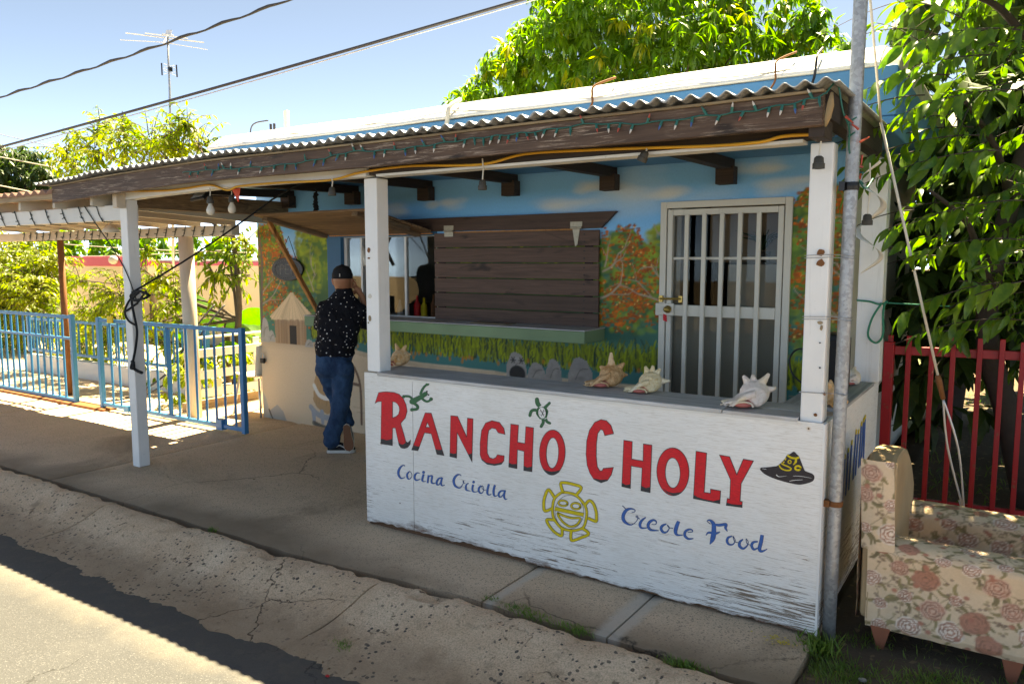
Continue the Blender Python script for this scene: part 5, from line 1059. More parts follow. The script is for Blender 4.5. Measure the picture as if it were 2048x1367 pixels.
def conch(px, py, size, horns, mat, label, yaw, Y=3.84, lipdir=-1, z=1.043, loc=None):
    p = loc if loc is not None else atZ(px, py, z); p = Vector((p.x, p.y, z))
    root = thing('conch_shell', label, 'shell', tuple(p), 'conch shells on the bar counter')
    S = size; mb = MB(); ax = Vector((math.cos(yaw), math.sin(yaw), 0)); sd = Vector((-ax.y, ax.x, 0)); up = Vector((0, 0, 1))
    # body whorl: fat spindle lying on its side, axis towards the viewer, spire up and back
    o = p + up * 0.36 * S
    def q(a, b, c): return o + ax * a * S + sd * b * S + up * c * S
    mb.loft([(q(0.02, -0.46, -0.2), ax * 0.05 * S, up * 0.04 * S), (q(0.02, -0.38, -0.17), ax * 0.17 * S, up * 0.14 * S), (q(0, -0.22, -0.06), ax * 0.32 * S, up * 0.28 * S), (q(0, 0.02, 0), ax * 0.42 * S, up * 0.36 * S), (q(0.02, 0.2, 0.03), ax * 0.4 * S, up * 0.34 * S), (q(0.02, 0.32, 0.05), ax * 0.26 * S, up * 0.24 * S), (q(0.02, 0.44, 0.06), ax * 0.14 * S, up * 0.14 * S), (q(0.02, 0.56, 0.07), ax * 0.03 * S, up * 0.03 * S)], 18)
    ld = lipdir
    for k in range(7):     # flared wing of the lip, built of overlapping ribs so that its rim is frilled
        t = k / 6; y = -0.42 + 0.66 * t; rch = 0.66 + 0.2 * math.sin(math.pi * t) + 0.05 * math.sin(k * 2.2); cu = 0.05 * math.sin(k * 1.9)
        mb.loft([(q(0, y * 0.8, 0.05), sd * 0.12 * S, up * 0.12 * S), (q(ld * 0.3, y, -0.04), sd * 0.1 * S, up * 0.1 * S), (q(ld * 0.52, y, -0.18), sd * 0.09 * S, up * 0.06 * S), (q(ld * rch, y, -0.29 + cu), sd * 0.07 * S, up * 0.035 * S), (q(ld * (rch + 0.07), y - 0.02, -0.3 + cu), sd * 0.03 * S, up * 0.02 * S)], 10)
    for an, L, y in horns:
        d = (ax * math.cos(an) + up * math.sin(an)).normalized(); b = q(0, y, 0.02) + d * 0.26 * S
        mb.tube([b - d * 0.06 * S, b + d * L * 0.3 * S, b + d * L * 0.7 * S, b + d * L * S + sd * 0.04 * S], [0.2 * S, 0.12 * S, 0.075 * S, 0.045 * S], 12)
    V, F = remeshed(mb, 0.02 * S, 4); off = np.array(p)
    me = bpy.data.meshes.new('body'); me.from_pydata([tuple(v - off) for v in V], [], F)
    for f in me.polygons: f.use_smooth = True
    b_ = link_mesh('body', me, mat, root); b_.data.update()
    dn = b_.modifiers.new('rough', 'DISPLACE'); tx = bpy.data.textures.new('sh', 'CLOUDS'); tx.noise_scale = 0.02; dn.texture = tx; dn.strength = 0.005 * S / 0.2; dn.mid_level = 0.5; dn.texture_coords = 'LOCAL'
    mb = MB(); mb.loft([(q(ld * 0.34, -0.5, -0.26), ax * 0.02 * S, up * 0.02 * S), (q(ld * 0.34, -0.49, -0.25), ax * 0.26 * S, up * 0.07 * S), (q(ld * 0.3, -0.36, -0.22), ax * 0.28 * S, up * 0.1 * S), (q(ld * 0.2, -0.1, -0.2), ax * 0.2 * S, up * 0.08 * S)], 14); mb.build('pink_aperture', M['shell_pink'], root, smooth=True)
    mb = MB(); mb.tube(vcat([q(ld * 0.62, -0.46, -0.3), q(ld * 0.5, -0.5, -0.2), q(ld * 0.3, -0.52, -0.16), q(ld * 0.12, -0.52, -0.2), q(ld * 0.06, -0.5, -0.3)], 5), 0.03 * S, 8); mb.build('aperture_rim', mat, root, smooth=True)
    return root
conch(800, 731, 0.155, [(1.15, 0.34, 0.12), (2.0, 0.4, 0.16), (0.3, 0.2, 0.14), (2.8, 0.1, 0.1)], M['shell_orange'], 'orange-brown conch shell beside the middle porch post', 0.35)
conch(1222, 772, 0.17, [(1.6, 0.5, 0.16), (0.75, 0.34, 0.16), (2.5, 0.22, 0.12), (0.0, 0.28, 0.16)], M['shell_tan'], 'tan speckled conch shell with tall upright horn', 0.4)
conch(1300, 784, 0.155, [(1.95, 0.3, 0.2), (1.45, 0.3, 0.24), (0.95, 0.3, 0.2), (0.05, 0.42, 0.16)], M['shell_cream'], 'cream conch shell with three short horns and pink lip, in front of the door', 0.3)
conch(1508, 812, 0.175, [(2.15, 0.3, 0.16), (1.65, 0.24, 0.22), (0.95, 0.42, 0.14), (0.25, 0.36, 0.12)], M['shell_white'], 'whitish conch shell nearest the right-hand post', 0.35)
conch(0, 0, 0.13, [(1.2, 0.3, 0.16), (2.1, 0.3, 0.16), (0.4, 0.25, 0.12)], M['shell_orange'], 'small conch shell half hidden behind the galvanised pole', 1.6, z=1.038, loc=Vector((-0.775, 4.2, 1.038)))
conch(0, 0, 0.12, [(1.2, 0.25, 0.16), (2.1, 0.2, 0.16)], M['shell_white'], 'pale shell beside the rear post behind the speaker', 0.6, z=1.038, loc=Vector((-0.81, 4.93, 1.038)))

# black speaker on the side counter
sp_ = thing('speaker', 'black rounded loudspeaker standing on the side counter behind the pole', 'speaker', (-0.83, 4.55, 1.038))
MB().box(-0.92, -0.775, 4.45, 4.65, 1.04, 1.37).build('cabinet', M['blackplastic'], sp_, bevel=0.03)
MB().box(-0.9, -0.795, 4.443, 4.449, 1.07, 1.34).build('grille', M['black'], sp_, bevel=0.003)
o = MB().tube(vcat([(-0.93, 4.6, 1.2), (-1.05, 4.66, 1.26), (-1.12, 4.7, 1.2), (-1.1, 4.7, 1.1), (-1.0, 4.66, 1.045), (-0.9, 4.64, 1.05)], 8), 0.005, 6).build('power_lead', M['cable'], loc=(-1.0, 4.65, 1.04), smooth=True); tag(o, 'black looping lead beside the speaker on the counter', 'cable')

# ------------------------------------------------------------------ galvanised pole, guy wire, ties
pole = thing('galvanised_pole', 'tall galvanised steel pole strapped to the right-hand porch post', 'pole', (-0.675, 3.8, -0.06))
pb = Vector((-0.677, 3.79, -0.06)); pt = Vector((-0.655, 3.79, 4.2)); mm = MB(); mm.tube([pb.lerp(pt, i / 10) for i in range(11)], 0.03, 16); mm.build('shaft', M['galv'], pole, smooth=True)
mm = MB(); zc_ = 2.1; c_ = pb.lerp(pt, (zc_ + 0.06) / 4.26); mm.lathe([(0.033, -0.018), (0.036, 0), (0.033, 0.018)], c_, (0, 0, 1), 14); mm.box(c_.x - 0.045, c_.x - 0.02, c_.y - 0.045, c_.y - 0.025, 2.08, 2.12); mm.build('clamp', M['blackplastic'], pole, smooth=False)
c_ = pb.lerp(pt, 0.16); mm = MB(); mm.lathe([(0.032, -0.015), (0.036, 0), (0.032, 0.012)], (c_.x, c_.y, 0.64), (0, 0, 1), 14); mm.box(c_.x - 0.045, c_.x - 0.02, c_.y - 0.04, c_.y, 0.625, 0.655); mm.build('rusted_collar', M['rusty'], pole)
def tie(z, label, r=0.0016, n=1):
    mm = MB()
    for k in range(n):
        zz = z + 0.012 * k; x0, x1, y0, y1 = -0.84, -0.638, 3.722, 3.835
        mm.tube([(x0, y0 + 0.09, zz), (x0, y0, zz), (-0.73, y0 - 0.001, zz + 0.004), (-0.69, 3.752, zz + 0.002), (x1, 3.76, zz - 0.004), (x1, 3.815, zz)], r, 5)
    tag(mm.build('tie_wire', M['galv'], loc=(-0.74, 3.74, z)), label, 'wire', 'wires lashing the pole to the post')
tie(1.78, 'upper double tie wire lashing pole to white post', n=2); tie(1.5, 'middle double tie wire lashing pole to white post', n=2); tie(1.16, 'lowest tie wire lashing pole to white post', 0.002)
g0 = Vector((-0.655, 3.84, 2.6)); 
ga = atY(1762, 245, 4.3); gb = atY(1880, 770, 4.7); gc = atY(1928, 1022, 4.82)
guy = thing('guy_wire', 'pale guy wire with a looped grip running down to the ground before the red fence', 'wire', tuple(gc))
mm = MB(); mm.tube([ga, gb], 0.007, 8); mm.build('strand', M['white_wire'], guy, smooth=True)
mm = MB(); d_ = (gb - ga).normalized(); mm.tube([gb - d_ * 0.06, gb - d_ * 0.03, gb + d_ * 0.08], [0.012, 0.016, 0.012], 8); mm.build('clamp', M['rusty'], guy, smooth=True)
mm = MB(); mm.tube(vcat([gb + d_ * 0.08, gb.lerp(gc, 0.5) + Vector((-0.02, 0, 0)), gc], 6), 0.006, 6); mm.tube(vcat([gb + d_ * 0.08, gb.lerp(gc, 0.5) + Vector((0.03, 0, 0)), gc], 6), 0.006, 6); mm.tube([gc - Vector((0.02, 0, -0.06)), gc], 0.012, 6); mm.build('grip_loop', M['steel'], guy, smooth=True)
ge = gc + (gc - gb) * 1.25; mm = MB(); mm.tube([gc, Vector((ge.x, ge.y, -0.08))], 0.008, 6); mm.build('anchor_rod', M['rusty'], guy, smooth=True)
tp = ga - (gb - ga).normalized() * 0.75; mm = MB(); mm.tube([ga, Vector((-0.64, 3.82, 3.0))], 0.006, 6); mm.build('upper_strand', M['white_wire'], guy, smooth=True)
# green rope loop on the rear post
mm = MB(); a = Vector((-0.83, 5.065, 1.53)); mm.tube(vcat([a, (-0.76, 5.06, 1.525), (-0.70, 5.06, 1.51), (-0.66, 5.07, 1.53)], 6), 0.006, 6); mm.tube(vcat([(-0.69, 5.055, 1.52), (-0.74, 5.05, 1.42), (-0.755, 5.05, 1.32), (-0.71, 5.05, 1.28), (-0.675, 5.05, 1.33), (-0.68, 5.055, 1.45), (-0.675, 5.06, 1.52)], 8), 0.007, 6)
mm.tube([(-0.67, 5.06, 1.52), (-0.35, 5.25, 1.5)], 0.004, 5); tag(mm.build('green_rope', M['green_rope'], loc=tuple(a), smooth=True), 'green rope tied in a hanging loop round the rear white post', 'rope')
# white spiral ribbon and socket under the roof corner
mm = MB(); V = []; F = []; n = 90
for i in range(n + 1):
    t = i / n; an = t * 4.4 * math.pi + 1.0; r_ = 0.06 + 0.015 * math.sin(t * 3); c = Vector((-0.66, 4.3, 2.26 - 0.56 * t)); d = Vector((math.cos(an), math.sin(an), 0))
    V += [tuple(c + d * r_), tuple(c + d * (r_ - 0.012 - 0.02 * math.sin(math.pi * t)) + Vector((0, 0, 0.012)))]
F = [(2 * i, 2 * i + 1, 2 * i + 3, 2 * i + 2) for i in range(n)]; mm._add(V, F); o = mm.build('spiral_ribbon', M['ribbon'], loc=(-0.66, 4.3, 2.26), smooth=True); o.modifiers.new('t', 'SOLIDIFY').thickness = 0.002
tag(o, 'white spiral ribbon spinner hanging under the porch corner', 'ribbon')
def socket_thing(p, label, wire=0.1, bulb=False, tilt=0.0):
    root = thing('light_socket', label, 'light', tuple(p), 'sockets on the yellow festoon cable'); p = Vector(p)
    mm = MB(); mm.tube([p + Vector((0, 0, wire)), p + Vector((0.006, 0, wire * 0.5)), p], 0.004, 6); mm.build('drop_wire', M['white_wire'], root)
    mm = MB(); mm.lathe([(0.012, 0), (0.02, -0.008), (0.022, -0.03), (0.026, -0.032), (0.026, -0.055), (0.018, -0.055), (0.016, -0.03)], p, (tilt, 0, 1), 12); mm.build('holder', M['socket'], root, smooth=True, auto=R(40))
    if bulb:
        mm = MB(); mm.lathe([(0.013, -0.05), (0.015, -0.065), (0.026, -0.085), (0.031, -0.105), (0.028, -0.125), (0.015, -0.138), (0.001, -0.141)], p, (tilt, 0, 1), 14); mm.build('bulb', M['bulb'], root, smooth=True)
    return root
# yellow festoon cable under the beam
fy = 3.66
cpx = [(245, 383), (330, 381), (375, 376), (420, 370), (455, 380), (480, 372), (560, 365), (660, 360), (720, 345), (820, 332), (960, 329), (1050, 308), (1180, 300), (1290, 296), (1420, 292), (1520, 284), (1570, 272), (1660, 268)]
mm = MB(); pts = [atY(x, y, fy) for x, y in cpx]; mm.tube(vcat(pts, 6), 0.008, 7); fest = mm.build('festoon_cable', M['yellow_cable'], loc=tuple(pts[8]), smooth=True); tag(fest, 'yellow flex carrying light sockets along the porch beam', 'cable')
for (x, y, w, b, lab) in ((420, 392, 0.06, True, 'frosted bulb in a socket hanging left of the orange pennant'), (664, 374, 0.06, False, 'empty socket hanging just left of the middle post'), (965, 360, 0.12, False, 'empty socket on a white drop wire above the shutter'), (1292, 302, 0.01, False, 'empty socket tilted against the beam near the door'), (1638, 312, 0.12, False, 'empty socket hanging in front of the right-hand white post')):
    socket_thing(atY(x, y, fy - 0.01), lab, w, b, 0.5 if 'tilted' in lab else 0)
socket_thing(Vector((-0.665, 4.25, 2.0)), 'empty socket dangling by the white ribbon on the right', 0.25)
p = atY(463, 390, 3.9); socket_thing(p, 'frosted bulb hanging beneath the orange pennant', 0.03, True)
mm = MB(); p = atY(472, 378, 3.8); mm.prism([(p.x - 0.05, 3.8, p.z), (p.x + 0.05, 3.8, p.z + 0.005), (p.x + 0.02, 3.8, p.z - 0.1)], (0, 0.003, 0)); tag(mm.build('pennant', M['orange_plastic'], loc=tuple(p)), 'small orange pennant hanging behind the porch beam', 'flag')
# solar lamp under the beam
sol = thing('solar_lamp', 'small grey solar lamp fixed under the white porch beam', 'lamp', tuple(atY(400, 385, 3.9))); p = atY(402, 392, 3.9)
mm = MB(); mm.beam(p + Vector((-0.09, 0, 0.0)), p + Vector((0.09, 0, 0.012)), 0.11, 0.02, (0, -0.7, 0.7)); mm.build('housing', M['blackplastic'], sol, bevel=0.004)
mm = MB(); mm.beam(p + Vector((-0.075, -0.012, 0.014)), p + Vector((0.075, -0.012, 0.026)), 0.09, 0.003, (0, -0.7, 0.7)); mm.build('solar_cell', M['panelgrey'], sol)
# mini string lights along the fascia
sy = 3.472; lp = [(365, 345), (420, 340), (470, 337), (560, 330), (640, 318), (700, 304), (780, 300), (860, 290), (940, 278), (1010, 270), (1080, 262), (1180, 248), (1280, 247), (1400, 233), (1500, 222), (1600, 203), (1652, 188)]
strg = thing('string_lights', 'green mini string lights draped along the brown fascia', 'string lights', tuple(atY(900, 285, sy)))
cur = vcat([atY(x, y, sy) for x, y in lp], 8)
cur = [c + Vector((0, 0.002 * math.sin(i * 2.3), 0.004 * math.sin(i * 1.1))) for i, c in enumerate(cur)]
mm = MB(); mm.tube(cur, 0.0035, 5); mm.build('wire', M['green_wire'], strg, smooth=True)
rr = random.Random(4); mats = ['bulb_red', 'bulb_clear', 'bulb_blue', 'bulb_red', 'green_wire', 'bulb_clear']
for i in range(3, len(cur) - 2, 2):
    p = cur[i]; d = Vector((rr.uniform(-0.5, 0.5), -0.25, -1 if rr.random() < 0.72 else 0.8)).normalized()
    mm = MB(); mm.tube([p, p + d * 0.026], [0.006, 0.007], 6); h_ = mm.build('bulb_holder', M['green_wire'], strg)
    mm = MB(); mm.tube([p + d * 0.026, p + d * 0.036, p + d * 0.047], [0.005, 0.0045, 0.001], 6); mm.build('mini_bulb', M[rr.choice(mats)], h_)
mm = MB(); p = cur[-1]; mm.tube(vcat([p, p + Vector((0.03, 0.06, 0.05)), p + Vector((0.05, 0.1, -0.06)), p + Vector((0.06, 0.2, -0.12)), p + Vector((0.05, 0.3, -0.22)), p + Vector((0.08, 0.5, -0.35)), p + Vector((0.1, 0.62, -0.3))], 6), 0.004, 5); mm.build('wire', M['green_wire'], strg, smooth=True)
for i in range(12):
    q_ = p + Vector((0.05 + 0.05 * rr.random(), 0.12 + 0.5 * i / 12, -0.08 - 0.27 * i / 12)); d = Vector((rr.uniform(-1, 1), rr.uniform(-1, 1), rr.uniform(-1, 0.6))).normalized(); mm = MB(); mm.tube([q_, q_ + d * 0.045], [0.006, 0.003], 5); mm.build('mini_bulb', M['green_wire'] if i % 2 else M['bulb_red'], strg)
# dry gourd pod hung at the fascia end
mm = MB(); p = atY(1664, 185, 3.46); mm.tube([p, p + Vector((-0.004, 0, -0.05)), p + Vector((-0.012, 0, -0.1)), p + Vector((-0.02, 0, -0.135))], [0.006, 0.015, 0.013, 0.004], 8); tag(mm.build('dry_pod', M['straw'], loc=tuple(p), smooth=True), 'dry brown pod hanging at the right end of the fascia', 'pod')
# ------------------------------------------------------------------ under the porch: rope, sign, prop, padlock
mm = MB(); pr0 = hpt(hx0 + 0.1, 0.76, -0.05); pr1 = Vector((-5.96, 5.5, 1.23)); mm.beam(pr0 + Vector((0.02, 0, 0)), pr1, 0.05, 0.03, (1, 0.3, 0)); tag(mm.build('prop_stick', M['prop'], loc=tuple(pr1), bevel=0.004), 'orange-brown timber stick propping the raised hatch open', 'prop')
osn = thing('open_sign', 'black oval sign with dotted letters hung on the mural wall', 'sign', (-6.6, 5.66, 1.55)); oc = Vector((-6.615, 5.675, 1.675))
oval = [(oc.x + 0.245 * math.cos(a) , 5.665, oc.z + 0.125 * math.sin(a)) for a in [2 * math.pi * i / 40 for i in range(40)]]
MB().prism(oval, (0, 0.022, 0)).build('board', M['blackplastic'], osn, bevel=0.005)
mm = MB(); dotr = 0.0042
def dots(pl, st=0.014):
    for a, b in zip(pl[:-1], pl[1:]):
        L = math.hypot(b[0] - a[0], b[1] - a[1]); n = max(1, int(L / st))
        for i in range(n + 1): t = i / n; mm.lathe([(dotr, 0), (dotr * 0.7, 0.003)], (oc.x + a[0] + (b[0] - a[0]) * t, 5.664, oc.z + a[1] + (b[1] - a[1]) * t), (0, -1, 0), 6)
dots([(-0.15 + 0.032 * math.cos(a), 0.05 * math.sin(a)) for a in [2 * math.pi * i / 12 for i in range(13)]])
dots([(-0.1, -0.05), (-0.1, 0.05), (-0.062, 0.05), (-0.044, 0.026), (-0.062, 0.002), (-0.1, 0.0)])
dots([(0.03, 0.05), (-0.02, 0.05), (-0.02, -0.05), (0.03, -0.05)]); dots([(-0.02, 0), (0.02, 0)]); dots([(0.07, -0.05), (0.07, 0.05), (0.13, -0.05), (0.13, 0.05)])
dots([(0.19 * math.cos(a), 0.095 * math.sin(a)) for a in [2 * math.pi * i / 36 for i in range(37)]], 0.018)
mm.build('dot_lettering', M['bulb'], osn)['kind'] = 'stuff'
mm = MB(); mm.tube([(oc.x - 0.12, 5.67, oc.z + 0.11), (oc.x + 0.03, 5.675, oc.z + 0.35), (oc.x + 0.15, 5.67, oc.z + 0.1)], 0.004, 5); mm.build('hanging_cord', M['cable'], osn)
# twisted black cord holding the hatch up
mm = MB(); a = Vector((-5.42, 5.0, 2.42)); b = hpt(-5.3, 0.78, 0.02); pts = []; rr_ = []
for i in range(26): t = i / 25; pts.append(a.lerp(b, t) + Vector((0.012 * math.sin(i * 2.1), 0.01 * math.cos(i * 1.7), 0))); rr_.append(0.012 + 0.009 * abs(math.sin(i * 1.9)) if 0.2 < t else 0.006)
mm.tube(pts, rr_, 7); tag(mm.build('hatch_cord', M['rope'], loc=tuple(a), smooth=True), 'thick knotted black cord holding the hatch up from the rafters', 'rope')
# black rope: from the hatch corner down to the left post, tied off with a knot and a hanging tail
rope = thing('tie_rope', 'black rope strung from the hatch to the left white post, knotted with a tail', 'rope', (-6.3, 3.7, 1.45))
A = hpt(hx0 + 0.3, 0.9, 0.12); B = Vector((-6.25, 3.695, 1.5)); mm = MB(); pts = [A.lerp(B, t / 12) + Vector((0, 0, -0.03 * math.sin(math.pi * t / 12))) for t in range(13)]; A2 = Vector((-5.3, 4.75, 2.45)); mm.tube([A2] + pts, 0.008, 7); mm.build('strung_line', M['rope'], rope, smooth=True)
def rp(x, y, d=0.0): return atY(x, y, 3.672 + d)
mm = MB()
mm.tube(vcat([rp(296, 588), rp(278, 582), rp(262, 590), rp(268, 600), rp(290, 596), rp(300, 590, 0.05)], 8), 0.011, 7)
mm.tube(vcat([rp(272, 584), rp(256, 605), rp(250, 625), rp(258, 642), rp(272, 650)], 8), 0.009, 7); mm.tube(vcat([rp(278, 584), rp(264, 600), rp(268, 628), rp(274, 660), rp(272, 690), rp(266, 722)], 8), 0.01, 7)
mm.tube(vcat([rp(292, 582), rp(275, 605), rp(266, 612), rp(252, 622)], 8), 0.009, 7); mm.build('post_knot', M['rope'], rope, smooth=True)
mm = MB(); c = rp(267, 730); mm.tube(vcat([c + Vector((-0.02, 0, 0.03)), c + Vector((0.02, -0.012, 0.02)), c + Vector((0.02, -0.012, -0.02)), c + Vector((-0.015, -0.012, -0.02)), c + Vector((0.0, 0, 0.03)), c + Vector((0.01, 0, -0.03)), rp(284, 745)], 6), 0.013, 7); mm.build('tail_knot', M['rope'], rope, smooth=True)
# padlock on the mural corner
pd = thing('padlock', 'small black padlock hanging on the mural corner', 'padlock', (-7.04, 5.68, 0.7)); p = atY(526, 716, 5.68)
MB().box(p.x - 0.03, p.x + 0.03, 5.66, 5.69, p.z - 0.055, p.z).build('body', M['blackplastic'], pd, bevel=0.006)
mm = MB(); mm.tube(vcat([(p.x - 0.02, 5.675, p.z), (p.x - 0.02, 5.675, p.z + 0.04), (p.x + 0.0, 5.675, p.z + 0.06), (p.x + 0.02, 5.675, p.z + 0.04), (p.x + 0.02, 5.675, p.z)], 6), 0.005, 6); mm.build('shackle', M['steel'], pd, smooth=True)
# fluorescent tube/rolled paper behind the glass
mm = MB(); mm.tube([(-5.42, 5.6, 1.9), (-5.35, 5.55, 1.72)], 0.018, 10); tag(mm.build('white_tube', M['bulb'], loc=(-5.4, 5.6, 1.75), smooth=True), 'short white tube hanging at the serving window by the middle post', 'tube')
o = MB().box(-5.42, -5.2, WALL_Y + 0.012, WALL_Y + 0.02, 1.25, 1.42).build('notice', M['roomlight'], loc=(-5.3, WALL_Y, 1.25)); tag(o, 'grey notice standing in the serving window to the right of the man', 'notice')
o = MB().box(-4.0, -3.62, 5.42, 5.58, 1.228, 1.233).build('straw_papers', M['rawtrim'], loc=(-3.8, 5.5, 1.228)); tag(o, 'thin pale slats lying on the green counter shelf', 'slats')

# ------------------------------------------------------------------ blue gate and fence
GY = 4.95
gate = thing('blue_gate', 'blue steel bar gate standing ajar left of the mural', 'gate', (-7.8, GY, 0.0))
gx0, gx1, gz0, gz1 = -9.06, -6.5, 0.05, 1.09
def bars(root, x0, x1, y, z0, z1, xs_, mat, wb=0.022, rail=0.04, posts=True):
    MB().box(x0, x1, y - 0.018, y + 0.018, z1 - rail, z1).build('top_rail', mat, root, bevel=0.003); MB().box(x0, x1, y - 0.018, y + 0.018, z0, z0 + rail).build('bottom_rail', mat, root, bevel=0.003)
    for i, x in enumerate(xs_):
        dxb = 0.006 * nz(x * 7.3, y); bm_ = MB(); bm_.tube([(x + dxb * 0.4, y, z0 + rail - 0.004), (x + dxb, y + 0.004 * nz(x * 5, 2), (z0 + z1) / 2), (x, y, z1 - rail + 0.004)], wb * 0.7, 4); bm_.build('bar', mat, root)
    if posts:
        for x in (x0 - 0.028, x1 + 0.028): MB().box(x - 0.027, x + 0.027, y - 0.025, y + 0.025, z0 - 0.02, z1 + 0.012).build('stile', mat, root, bevel=0.003)
bars(gate, gx0, gx1, GY, gz0, gz1, [-8.86, -8.69, -8.5, -8.3, -8.12, -7.94, -7.74, -7.7, -7.56, -7.4, -7.24, -7.08, -6.92, -6.77, -6.61], M['blue'])
MB().box(-6.9, -6.8, GY - 0.035, GY + 0.03, 0.03, 0.14).build('bolt_box', M['blue'], gate, bevel=0.004); MB().box(-8.6, -8.5, GY - 0.035, GY + 0.03, 0.03, 0.1).build('bolt_box', M['blue'], gate, bevel=0.004)
MB().box(-8.84, -8.74, GY - 0.04, GY - 0.02, 1.05, 1.13).build('yellow_tag', M['letter_yellow'], gate)
fen = thing('blue_fence', 'blue steel bar fence at the left edge, left of the gate', 'fence', (-11.5, GY, 0))
bars(fen, -14.2, -9.72, GY, 0.03, 1.1, [-14.05 + 0.165 * i for i in range(26)], M['blue'])
MB().box(-14.2, -9.72, GY - 0.015, GY + 0.015, 0.8, 0.83).build('middle_rail', M['blue'], fen)
MB().box(-14.2, -8.95, GY - 0.09, GY + 0.09, -0.03, 0.028).build('rusty_track', M['rusty'], fen, bevel=0.01)
# low white wall with short blue railing behind
lw = thing('low_wall', 'low white garden wall topped by a short blue railing behind the gate', 'wall', (-10.5, 6.2, 0)); MB().box(-13.5, -8.6, 6.1, 6.25, -0.02, 0.26).build('masonry', M['whitewall'], lw, bevel=0.01)
bars(lw, -13.4, -8.8, 6.17, 0.32, 0.86, [-13.3 + 0.2 * i for i in range(23)], M['blue'])
for (xa_, za) in ((-9.5, 0.0), (-9.3, 0.0)):
    mm = MB(); mm.tube(vcat([(xa_, 5.2, 0.02), (xa_ + 0.35, 5.35, 0.1), (xa_ + 0.62, 5.7, 0.4), (xa_ + 0.72, 6.0, 0.9), (xa_ + 0.74, 6.3, 1.2)], 8), 0.012, 6); tag(mm.build('garden_hose', M['cable'], loc=(xa_, 5.2, 0.02), smooth=True), ('left' if xa_ < -9.4 else 'right') + ' of two dark pipes curving up by the blue gate', 'pipe')

# ------------------------------------------------------------------ the pergola at the left
perg = thing('pergola', 'white timber pergola with reddish corrugated roof adjoining the porch on the left', 'pergola', (-9.5, 4.5, 0))
MB().box(-14.5, -6.26, 3.7, 3.80, 2.105, 2.235).build('front_beam', M['white_x'], perg, bevel=0.005)
MB().box(-12.5, -6.9, 5.2, 5.3, 2.03, 2.135).build('rear_beam', M['cream_x'], perg, bevel=0.005)
for i in range(9):
    x = -6.62 - 0.62 * i; mm = MB(); mm.beam((x, 3.6, 2.285), (x, 5.5, 2.2), 0.042, 0.11); mm.build('joist', M['cream_y'], perg, bevel=0.003)
MB().box(-14.5, -7.03, 3.52, 3.56, 2.3, 2.345).build('fascia_strip', M['rawtrim'], perg, bevel=0.003)
for i in range(7):
    a = -7.02 - 0.8 * (i + 1); b = a + 0.83; V = []; F = []; ys_ = [3.45, 3.6, 4.2, 4.9, 5.5]; nw = 48
    for t in range(nw + 1):
        x = a + (b - a) * t / nw
        for y in ys_: V.append((x, y, 2.362 + 0.018 * math.sin(2 * math.pi * x / 0.135) - 0.045 * (y - 3.45) + 0.003 * (i % 2)))
    k = len(ys_)
    for t in range(nw):
        for j in range(k - 1): F.append((t * k + j, (t + 1) * k + j, (t + 1) * k + j + 1, t * k + j + 1))
    m = MB(); m._add(V, F); o = m.build('roof_sheet', M['oldsheet'], perg, smooth=True); o.modifiers.new('t', 'SOLIDIFY').thickness = 0.004
mm = MB(); mm.tube([(-7.76, 5.26, -0.05), (-7.75, 5.25, 0.9), (-7.77, 5.25, 2.03)], [0.085, 0.078, 0.08], 14); mm.build('round_post', M['cream_z'], perg, smooth=True)
mm = MB(); mm.tube([(-10.45, 5.25, -0.03), (-10.45, 5.25, 2.03)], 0.04, 10); mm.build('steel_post', M['rusty'], perg, smooth=True)
MB().box(-6.3, -6.24, 3.6, 3.68, 2.2, 2.33).build('corner_block', M['cream_z'], perg, bevel=0.004)
for i, x in enumerate((-6.75, -6.98, -7.3, -7.62, -7.95, -8.3, -8.65)):
    pass
# string lights wrapped round both beams
def wrap(xs_, y0, y1, z0, z1, label, lean):
    root = thing('string_lights', label, 'string lights', (xs_[0], y0, z0), 'string lights wrapped round the pergola beams'); mm = MB(); r2 = random.Random(int(-xs_[0] * 100))
    for x in xs_:
        pts = [(x, y0 - 0.006, z1 + 0.006), (x + lean * 0.45, y0 - 0.008, (z0 + z1) / 2 - 0.01), (x + lean, y0 - 0.006, z0 - 0.006), (x + lean * 0.5, y1 + 0.006, z0 - 0.005)]; mm.tube(pts, 0.0045, 5)
        for q in range(3):
            t = r2.random(); p = Vector((x + lean * t, y0 - 0.008, z1 + (z0 - z1) * t)); d = Vector((r2.choice((-1, 1)), -0.3, r2.uniform(-0.8, 0.5))).normalized(); mm.tube([p, p + d * 0.035], [0.006, 0.003], 5)
    mm.build('wire', M['darkwire'], root)['kind'] = 'stuff'; return root
wrap([-6.72 - 0.29 * i for i in range(8)], 3.7, 3.8, 2.105, 2.235, 'dark string lights wound round the bright front pergola beam', 0.09)
wrap([-7.0 - 0.17 * i for i in range(26)], 5.2, 5.3, 2.03, 2.135, 'dark string lights wound round the shaded rear pergola beam', -0.05)
mm = MB(); mm.tube(vcat([(-6.9, 3.69, 2.24), (-6.75, 3.69, 2.1), (-6.5, 3.69, 1.88), (-6.35, 3.685, 1.74), (-6.25, 3.685, 1.6), (-6.24, 3.74, 1.4)], 6), 0.005, 5); tag(mm.build('string_light_tail', M['darkwire'], loc=(-6.35, 3.69, 1.7), smooth=True), 'loose dark light wire hanging down across the left white post', 'wire')
ls = thing('lamp_shade', 'small pale enamel lamp shade hanging under the pergola', 'lamp', (-7.1, 4.2, 1.98)); p = atY(222, 462, 4.2)
MB().lathe([(0.015, 0.07), (0.03, 0.06), (0.07, 0.02), (0.085, -0.015), (0.08, -0.015), (0.02, 0.04)], p, (0, 0, 1), 18).build('shade', M['lamp_shade'], ls, smooth=True); MB().tube([p + Vector((0, 0, 0.065)), p + Vector((0, 0, 0.25))], 0.005, 6).build('stem', M['lamp_shade'], ls)

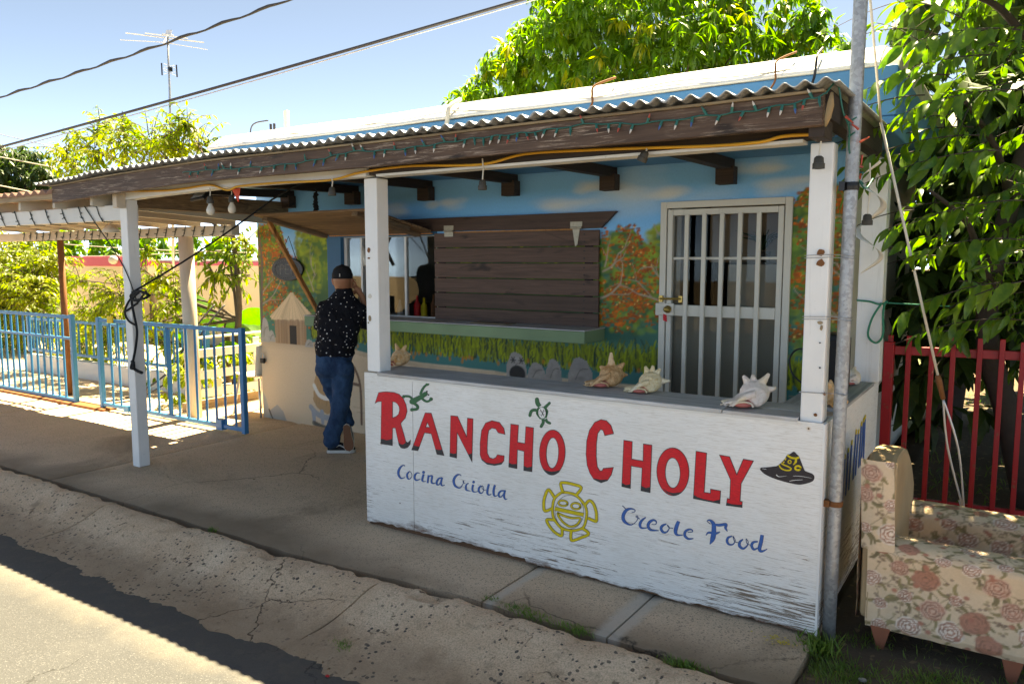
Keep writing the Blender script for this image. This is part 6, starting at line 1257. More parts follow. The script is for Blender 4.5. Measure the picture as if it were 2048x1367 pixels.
# ------------------------------------------------------------------ beyond the gate
rl = thing('white_railing', 'white three-board railing running back from the round post', 'railing', (-8.1, 6.5, 0))
for z in (0.14, 0.36, 0.62): MB().box(-8.13, -8.1, 5.4, 9.2, z, z + 0.1).build('board', M['white_x'], rl, bevel=0.004)
MB().tube([(-8.08, 5.4, 0.86), (-8.08, 9.2, 0.88)], 0.016, 8).build('handrail', M['white_wire'], rl)
for y in (6.4, 7.8, 9.15): MB().box(-8.16, -8.131, y, y + 0.08, -0.02, 0.8).build('upright', M['white_z'], rl, bevel=0.004)
bd = MB().box(-8.2, -8.13, 5.4, 9.2, -0.02, 0.1).build('kickboard', M['rawtrim_y'], rl)
ch = thing('plastic_chair', 'cream plastic chair with steel legs at the mural corner', 'chair', (-7.35, 5.75, 0))
cc = Vector((-7.34, 5.85, 0)); mm = MB(); mm.grid(lambda u, v: (cc.x - 0.21 + 0.42 * u, cc.y - 0.2 + 0.4 * v, 0.44 + 0.03 * (2 * u - 1) ** 2 + 0.02 * (2 * v - 1) ** 2), 10, 10); o = mm.build('seat', M['plasticwhite'], ch, smooth=True); o.modifiers.new('t', 'SOLIDIFY').thickness = 0.012
mm = MB(); mm.grid(lambda u, v: (cc.x + 0.215 + 0.05 * v - 0.05 * (2 * u - 1) ** 2, cc.y - 0.21 + 0.42 * u, 0.46 + 0.36 * v), 10, 10); o = mm.build('backrest', M['plasticwhite'], ch, smooth=True); o.modifiers.new('t', 'SOLIDIFY').thickness = 0.012
for sx in (-1, 1):
    for sy_ in (-1, 1): mm = MB(); mm.tube([(cc.x + sx * 0.17, cc.y + sy_ * 0.16, 0.44), (cc.x + sx * 0.24, cc.y + sy_ * 0.2, 0.0)], 0.012, 8); mm.build('leg', M['steel'], ch, smooth=True)
gw = thing('garden_wall', 'long cream garden wall with pink coping behind the gate', 'wall', (-14, 10.4, 0)); MB().box(-26, -7.6, 10.4, 10.6, -0.1, 1.66).build('masonry', M['creamwall'], gw); MB().box(-26, -7.6, 10.36, 10.64, 1.661, 1.745).build('coping', M['pinkwall'], gw, bevel=0.01); MB().box(-26, -7.6, 10.38, 10.62, 1.746, 1.79).build('coping_cap', M['whitewall'], gw, bevel=0.01)
pw = thing('pink_gatehouse', 'pink topped block with a white round lamp at the end of the garden wall', 'wall', (-18, 9.6, 0)); a = atY(130, 515, 9.6); b = atY(243, 515, 9.6); MB().box(a.x, b.x, 9.6, 10.2, -0.1, 1.64).build('masonry', M['creamwall'], pw); MB().box(a.x - 0.02, b.x + 0.02, 9.58, 10.2, 1.641, 1.86).build('pink_band', M['pinkwall'], pw, bevel=0.01)
p = atY(225, 520, 9.5); mm = MB(); mm.loft([(p + Vector((0, 0.09, 0)), Vector((0.05, 0, 0)), Vector((0, 0, 0.05))), (p + Vector((0, 0.05, 0)), Vector((0.13, 0, 0)), Vector((0, 0, 0.09))), (p, Vector((0.14, 0, 0)), Vector((0, 0, 0.095))), (p - Vector((0, 0.04, 0)), Vector((0.1, 0, 0)), Vector((0, 0, 0.07)))], 18); mm.build('bulkhead_lamp', M['rubber'], pw, smooth=True)
# ------------------------------------------------------------------ the man at the window
DP = 7.16
def J(x, y, dd=0.0): return atD(x, y, DP + dd)
man = thing('person', 'man in black dotted shirt, jeans and black cap leaning at the window, back turned', 'person', (-5.27, 5.07, 0))
away = Vector((-0.62, 0.78, 0)).normalized(); rgt = Vector((away.y, -away.x, 0))      # he faces away from the street
def cap_(mb, a, b, ra, rb, n=14):
    a = Vector(a); b = Vector(b); d = b - a; L = d.length; d.normalize(); prof = []
    for i in range(6): t = math.pi / 2 * i / 5; prof.append((max(1e-4, ra * math.sin(t)), -ra * math.cos(t)))
    for i in range(6): t = math.pi / 2 * i / 5; prof.append((max(1e-4, rb * math.cos(t)), L + rb * math.sin(t)))
    mb.lathe(prof, a, d, n)
def remesh_obj(name, mb, voxel, mat, parent, it=6, disp=0.0, dscale=0.1):
    V, F = remeshed(mb, voxel, it); off = np.array(OFF[parent.name]); me = bpy.data.meshes.new(name); me.from_pydata([tuple(v - off) for v in V], [], F)
    me.polygons.foreach_set('use_smooth', np.ones(len(me.polygons), bool)); o = link_mesh(name, me, mat, parent)
    if disp:
        tx = bpy.data.textures.new(name, 'CLOUDS'); tx.noise_scale = dscale; tx.noise_depth = 3; md = o.modifiers.new('folds', 'DISPLACE'); md.texture = tx; md.strength = disp; md.mid_level = 0.5; md.texture_coords = 'LOCAL'
    return o
hd = J(685, 560, 0.0); nk = J(688, 590, 0.0); shL = J(648, 619, 0.03); shR = J(718, 621, 0.03); ch_ = J(682, 640, 0.0); wa = J(674, 690, -0.02); pel = J(668, 722, 0.0)
elR = J(737, 652, 0.2); wrR = J(724, 592, 0.1); elL = J(642, 655, 0.28); haL = J(668, 640, 0.5)
hipR = J(686, 728, 0.0); hipL = J(650, 728, 0.03); knR = J(683, 800, -0.02); anR = J(664, 878, -0.02); knL = J(676, 800, 0.14); anL = J(697, 842, 0.06)
# --- body (one skin)
mb = MB()
mb.loft([(hd + Vector((0, 0, 0.125)), rgt * 0.02, away * 0.03), (hd + Vector((0, 0, 0.11)), rgt * 0.055, away * 0.07), (hd + Vector((0, 0, 0.06)), rgt * 0.078, away * 0.098), (hd, rgt * 0.082, away * 0.102), (hd + Vector((0, 0, -0.05)) + away * 0.008, rgt * 0.078, away * 0.096), (hd + Vector((0, 0, -0.095)) + away * 0.02, rgt * 0.066, away * 0.078), (hd + Vector((0, 0, -0.125)) + away * 0.04, rgt * 0.045, away * 0.05), (hd + Vector((0, 0, -0.135)) + away * 0.045, rgt * 0.02, away * 0.02)], 22)
fc = hd + away * 0.1; mb.loft([(fc + Vector((0, 0, 0.02)) - away * 0.02, rgt * 0.008, away * 0.01), (fc + Vector((0, 0, -0.02)) + away * 0.012, rgt * 0.015, away * 0.018), (fc + Vector((0, 0, -0.038)) + away * 0.012, rgt * 0.02, away * 0.018), (fc + Vector((0, 0, -0.046)) - away * 0.01, rgt * 0.01, away * 0.01)], 10)   # nose
for s_ in (-1, 1):
    e = hd + rgt * (0.086 * s_) + Vector((0, 0, -0.012)) + away * 0.004
    mb.loft([(e + Vector((0, 0, 0.034)) , rgt * 0.006, away * 0.012), (e + Vector((0, 0, 0.022)) + rgt * 0.006 * s_, rgt * 0.009, away * 0.02), (e + rgt * 0.005 * s_, rgt * 0.009, away * 0.019), (e + Vector((0, 0, -0.022)) , rgt * 0.008, away * 0.012), (e + Vector((0, 0, -0.034)), rgt * 0.004, away * 0.006)], 10)
    ey = hd + away * 0.088 + rgt * (0.032 * s_) + Vector((0, 0, 0.0)); sph(mb, ey, 0.013, 8)
mb.loft([(hd + away * 0.098 + Vector((0, 0, -0.066)), rgt * 0.024, Vector((0, 0, 0.007))), (hd + away * 0.104 + Vector((0, 0, -0.072)), rgt * 0.018, Vector((0, 0, 0.006)))], 10)
cap_(mb, nk + Vector((0, 0, -0.08)), hd + Vector((0, 0, -0.06)), 0.066, 0.062)
mb.loft([(pel, rgt * 0.14, away * 0.09), (wa, rgt * 0.135, away * 0.09), (ch_, rgt * 0.15, away * 0.1), (nk + Vector((0, 0, -0.07)), rgt * 0.12, away * 0.07), (nk, rgt * 0.05, away * 0.05)], 18)
for a, b, ra, rb in ((shR, elR, 0.052, 0.042), (elR, wrR, 0.043, 0.027), (shL, elL, 0.052, 0.042), (elL, haL, 0.042, 0.028), (hipR, knR, 0.078, 0.055), (knR, anR, 0.055, 0.04), (hipL, knL, 0.078, 0.055), (knL, anL, 0.055, 0.04), (pel, hipR, 0.09, 0.08), (pel, hipL, 0.09, 0.08)): cap_(mb, a, b, ra, rb)
# right hand at the ear: palm, four bent fingers, thumb
hp = J(714, 578, 0.075); earR = hd + rgt * 0.092 + Vector((0, 0, -0.008))
cap_(mb, wrR, hp, 0.026, 0.03); cap_(mb, hp, hp + (wrR - hp).normalized() * 0.01 + rgt * 0.018, 0.026, 0.022); 
def finger(pts, r0, r1):
    pts = [Vector(p) for p in pts]
    for i in range(len(pts) - 1): t0 = i / (len(pts) - 1); t1 = (i + 1) / (len(pts) - 1); cap_(mb, pts[i], pts[i + 1], r0 + (r1 - r0) * t0, r0 + (r1 - r0) * t1, 10)
finger([hp, J(711, 566, 0.07), J(704, 558, 0.05), J(698, 556, 0.03)], 0.0115, 0.0085); finger([hp, J(708, 570, 0.055), J(702, 566, 0.03), J(700, 569, 0.025)], 0.0115, 0.0085)
finger([hp, J(709, 575, 0.05), J(704, 573, 0.025), J(703, 577, 0.02)], 0.011, 0.0085); finger([hp, J(711, 582, 0.045), J(706, 582, 0.025), J(706, 586, 0.02)], 0.0105, 0.008); finger([hp + Vector((0, 0, -0.01)), J(709, 587, 0.1), J(703, 583, 0.07)], 0.012, 0.0095)
# left hand resting on the shelf
hl = haL + away * 0.05; cap_(mb, haL, hl, 0.028, 0.03)
for q in range(4): b_ = hl + rgt * (0.024 * (1.5 - q)); finger([b_, b_ + away * (0.045 + 0.006 * (q in (1, 2))), b_ + away * (0.075 + 0.01 * (q in (1, 2))) - Vector((0, 0, 0.012))], 0.011, 0.008)
finger([hl + rgt * 0.02, hl + rgt * 0.05 + away * 0.01, hl + rgt * 0.06 + away * 0.035], 0.012, 0.009)
remesh_obj('body', mb, 0.0055, M['skin'], man, 4)
# --- shirt
mb = MB(); hem = J(669, 708, -0.0)
mb.loft([(hem + Vector((0, 0, -0.012)), rgt * 0.176, away * 0.135), (hem + Vector((0, 0, 0.03)), rgt * 0.178, away * 0.138), (J(672, 690, 0.0), rgt * 0.185, away * 0.142), (J(677, 660, 0.0), rgt * 0.198, away * 0.145), (J(681, 635, 0.01), rgt * 0.208, away * 0.14), (J(683, 612, 0.02), rgt * 0.2, away * 0.118), (J(685, 600, 0.015), rgt * 0.16, away * 0.1), (J(686, 590, 0.01), rgt * 0.105, away * 0.085), (J(688, 582, 0.005), rgt * 0.078, away * 0.076), (J(688, 576, 0.002), rgt * 0.076, away * 0.074)], 26)
for s0, e0, f in ((shR, elR, 0.74), (shL, elL, 0.8)): cap_(mb, s0, s0.lerp(e0, f * 0.5), 0.076, 0.076); cap_(mb, s0.lerp(e0, f * 0.4), s0.lerp(e0, f), 0.076, 0.074)
remesh_obj('shirt', mb, 0.0085, M['shirt'], man, 5, 0.045, 0.1)
# --- trousers
mb = MB(); mb.loft([(J(669, 706, 0.0), rgt * 0.165, away * 0.122), (J(668, 722, 0.0), rgt * 0.17, away * 0.13), (J(668, 738, 0.0), rgt * 0.168, away * 0.128), (J(670, 752, 0.02), rgt * 0.13, away * 0.1)], 22)
cap_(mb, hipR + Vector((0, 0, -0.04)), knR, 0.106, 0.084); cap_(mb, knR, anR + Vector((0, 0, 0.01)), 0.083, 0.075); cap_(mb, anR + Vector((0, 0, 0.07)), anR + Vector((0, 0, -0.005)), 0.076, 0.08)
cap_(mb, hipL + Vector((0, 0, -0.03)), knL, 0.095, 0.08); cap_(mb, knL, anL, 0.074, 0.056); cap_(mb, anL.lerp(knL, 0.25), anL.lerp(knL, 0.0), 0.058, 0.06)
sph(mb, J(690, 738, -0.07), 0.085); sph(mb, J(654, 738, -0.04), 0.085)
remesh_obj('jeans', mb, 0.009, M['denim'], man, 4, 0.036, 0.075)
# stitched pockets
for (xp, yp, w) in ((674, 739, 1.0), (641, 733, 0.55)):
    pts = [J(xp - 18 * w, yp - 10, -0.175), J(xp - 8 * w, yp - 4, -0.178), J(xp + 14 * w, yp - 2, -0.172)]; 
# --- cap
mb = MB(); cb = hd + Vector((0, 0, 0.015))
mb.loft([(cb, rgt * 0.094, away * 0.112), (cb + Vector((0, 0, 0.04)), rgt * 0.095, away * 0.113), (cb + Vector((0, 0, 0.085)), rgt * 0.08, away * 0.098), (cb + Vector((0, 0, 0.113)), rgt * 0.052, away * 0.066), (cb + Vector((0, 0, 0.124)), rgt * 0.016, away * 0.02), (cb + Vector((0, 0, 0.132)), rgt * 0.008, away * 0.008)], 26); cap_o = mb.build('cap', M['black'], man, smooth=True)
mb = MB(); tn = (away + rgt * 0.25).normalized(); sdv = Vector((tn.y, -tn.x, 0)); mb.grid(lambda u, v: cb + sdv * ((u - 0.5) * 0.17) + tn * (0.08 + 0.1 * v * math.sqrt(max(0.02, 1 - (2 * u - 1) ** 2 * 0.8))) + Vector((0, 0, 0.012 - 0.02 * (2 * u - 1) ** 2 - 0.012 * v)), 12, 6); o = mb.build('visor', M['black'], cap_o, smooth=True); o.modifiers.new('t', 'SOLIDIFY').thickness = 0.004
bk = cb - away * 0.1135 + Vector((0, 0, 0.035)) - rgt * 0.01; MB().box(bk.x - 0.003, bk.x + 0.003, bk.y - 0.003, bk.y + 0.003, bk.z - 0.016, bk.z + 0.012).build('strap_label', M['rubber'], cap_o)
# --- shoes
def shoe(heel, toe, up, name='shoe'):
    heel = Vector(heel); toe = Vector(toe); d = (toe - heel); L = d.length; d.normalize(); up = (Vector(up) - d * Vector(up).dot(d)).normalized(); sd = d.cross(up)
    def outline(s): return [heel + d * (L * t) + sd * (w * s) for t, w in ((0, 0.0), (0.03, 0.022), (0.12, 0.034), (0.3, 0.036), (0.5, 0.04), (0.7, 0.048), (0.85, 0.045), (0.95, 0.03), (1.0, 0.0))]
    loop = outline(1) + outline(-1)[-2:0:-1]
    mb = MB(); mb.prism(loop, up * 0.028); sl_ = mb.build('sole', M['rubber'], man, bevel=0.004, smooth=False)
    c_ = heel + d * (L * 0.5); loop2 = [c_ + (p - c_) * 0.95 - up * 0.0025 for p in loop]; MB().prism(loop2, up * 0.002).build('tread', M['gum'], sl_)
    mb = MB(); secs = [(heel + d * (0.012) + up * 0.05, sd * 0.026, up * 0.035), (heel + d * (L * 0.12) + up * 0.058, sd * 0.036, up * 0.048), (heel + d * (L * 0.3) + up * 0.06, sd * 0.037, up * 0.052), (heel + d * (L * 0.5) + up * 0.05, sd * 0.04, up * 0.042), (heel + d * (L * 0.7) + up * 0.042, sd * 0.045, up * 0.03), (heel + d * (L * 0.9) + up * 0.038, sd * 0.036, up * 0.02), (heel + d * (L * 0.97) + up * 0.034, sd * 0.015, up * 0.01)]
    mb.loft(secs, 18); u_ = mb.build(name, M['black'], man, smooth=True)
    for sgn in (-1, 1):
        mb = MB(); pts = []
        for t, h, wv in ((0.12, 0.045, 1.0), (0.3, 0.055, 1.0), (0.45, 0.075, 0.99), (0.58, 0.06, 0.98), (0.68, 0.04, 1.0)):
            i = min(range(len(secs)), key=lambda k: abs((secs[k][0] - heel).dot(d) / L - t)); pts.append(heel + d * (L * t) + up * h + sd * (sgn * (secs[i][1].length + 0.0)))
        mb.tube(vcat(pts, 4), 0.0055, 6); mb.build('stripe', M['rubber'], u_, smooth=True)
hR = J(653, 893, 0.0); hR.z = 0.004; tdir = (Vector((0.78, 0.62, 0))).normalized(); shoe(hR, hR + tdir * 0.27, (0, 0, 1))
hL_ = J(692, 847, -0.05); tL = J(699, 901, -0.06); tL.z = max(tL.z, 0.012); dL = (hL_ - tL).normalized(); shoe(hL_, hL_ - dL * 0.26, away + Vector((0, 0, 0.35)))
# ------------------------------------------------------------------ foliage
def leaf_proto(L, W, droop=0.35, fold=0.25, seg=4):
    """blade along +x, midrib on y=0, drooping in z"""
    V = []; F = []
    for i in range(seg + 1):
        t = i / seg; w = W * max(0.02, math.sin(math.pi * min(1, t ** 0.92 * 0.97 + 0.015))) ** 0.8 * 0.5; z = -droop * L * t * t
        x = L * t * (1 - 0.12 * droop * t)
        V += [(x, w, z + fold * w), (x, 0, z), (x, -w, z + fold * w)]
    for i in range(seg):
        b = 3 * i; F += [(b, b + 1, b + 4, b + 3), (b + 1, b + 2, b + 5, b + 4)]
    return np.array(V), np.array(F)
def scatter_mesh(name, proto, mats, m, parent=None, loc=None):
    PV, PF = proto; n = len(mats); A = np.asarray(mats)
    V = np.einsum('nij,kj->nki', A[:, :3, :3], PV) + A[:, None, :3, 3]; F = (PF[None] + (np.arange(n) * len(PV))[:, None, None]).reshape(-1, PF.shape[1])
    return np_mesh(name, V.reshape(-1, 3), F, m, parent, loc, smooth=True)
def frame(p, d, up, s=1.0, roll=0.0):
    d = Vector(d).normalized(); up = Vector(up); sd = up.cross(d); sd = sd.normalized() if sd.length > 1e-5 else d.orthogonal().normalized(); u = d.cross(sd)
    if roll: c, s_ = math.cos(roll), math.sin(roll); sd, u = sd * c + u * s_, u * c - sd * s_
    M_ = np.eye(4); M_[:3, 0] = np.array(d) * s; M_[:3, 1] = np.array(sd) * s; M_[:3, 2] = np.array(u) * s; M_[:3, 3] = np.array(p); return M_
def branchy(root, name, pts, r0, r1, mat):
    p = vcat(pts, 6); n = len(p); MB().tube(p, [r0 + (r1 - r0) * i / (n - 1) for i in range(n)], 8).build(name, mat, root, smooth=True); return p
rv = random.Random(11)
def rdir(): 
    while True:
        v = Vector((rv.uniform(-1, 1), rv.uniform(-1, 1), rv.uniform(-1, 1)))
        if 0.05 < v.length < 1: return v.normalized()
def twig(start, d, L, n, leaf_s, hang=0.75, spread=0.9):
    """leaf frames alternating along a drooping twig, and the twig path"""
    d = Vector(d).normalized(); out = []; path = []; sdv = d.cross(Vector((0, 0, 1))); sdv = sdv.normalized() if sdv.length > 1e-4 else Vector((1, 0, 0))
    for i in range(n + 1):
        t = i / n; p = Vector(start) + d * (L * t) + Vector((0, 0, -0.28 * L * t * t)); path.append(p)
        if i == 0: continue
        s = 1 if i % 2 else -1; tang = (d + Vector((0, 0, -0.56 * t))).normalized()
        ld = (sdv * s * spread * rv.uniform(0.4, 1.3) + tang * rv.uniform(0.2, 0.9) + Vector((0, 0, -hang * rv.uniform(-0.1, 1.5)))).normalized()
        out.append((p, ld, leaf_s * rv.uniform(0.5, 1.15) * (1 - 0.25 * t), rv.gauss(0, 0.7)))
    out.append((path[-1], (d + Vector((0, 0, -0.8))).normalized(), leaf_s * 0.85, 0)); return out, path

# --- custard-apple tree on the right: big drooping leaves
rt_tree = thing('broadleaf_tree', 'large-leaved green tree overhanging the red fence on the right', 'tree', (0.35, 6.9, -0.05))
trunk_t = branchy(rt_tree, 'trunk', [(0.15, 6.75, -0.1), (-0.02, 6.7, 0.6), (-0.2, 6.65, 1.3), (-0.1, 6.6, 2.2), (0.1, 6.5, 3.2), (0.2, 6.4, 4.2)], 0.1, 0.035, M['bark_dark'])
branchy(rt_tree, 'trunk', [(0.22, 6.95, -0.1), (0.35, 7.0, 0.7), (0.6, 7.0, 1.6), (0.9, 6.9, 2.6), (1.1, 6.7, 3.6)], 0.085, 0.03, M['bark_dark'])
for pts in ([(-0.15, 6.65, 1.5), (-0.25, 6.1, 1.8), (-0.3, 5.4, 2.0), (-0.45, 4.8, 2.15)], [(-0.1, 6.6, 2.2), (-0.2, 5.9, 2.5), (-0.35, 5.2, 2.7)], [(0.1, 6.5, 3.0), (-0.2, 5.8, 3.3), (-0.4, 5.3, 3.3)], [(0.5, 7.0, 1.5), (0.4, 6.2, 1.7), (0.2, 5.4, 1.75), (0.05, 4.9, 1.7)], [(0.8, 6.9, 2.4), (0.6, 6.0, 2.6), (0.3, 5.2, 2.6), (0.1, 4.6, 2.6)], [(1.0, 6.8, 3.2), (0.6, 5.9, 3.5), (0.3, 5.2, 3.6)]):
    branchy(rt_tree, 'limb', pts, 0.035, 0.008, M['bark_dark'])
tw = []; leaves = []
def rt_ok(p): 
    if p.x < -0.6 and p.y > 4.9: return False
    if p.y < 6.0 and p.z < 1.35 and p.x < 1.2: return False
    return True
def add_twig(p, d, L, n, s, **k):
    o, path = twig(p, d, L, n, s, **k); leaves.extend([l for l in o if rt_ok(l[0])]); tw.append(path)
# named sprays that read in front
for (px, py, Y, dx, dz, L, n, s) in ((1850, 190, 4.7, -1, 0.05, 0.42, 12, 0.12), (1900, 230, 4.75, -1, 0.02, 0.62, 16, 0.14), (2010, 300, 4.7, -1, 0.03, 0.7, 18, 0.17), (1960, 270, 4.8, -1, 0.06, 0.65, 18, 0.165), (2060, 400, 4.75, -1, 0.05, 0.6, 16, 0.17), (1980, 420, 4.9, -1, 0.1, 0.5, 14, 0.16), (2060, 560, 4.6, -1, -0.15, 0.35, 9, 0.18), (2000, 565, 4.7, -1, -0.1, 0.42, 10, 0.19), (1900, 470, 5.0, -1, 0.05, 0.3, 8, 0.17),
                                     (2050, 640, 4.9, -1, 0.12, 0.5, 12, 0.15), (1960, 660, 5.2, -1, 0.05, 0.45, 10, 0.16), (1980, 110, 4.8, -1, 0.1, 0.5, 14, 0.17), (2040, 60, 4.7, -1, 0.2, 0.55, 16, 0.19), (1930, 40, 4.9, -0.7, 0.5, 0.4, 12, 0.17), (2060, 180, 4.6, -1, 0.15, 0.55, 15, 0.19), (1860, 100, 5.0, -0.6, 0.6, 0.4, 10, 0.16), (1900, 150, 4.95, -1, 0.2, 0.42, 12, 0.16), (2050, 480, 4.65, -1, 0.15, 0.5, 14, 0.17), (1850, 300, 4.85, -1, -0.05, 0.38, 12, 0.15), (1830, 420, 5.0, -1, 0.0, 0.3, 10, 0.15)):
    add_twig(atY(px, py, Y), (dx, rv.uniform(-0.45, -0.1), dz), L, n, s)
for q in range(620):
    y = rv.uniform(4.8, 8.6); x = rv.uniform(-0.55, 2.6) + max(0, y - 6) * 0.2; z = rv.uniform(1.0, 4.0)
    if z < 1.5 and y < 6.1: continue
    pr = Vector((x, y, z))
    d = Vector((rv.uniform(-1.2, 0.5), rv.uniform(-1, 0.4), rv.uniform(-0.2, 0.35)))
    if x < 0.9 and z > 2.8 and rv.random() < 0.5: continue
    if z > 3.5 and q % 2: pr = Vector((rv.uniform(-0.6, 0.9), rv.uniform(4.9, 6.3), rv.uniform(3.5, 4.3)))  # high twigs gathered out of view to keep sun off the armchair
    add_twig(pr, d, rv.uniform(0.35, 0.75), rv.randint(11, 20), rv.uniform(0.1, 0.18))
for q in range(170):      # unseen crown over the roof end, added to shade the armchair
    add_twig(Vector((rv.uniform(-0.6, 0.7), rv.uniform(5.1, 6.4), rv.uniform(3.6, 4.5))), Vector((rv.uniform(-1, 1), rv.uniform(-1, 0.5), rv.uniform(-0.1, 0.3))), rv.uniform(0.4, 0.7), 16, 0.18)
mm = MB()
for path in tw: mm.tube(path[::2] if len(path) % 2 else path[::2] + [path[-1]], [0.004 - 0.0028 * i / len(path[::2] + [0]) for i in range(len(path[::2]) if len(path) % 2 else len(path[::2]) + 1)], 4)
o = mm.build('twigs', M['bark_dark'], rt_tree, smooth=True); o['kind'] = 'stuff'
lpv, lpf = leaf_proto(1.0, 0.36, 0.42, 0.4, 6)
leaves.sort(key=lambda l: (l[0] - CP).dot(FW))
def in_view(p):
    v = p - CP; z = v.dot(FW); x = PCX + FPX * v.dot(RT) / z; y = PCY - FPX * v.dot(UP) / z; return -60 < x < 2110 and -60 < y < 1420
vis = [l for l in leaves if in_view(l[0])]; near = vis[:290]; nid = set(id(l) for l in near); rest = [l for l in leaves if id(l) not in nid]
lme = bpy.data.meshes.new('leaf'); lme.from_pydata([tuple(v) for v in lpv], [], [tuple(f) for f in lpf]); lme.materials.append(M['leaf_right'])
for f in lme.polygons: f.use_smooth = True
roff = OFF[rt_tree.name]
for (p, d, s, r_) in near:
    o = bpy.data.objects.new('leaf', lme); COL.objects.link(o); o.parent = rt_tree; fm = frame(Vector(p) - roff, d, (0, 0, 1), s, r_); o.matrix_local = Matrix(fm.tolist())
o = scatter_mesh('foliage', (lpv, lpf), [frame(p, d, (0, 0, 1), s, r_) for (p, d, s, r_) in rest], M['leaf_right'], rt_tree); o['kind'] = 'stuff'

# --- crowns built from lobes given in the picture and a distance
def lobes_px(lst, Y): 
    out = []
    for (x, y, r, dy) in lst: c = atY(x, y, Y + dy); out.append((c, r * (c - CP).dot(FW) / FPX))
    return out
def rosettes(lobes, per_m2, leaf_L, nleaf, young=0.0, shell=0.35, squash=0.85):
    A = []; B = []
    for c, r in lobes:
        n = int(per_m2 * 4 * math.pi * r * r * 0.5)
        for q in range(n):
            d = rdir(); rr2 = r * (1 - shell * rv.random() ** 1.5) * (1 + 0.22 * nz(d.x * 2 + c.x, d.y * 2 + c.y, d.z * 2, 1.4)); p = c + Vector((d.x, d.y, d.z * squash)) * rr2
            if any((p - c2).length < r2 * 0.62 for c2, r2 in lobes if c2 is not c): continue
            out = (d + Vector((0, 0, 0.35))).normalized(); tgt = B if rv.random() < young else A; ph = rv.uniform(0, 6.28); s0 = leaf_L * rv.uniform(0.75, 1.2)
            e1 = out.orthogonal().normalized(); e2 = out.cross(e1)
            for k in range(nleaf):
                an = ph + k * 2.4; ld = (e1 * math.cos(an) + e2 * math.sin(an)) * 0.8 + out * rv.uniform(0.0, 0.5) + Vector((0, 0, -rv.uniform(0.3, 1.0)))
                tgt.append(frame(p + ld.normalized() * 0.01, ld, (0, 0, 1), s0 * rv.uniform(0.7, 1.1), rv.uniform(-0.4, 0.4)))
    return A, B
mango = thing('mango_tree', 'big bright green mango tree rising behind the house roof', 'tree', tuple(atY(1320, 520, 13)[:2]) + (-0.05,))
ml = lobes_px([(1300, 40, 190, 0), (1180, 60, 130, -0.6), (1100, 120, 105, -0.3), (1010, 150, 70, 0), (965, 185, 45, 0.2), (920, 200, 28, 0.3), (1220, 150, 120, -1), (1380, 120, 130, -0.8), (1480, 90, 95, 0), (1540, 165, 90, 0.2), (1600, 40, 62, 0.6), (1625, 105, 70, 0.4), (1650, 140, 52, 0.2), (1130, 20, 70, 0.3), (1050, 80, 48, 0.2), (1400, -40, 140, 0.5), (1240, -70, 120, 0.5), (1590, 10, 35, 0.6)], 13)
A, B = rosettes(ml, 36, 0.25, 11, 0.07, 0.55)
mp = leaf_proto(1.0, 0.24, 0.45, 0.2, 2)
cr = scatter_mesh('crown', mp, A, M['leaf_mango'], mango); cr['kind'] = 'stuff'; cr = scatter_mesh('young_growth', mp, B, M['leaf_mango_young'], mango); cr['kind'] = 'stuff'
mt = Vector(mango.location); branchy(mango, 'trunk', [mt + Vector((0, 0, -0.1)), mt + Vector((0.1, 0, 1.5)), mt + Vector((-0.1, 0.1, 3.2)), mt + Vector((0, 0.1, 4.6))], 0.28, 0.12, M['bark'])
for c, r in ml[:14]: branchy(mango, 'limb', [mt + Vector((0, 0.05, 2.6)), (mt + Vector((0, 0, 3.4))).lerp(c, 0.5), c], 0.08, 0.015, M['bark'])

def twig_tree(root, lobes, per, leaf_s, mat, name='crown', nl=(10, 16), L=(0.35, 0.6), proto=None, hang=0.7, twigmat=None):
    ls = []; paths = []
    for c, r in lobes:
        for q in range(max(3, int(per * r * r * 12.6))):
            d = rdir(); p = c + d * r * rv.uniform(0.35, 0.95); dd = (d + Vector((0, 0, 0.15))).normalized(); o_, pa = twig(p - dd * 0.2, dd, rv.uniform(*L), rv.randint(*nl), leaf_s, hang); ls += o_; paths.append(pa)
    o = scatter_mesh(name, proto or leaf_proto(1.0, 0.3, 0.35, 0.25, 3), [frame(p, d, (0, 0, 1), s, r_) for (p, d, s, r_) in ls], mat, root); o['kind'] = 'stuff'
    if twigmat:
        mm = MB()
        for pa in paths: mm.tube([pa[0], pa[len(pa) // 2], pa[-1]], [0.008, 0.006, 0.002], 4)
        o = mm.build('twigs', twigmat, root); o['kind'] = 'stuff'
yt = thing('yellowing_tree', 'slender tree with yellowing drooping leaves growing up through the pergola', 'tree', (-9.2, 6.9, -0.02))
yl = lobes_px([(150, 330, 45, 0), (190, 300, 55, 0), (250, 290, 55, 0), (300, 290, 60, 0), (360, 300, 55, 0), (400, 290, 38, 0), (200, 245, 32, 0.2), (248, 235, 25, 0), (375, 245, 38, 0), (345, 265, 35, 0), (130, 300, 32, 0.1)], 7.2) + lobes_px([(455, 500, 50, 0), (430, 545, 40, -0.2), (490, 480, 30, 0), (320, 560, 40, -0.5), (350, 600, 48, -0.5), (240, 585, 55, -0.2), (190, 620, 50, -0.2), (160, 560, 30, 0), (215, 670, 45, -0.3), (300, 650, 40, -0.4), (370, 640, 36, -0.6), (200, 720, 38, -0.3), (335, 690, 30, -0.6), (480, 545, 25, 0), (290, 500, 26, 0), (170, 690, 40, -0.2), (245, 650, 45, -0.2), (320, 740, 32, -0.6), (150, 640, 35, 0)], 6.9)
twig_tree(yt, yl, 15, 0.15, M['leaf_yellow'], L=(0.3, 0.55), twigmat=M['bark'])
bs = Vector((-9.2, 6.9, -0.05)); tops = [yl[i][0] for i in (1, 3, 5, 7, 8)] + [yl[i][0] for i in (11, 15, 16, 18, 20, 22)]
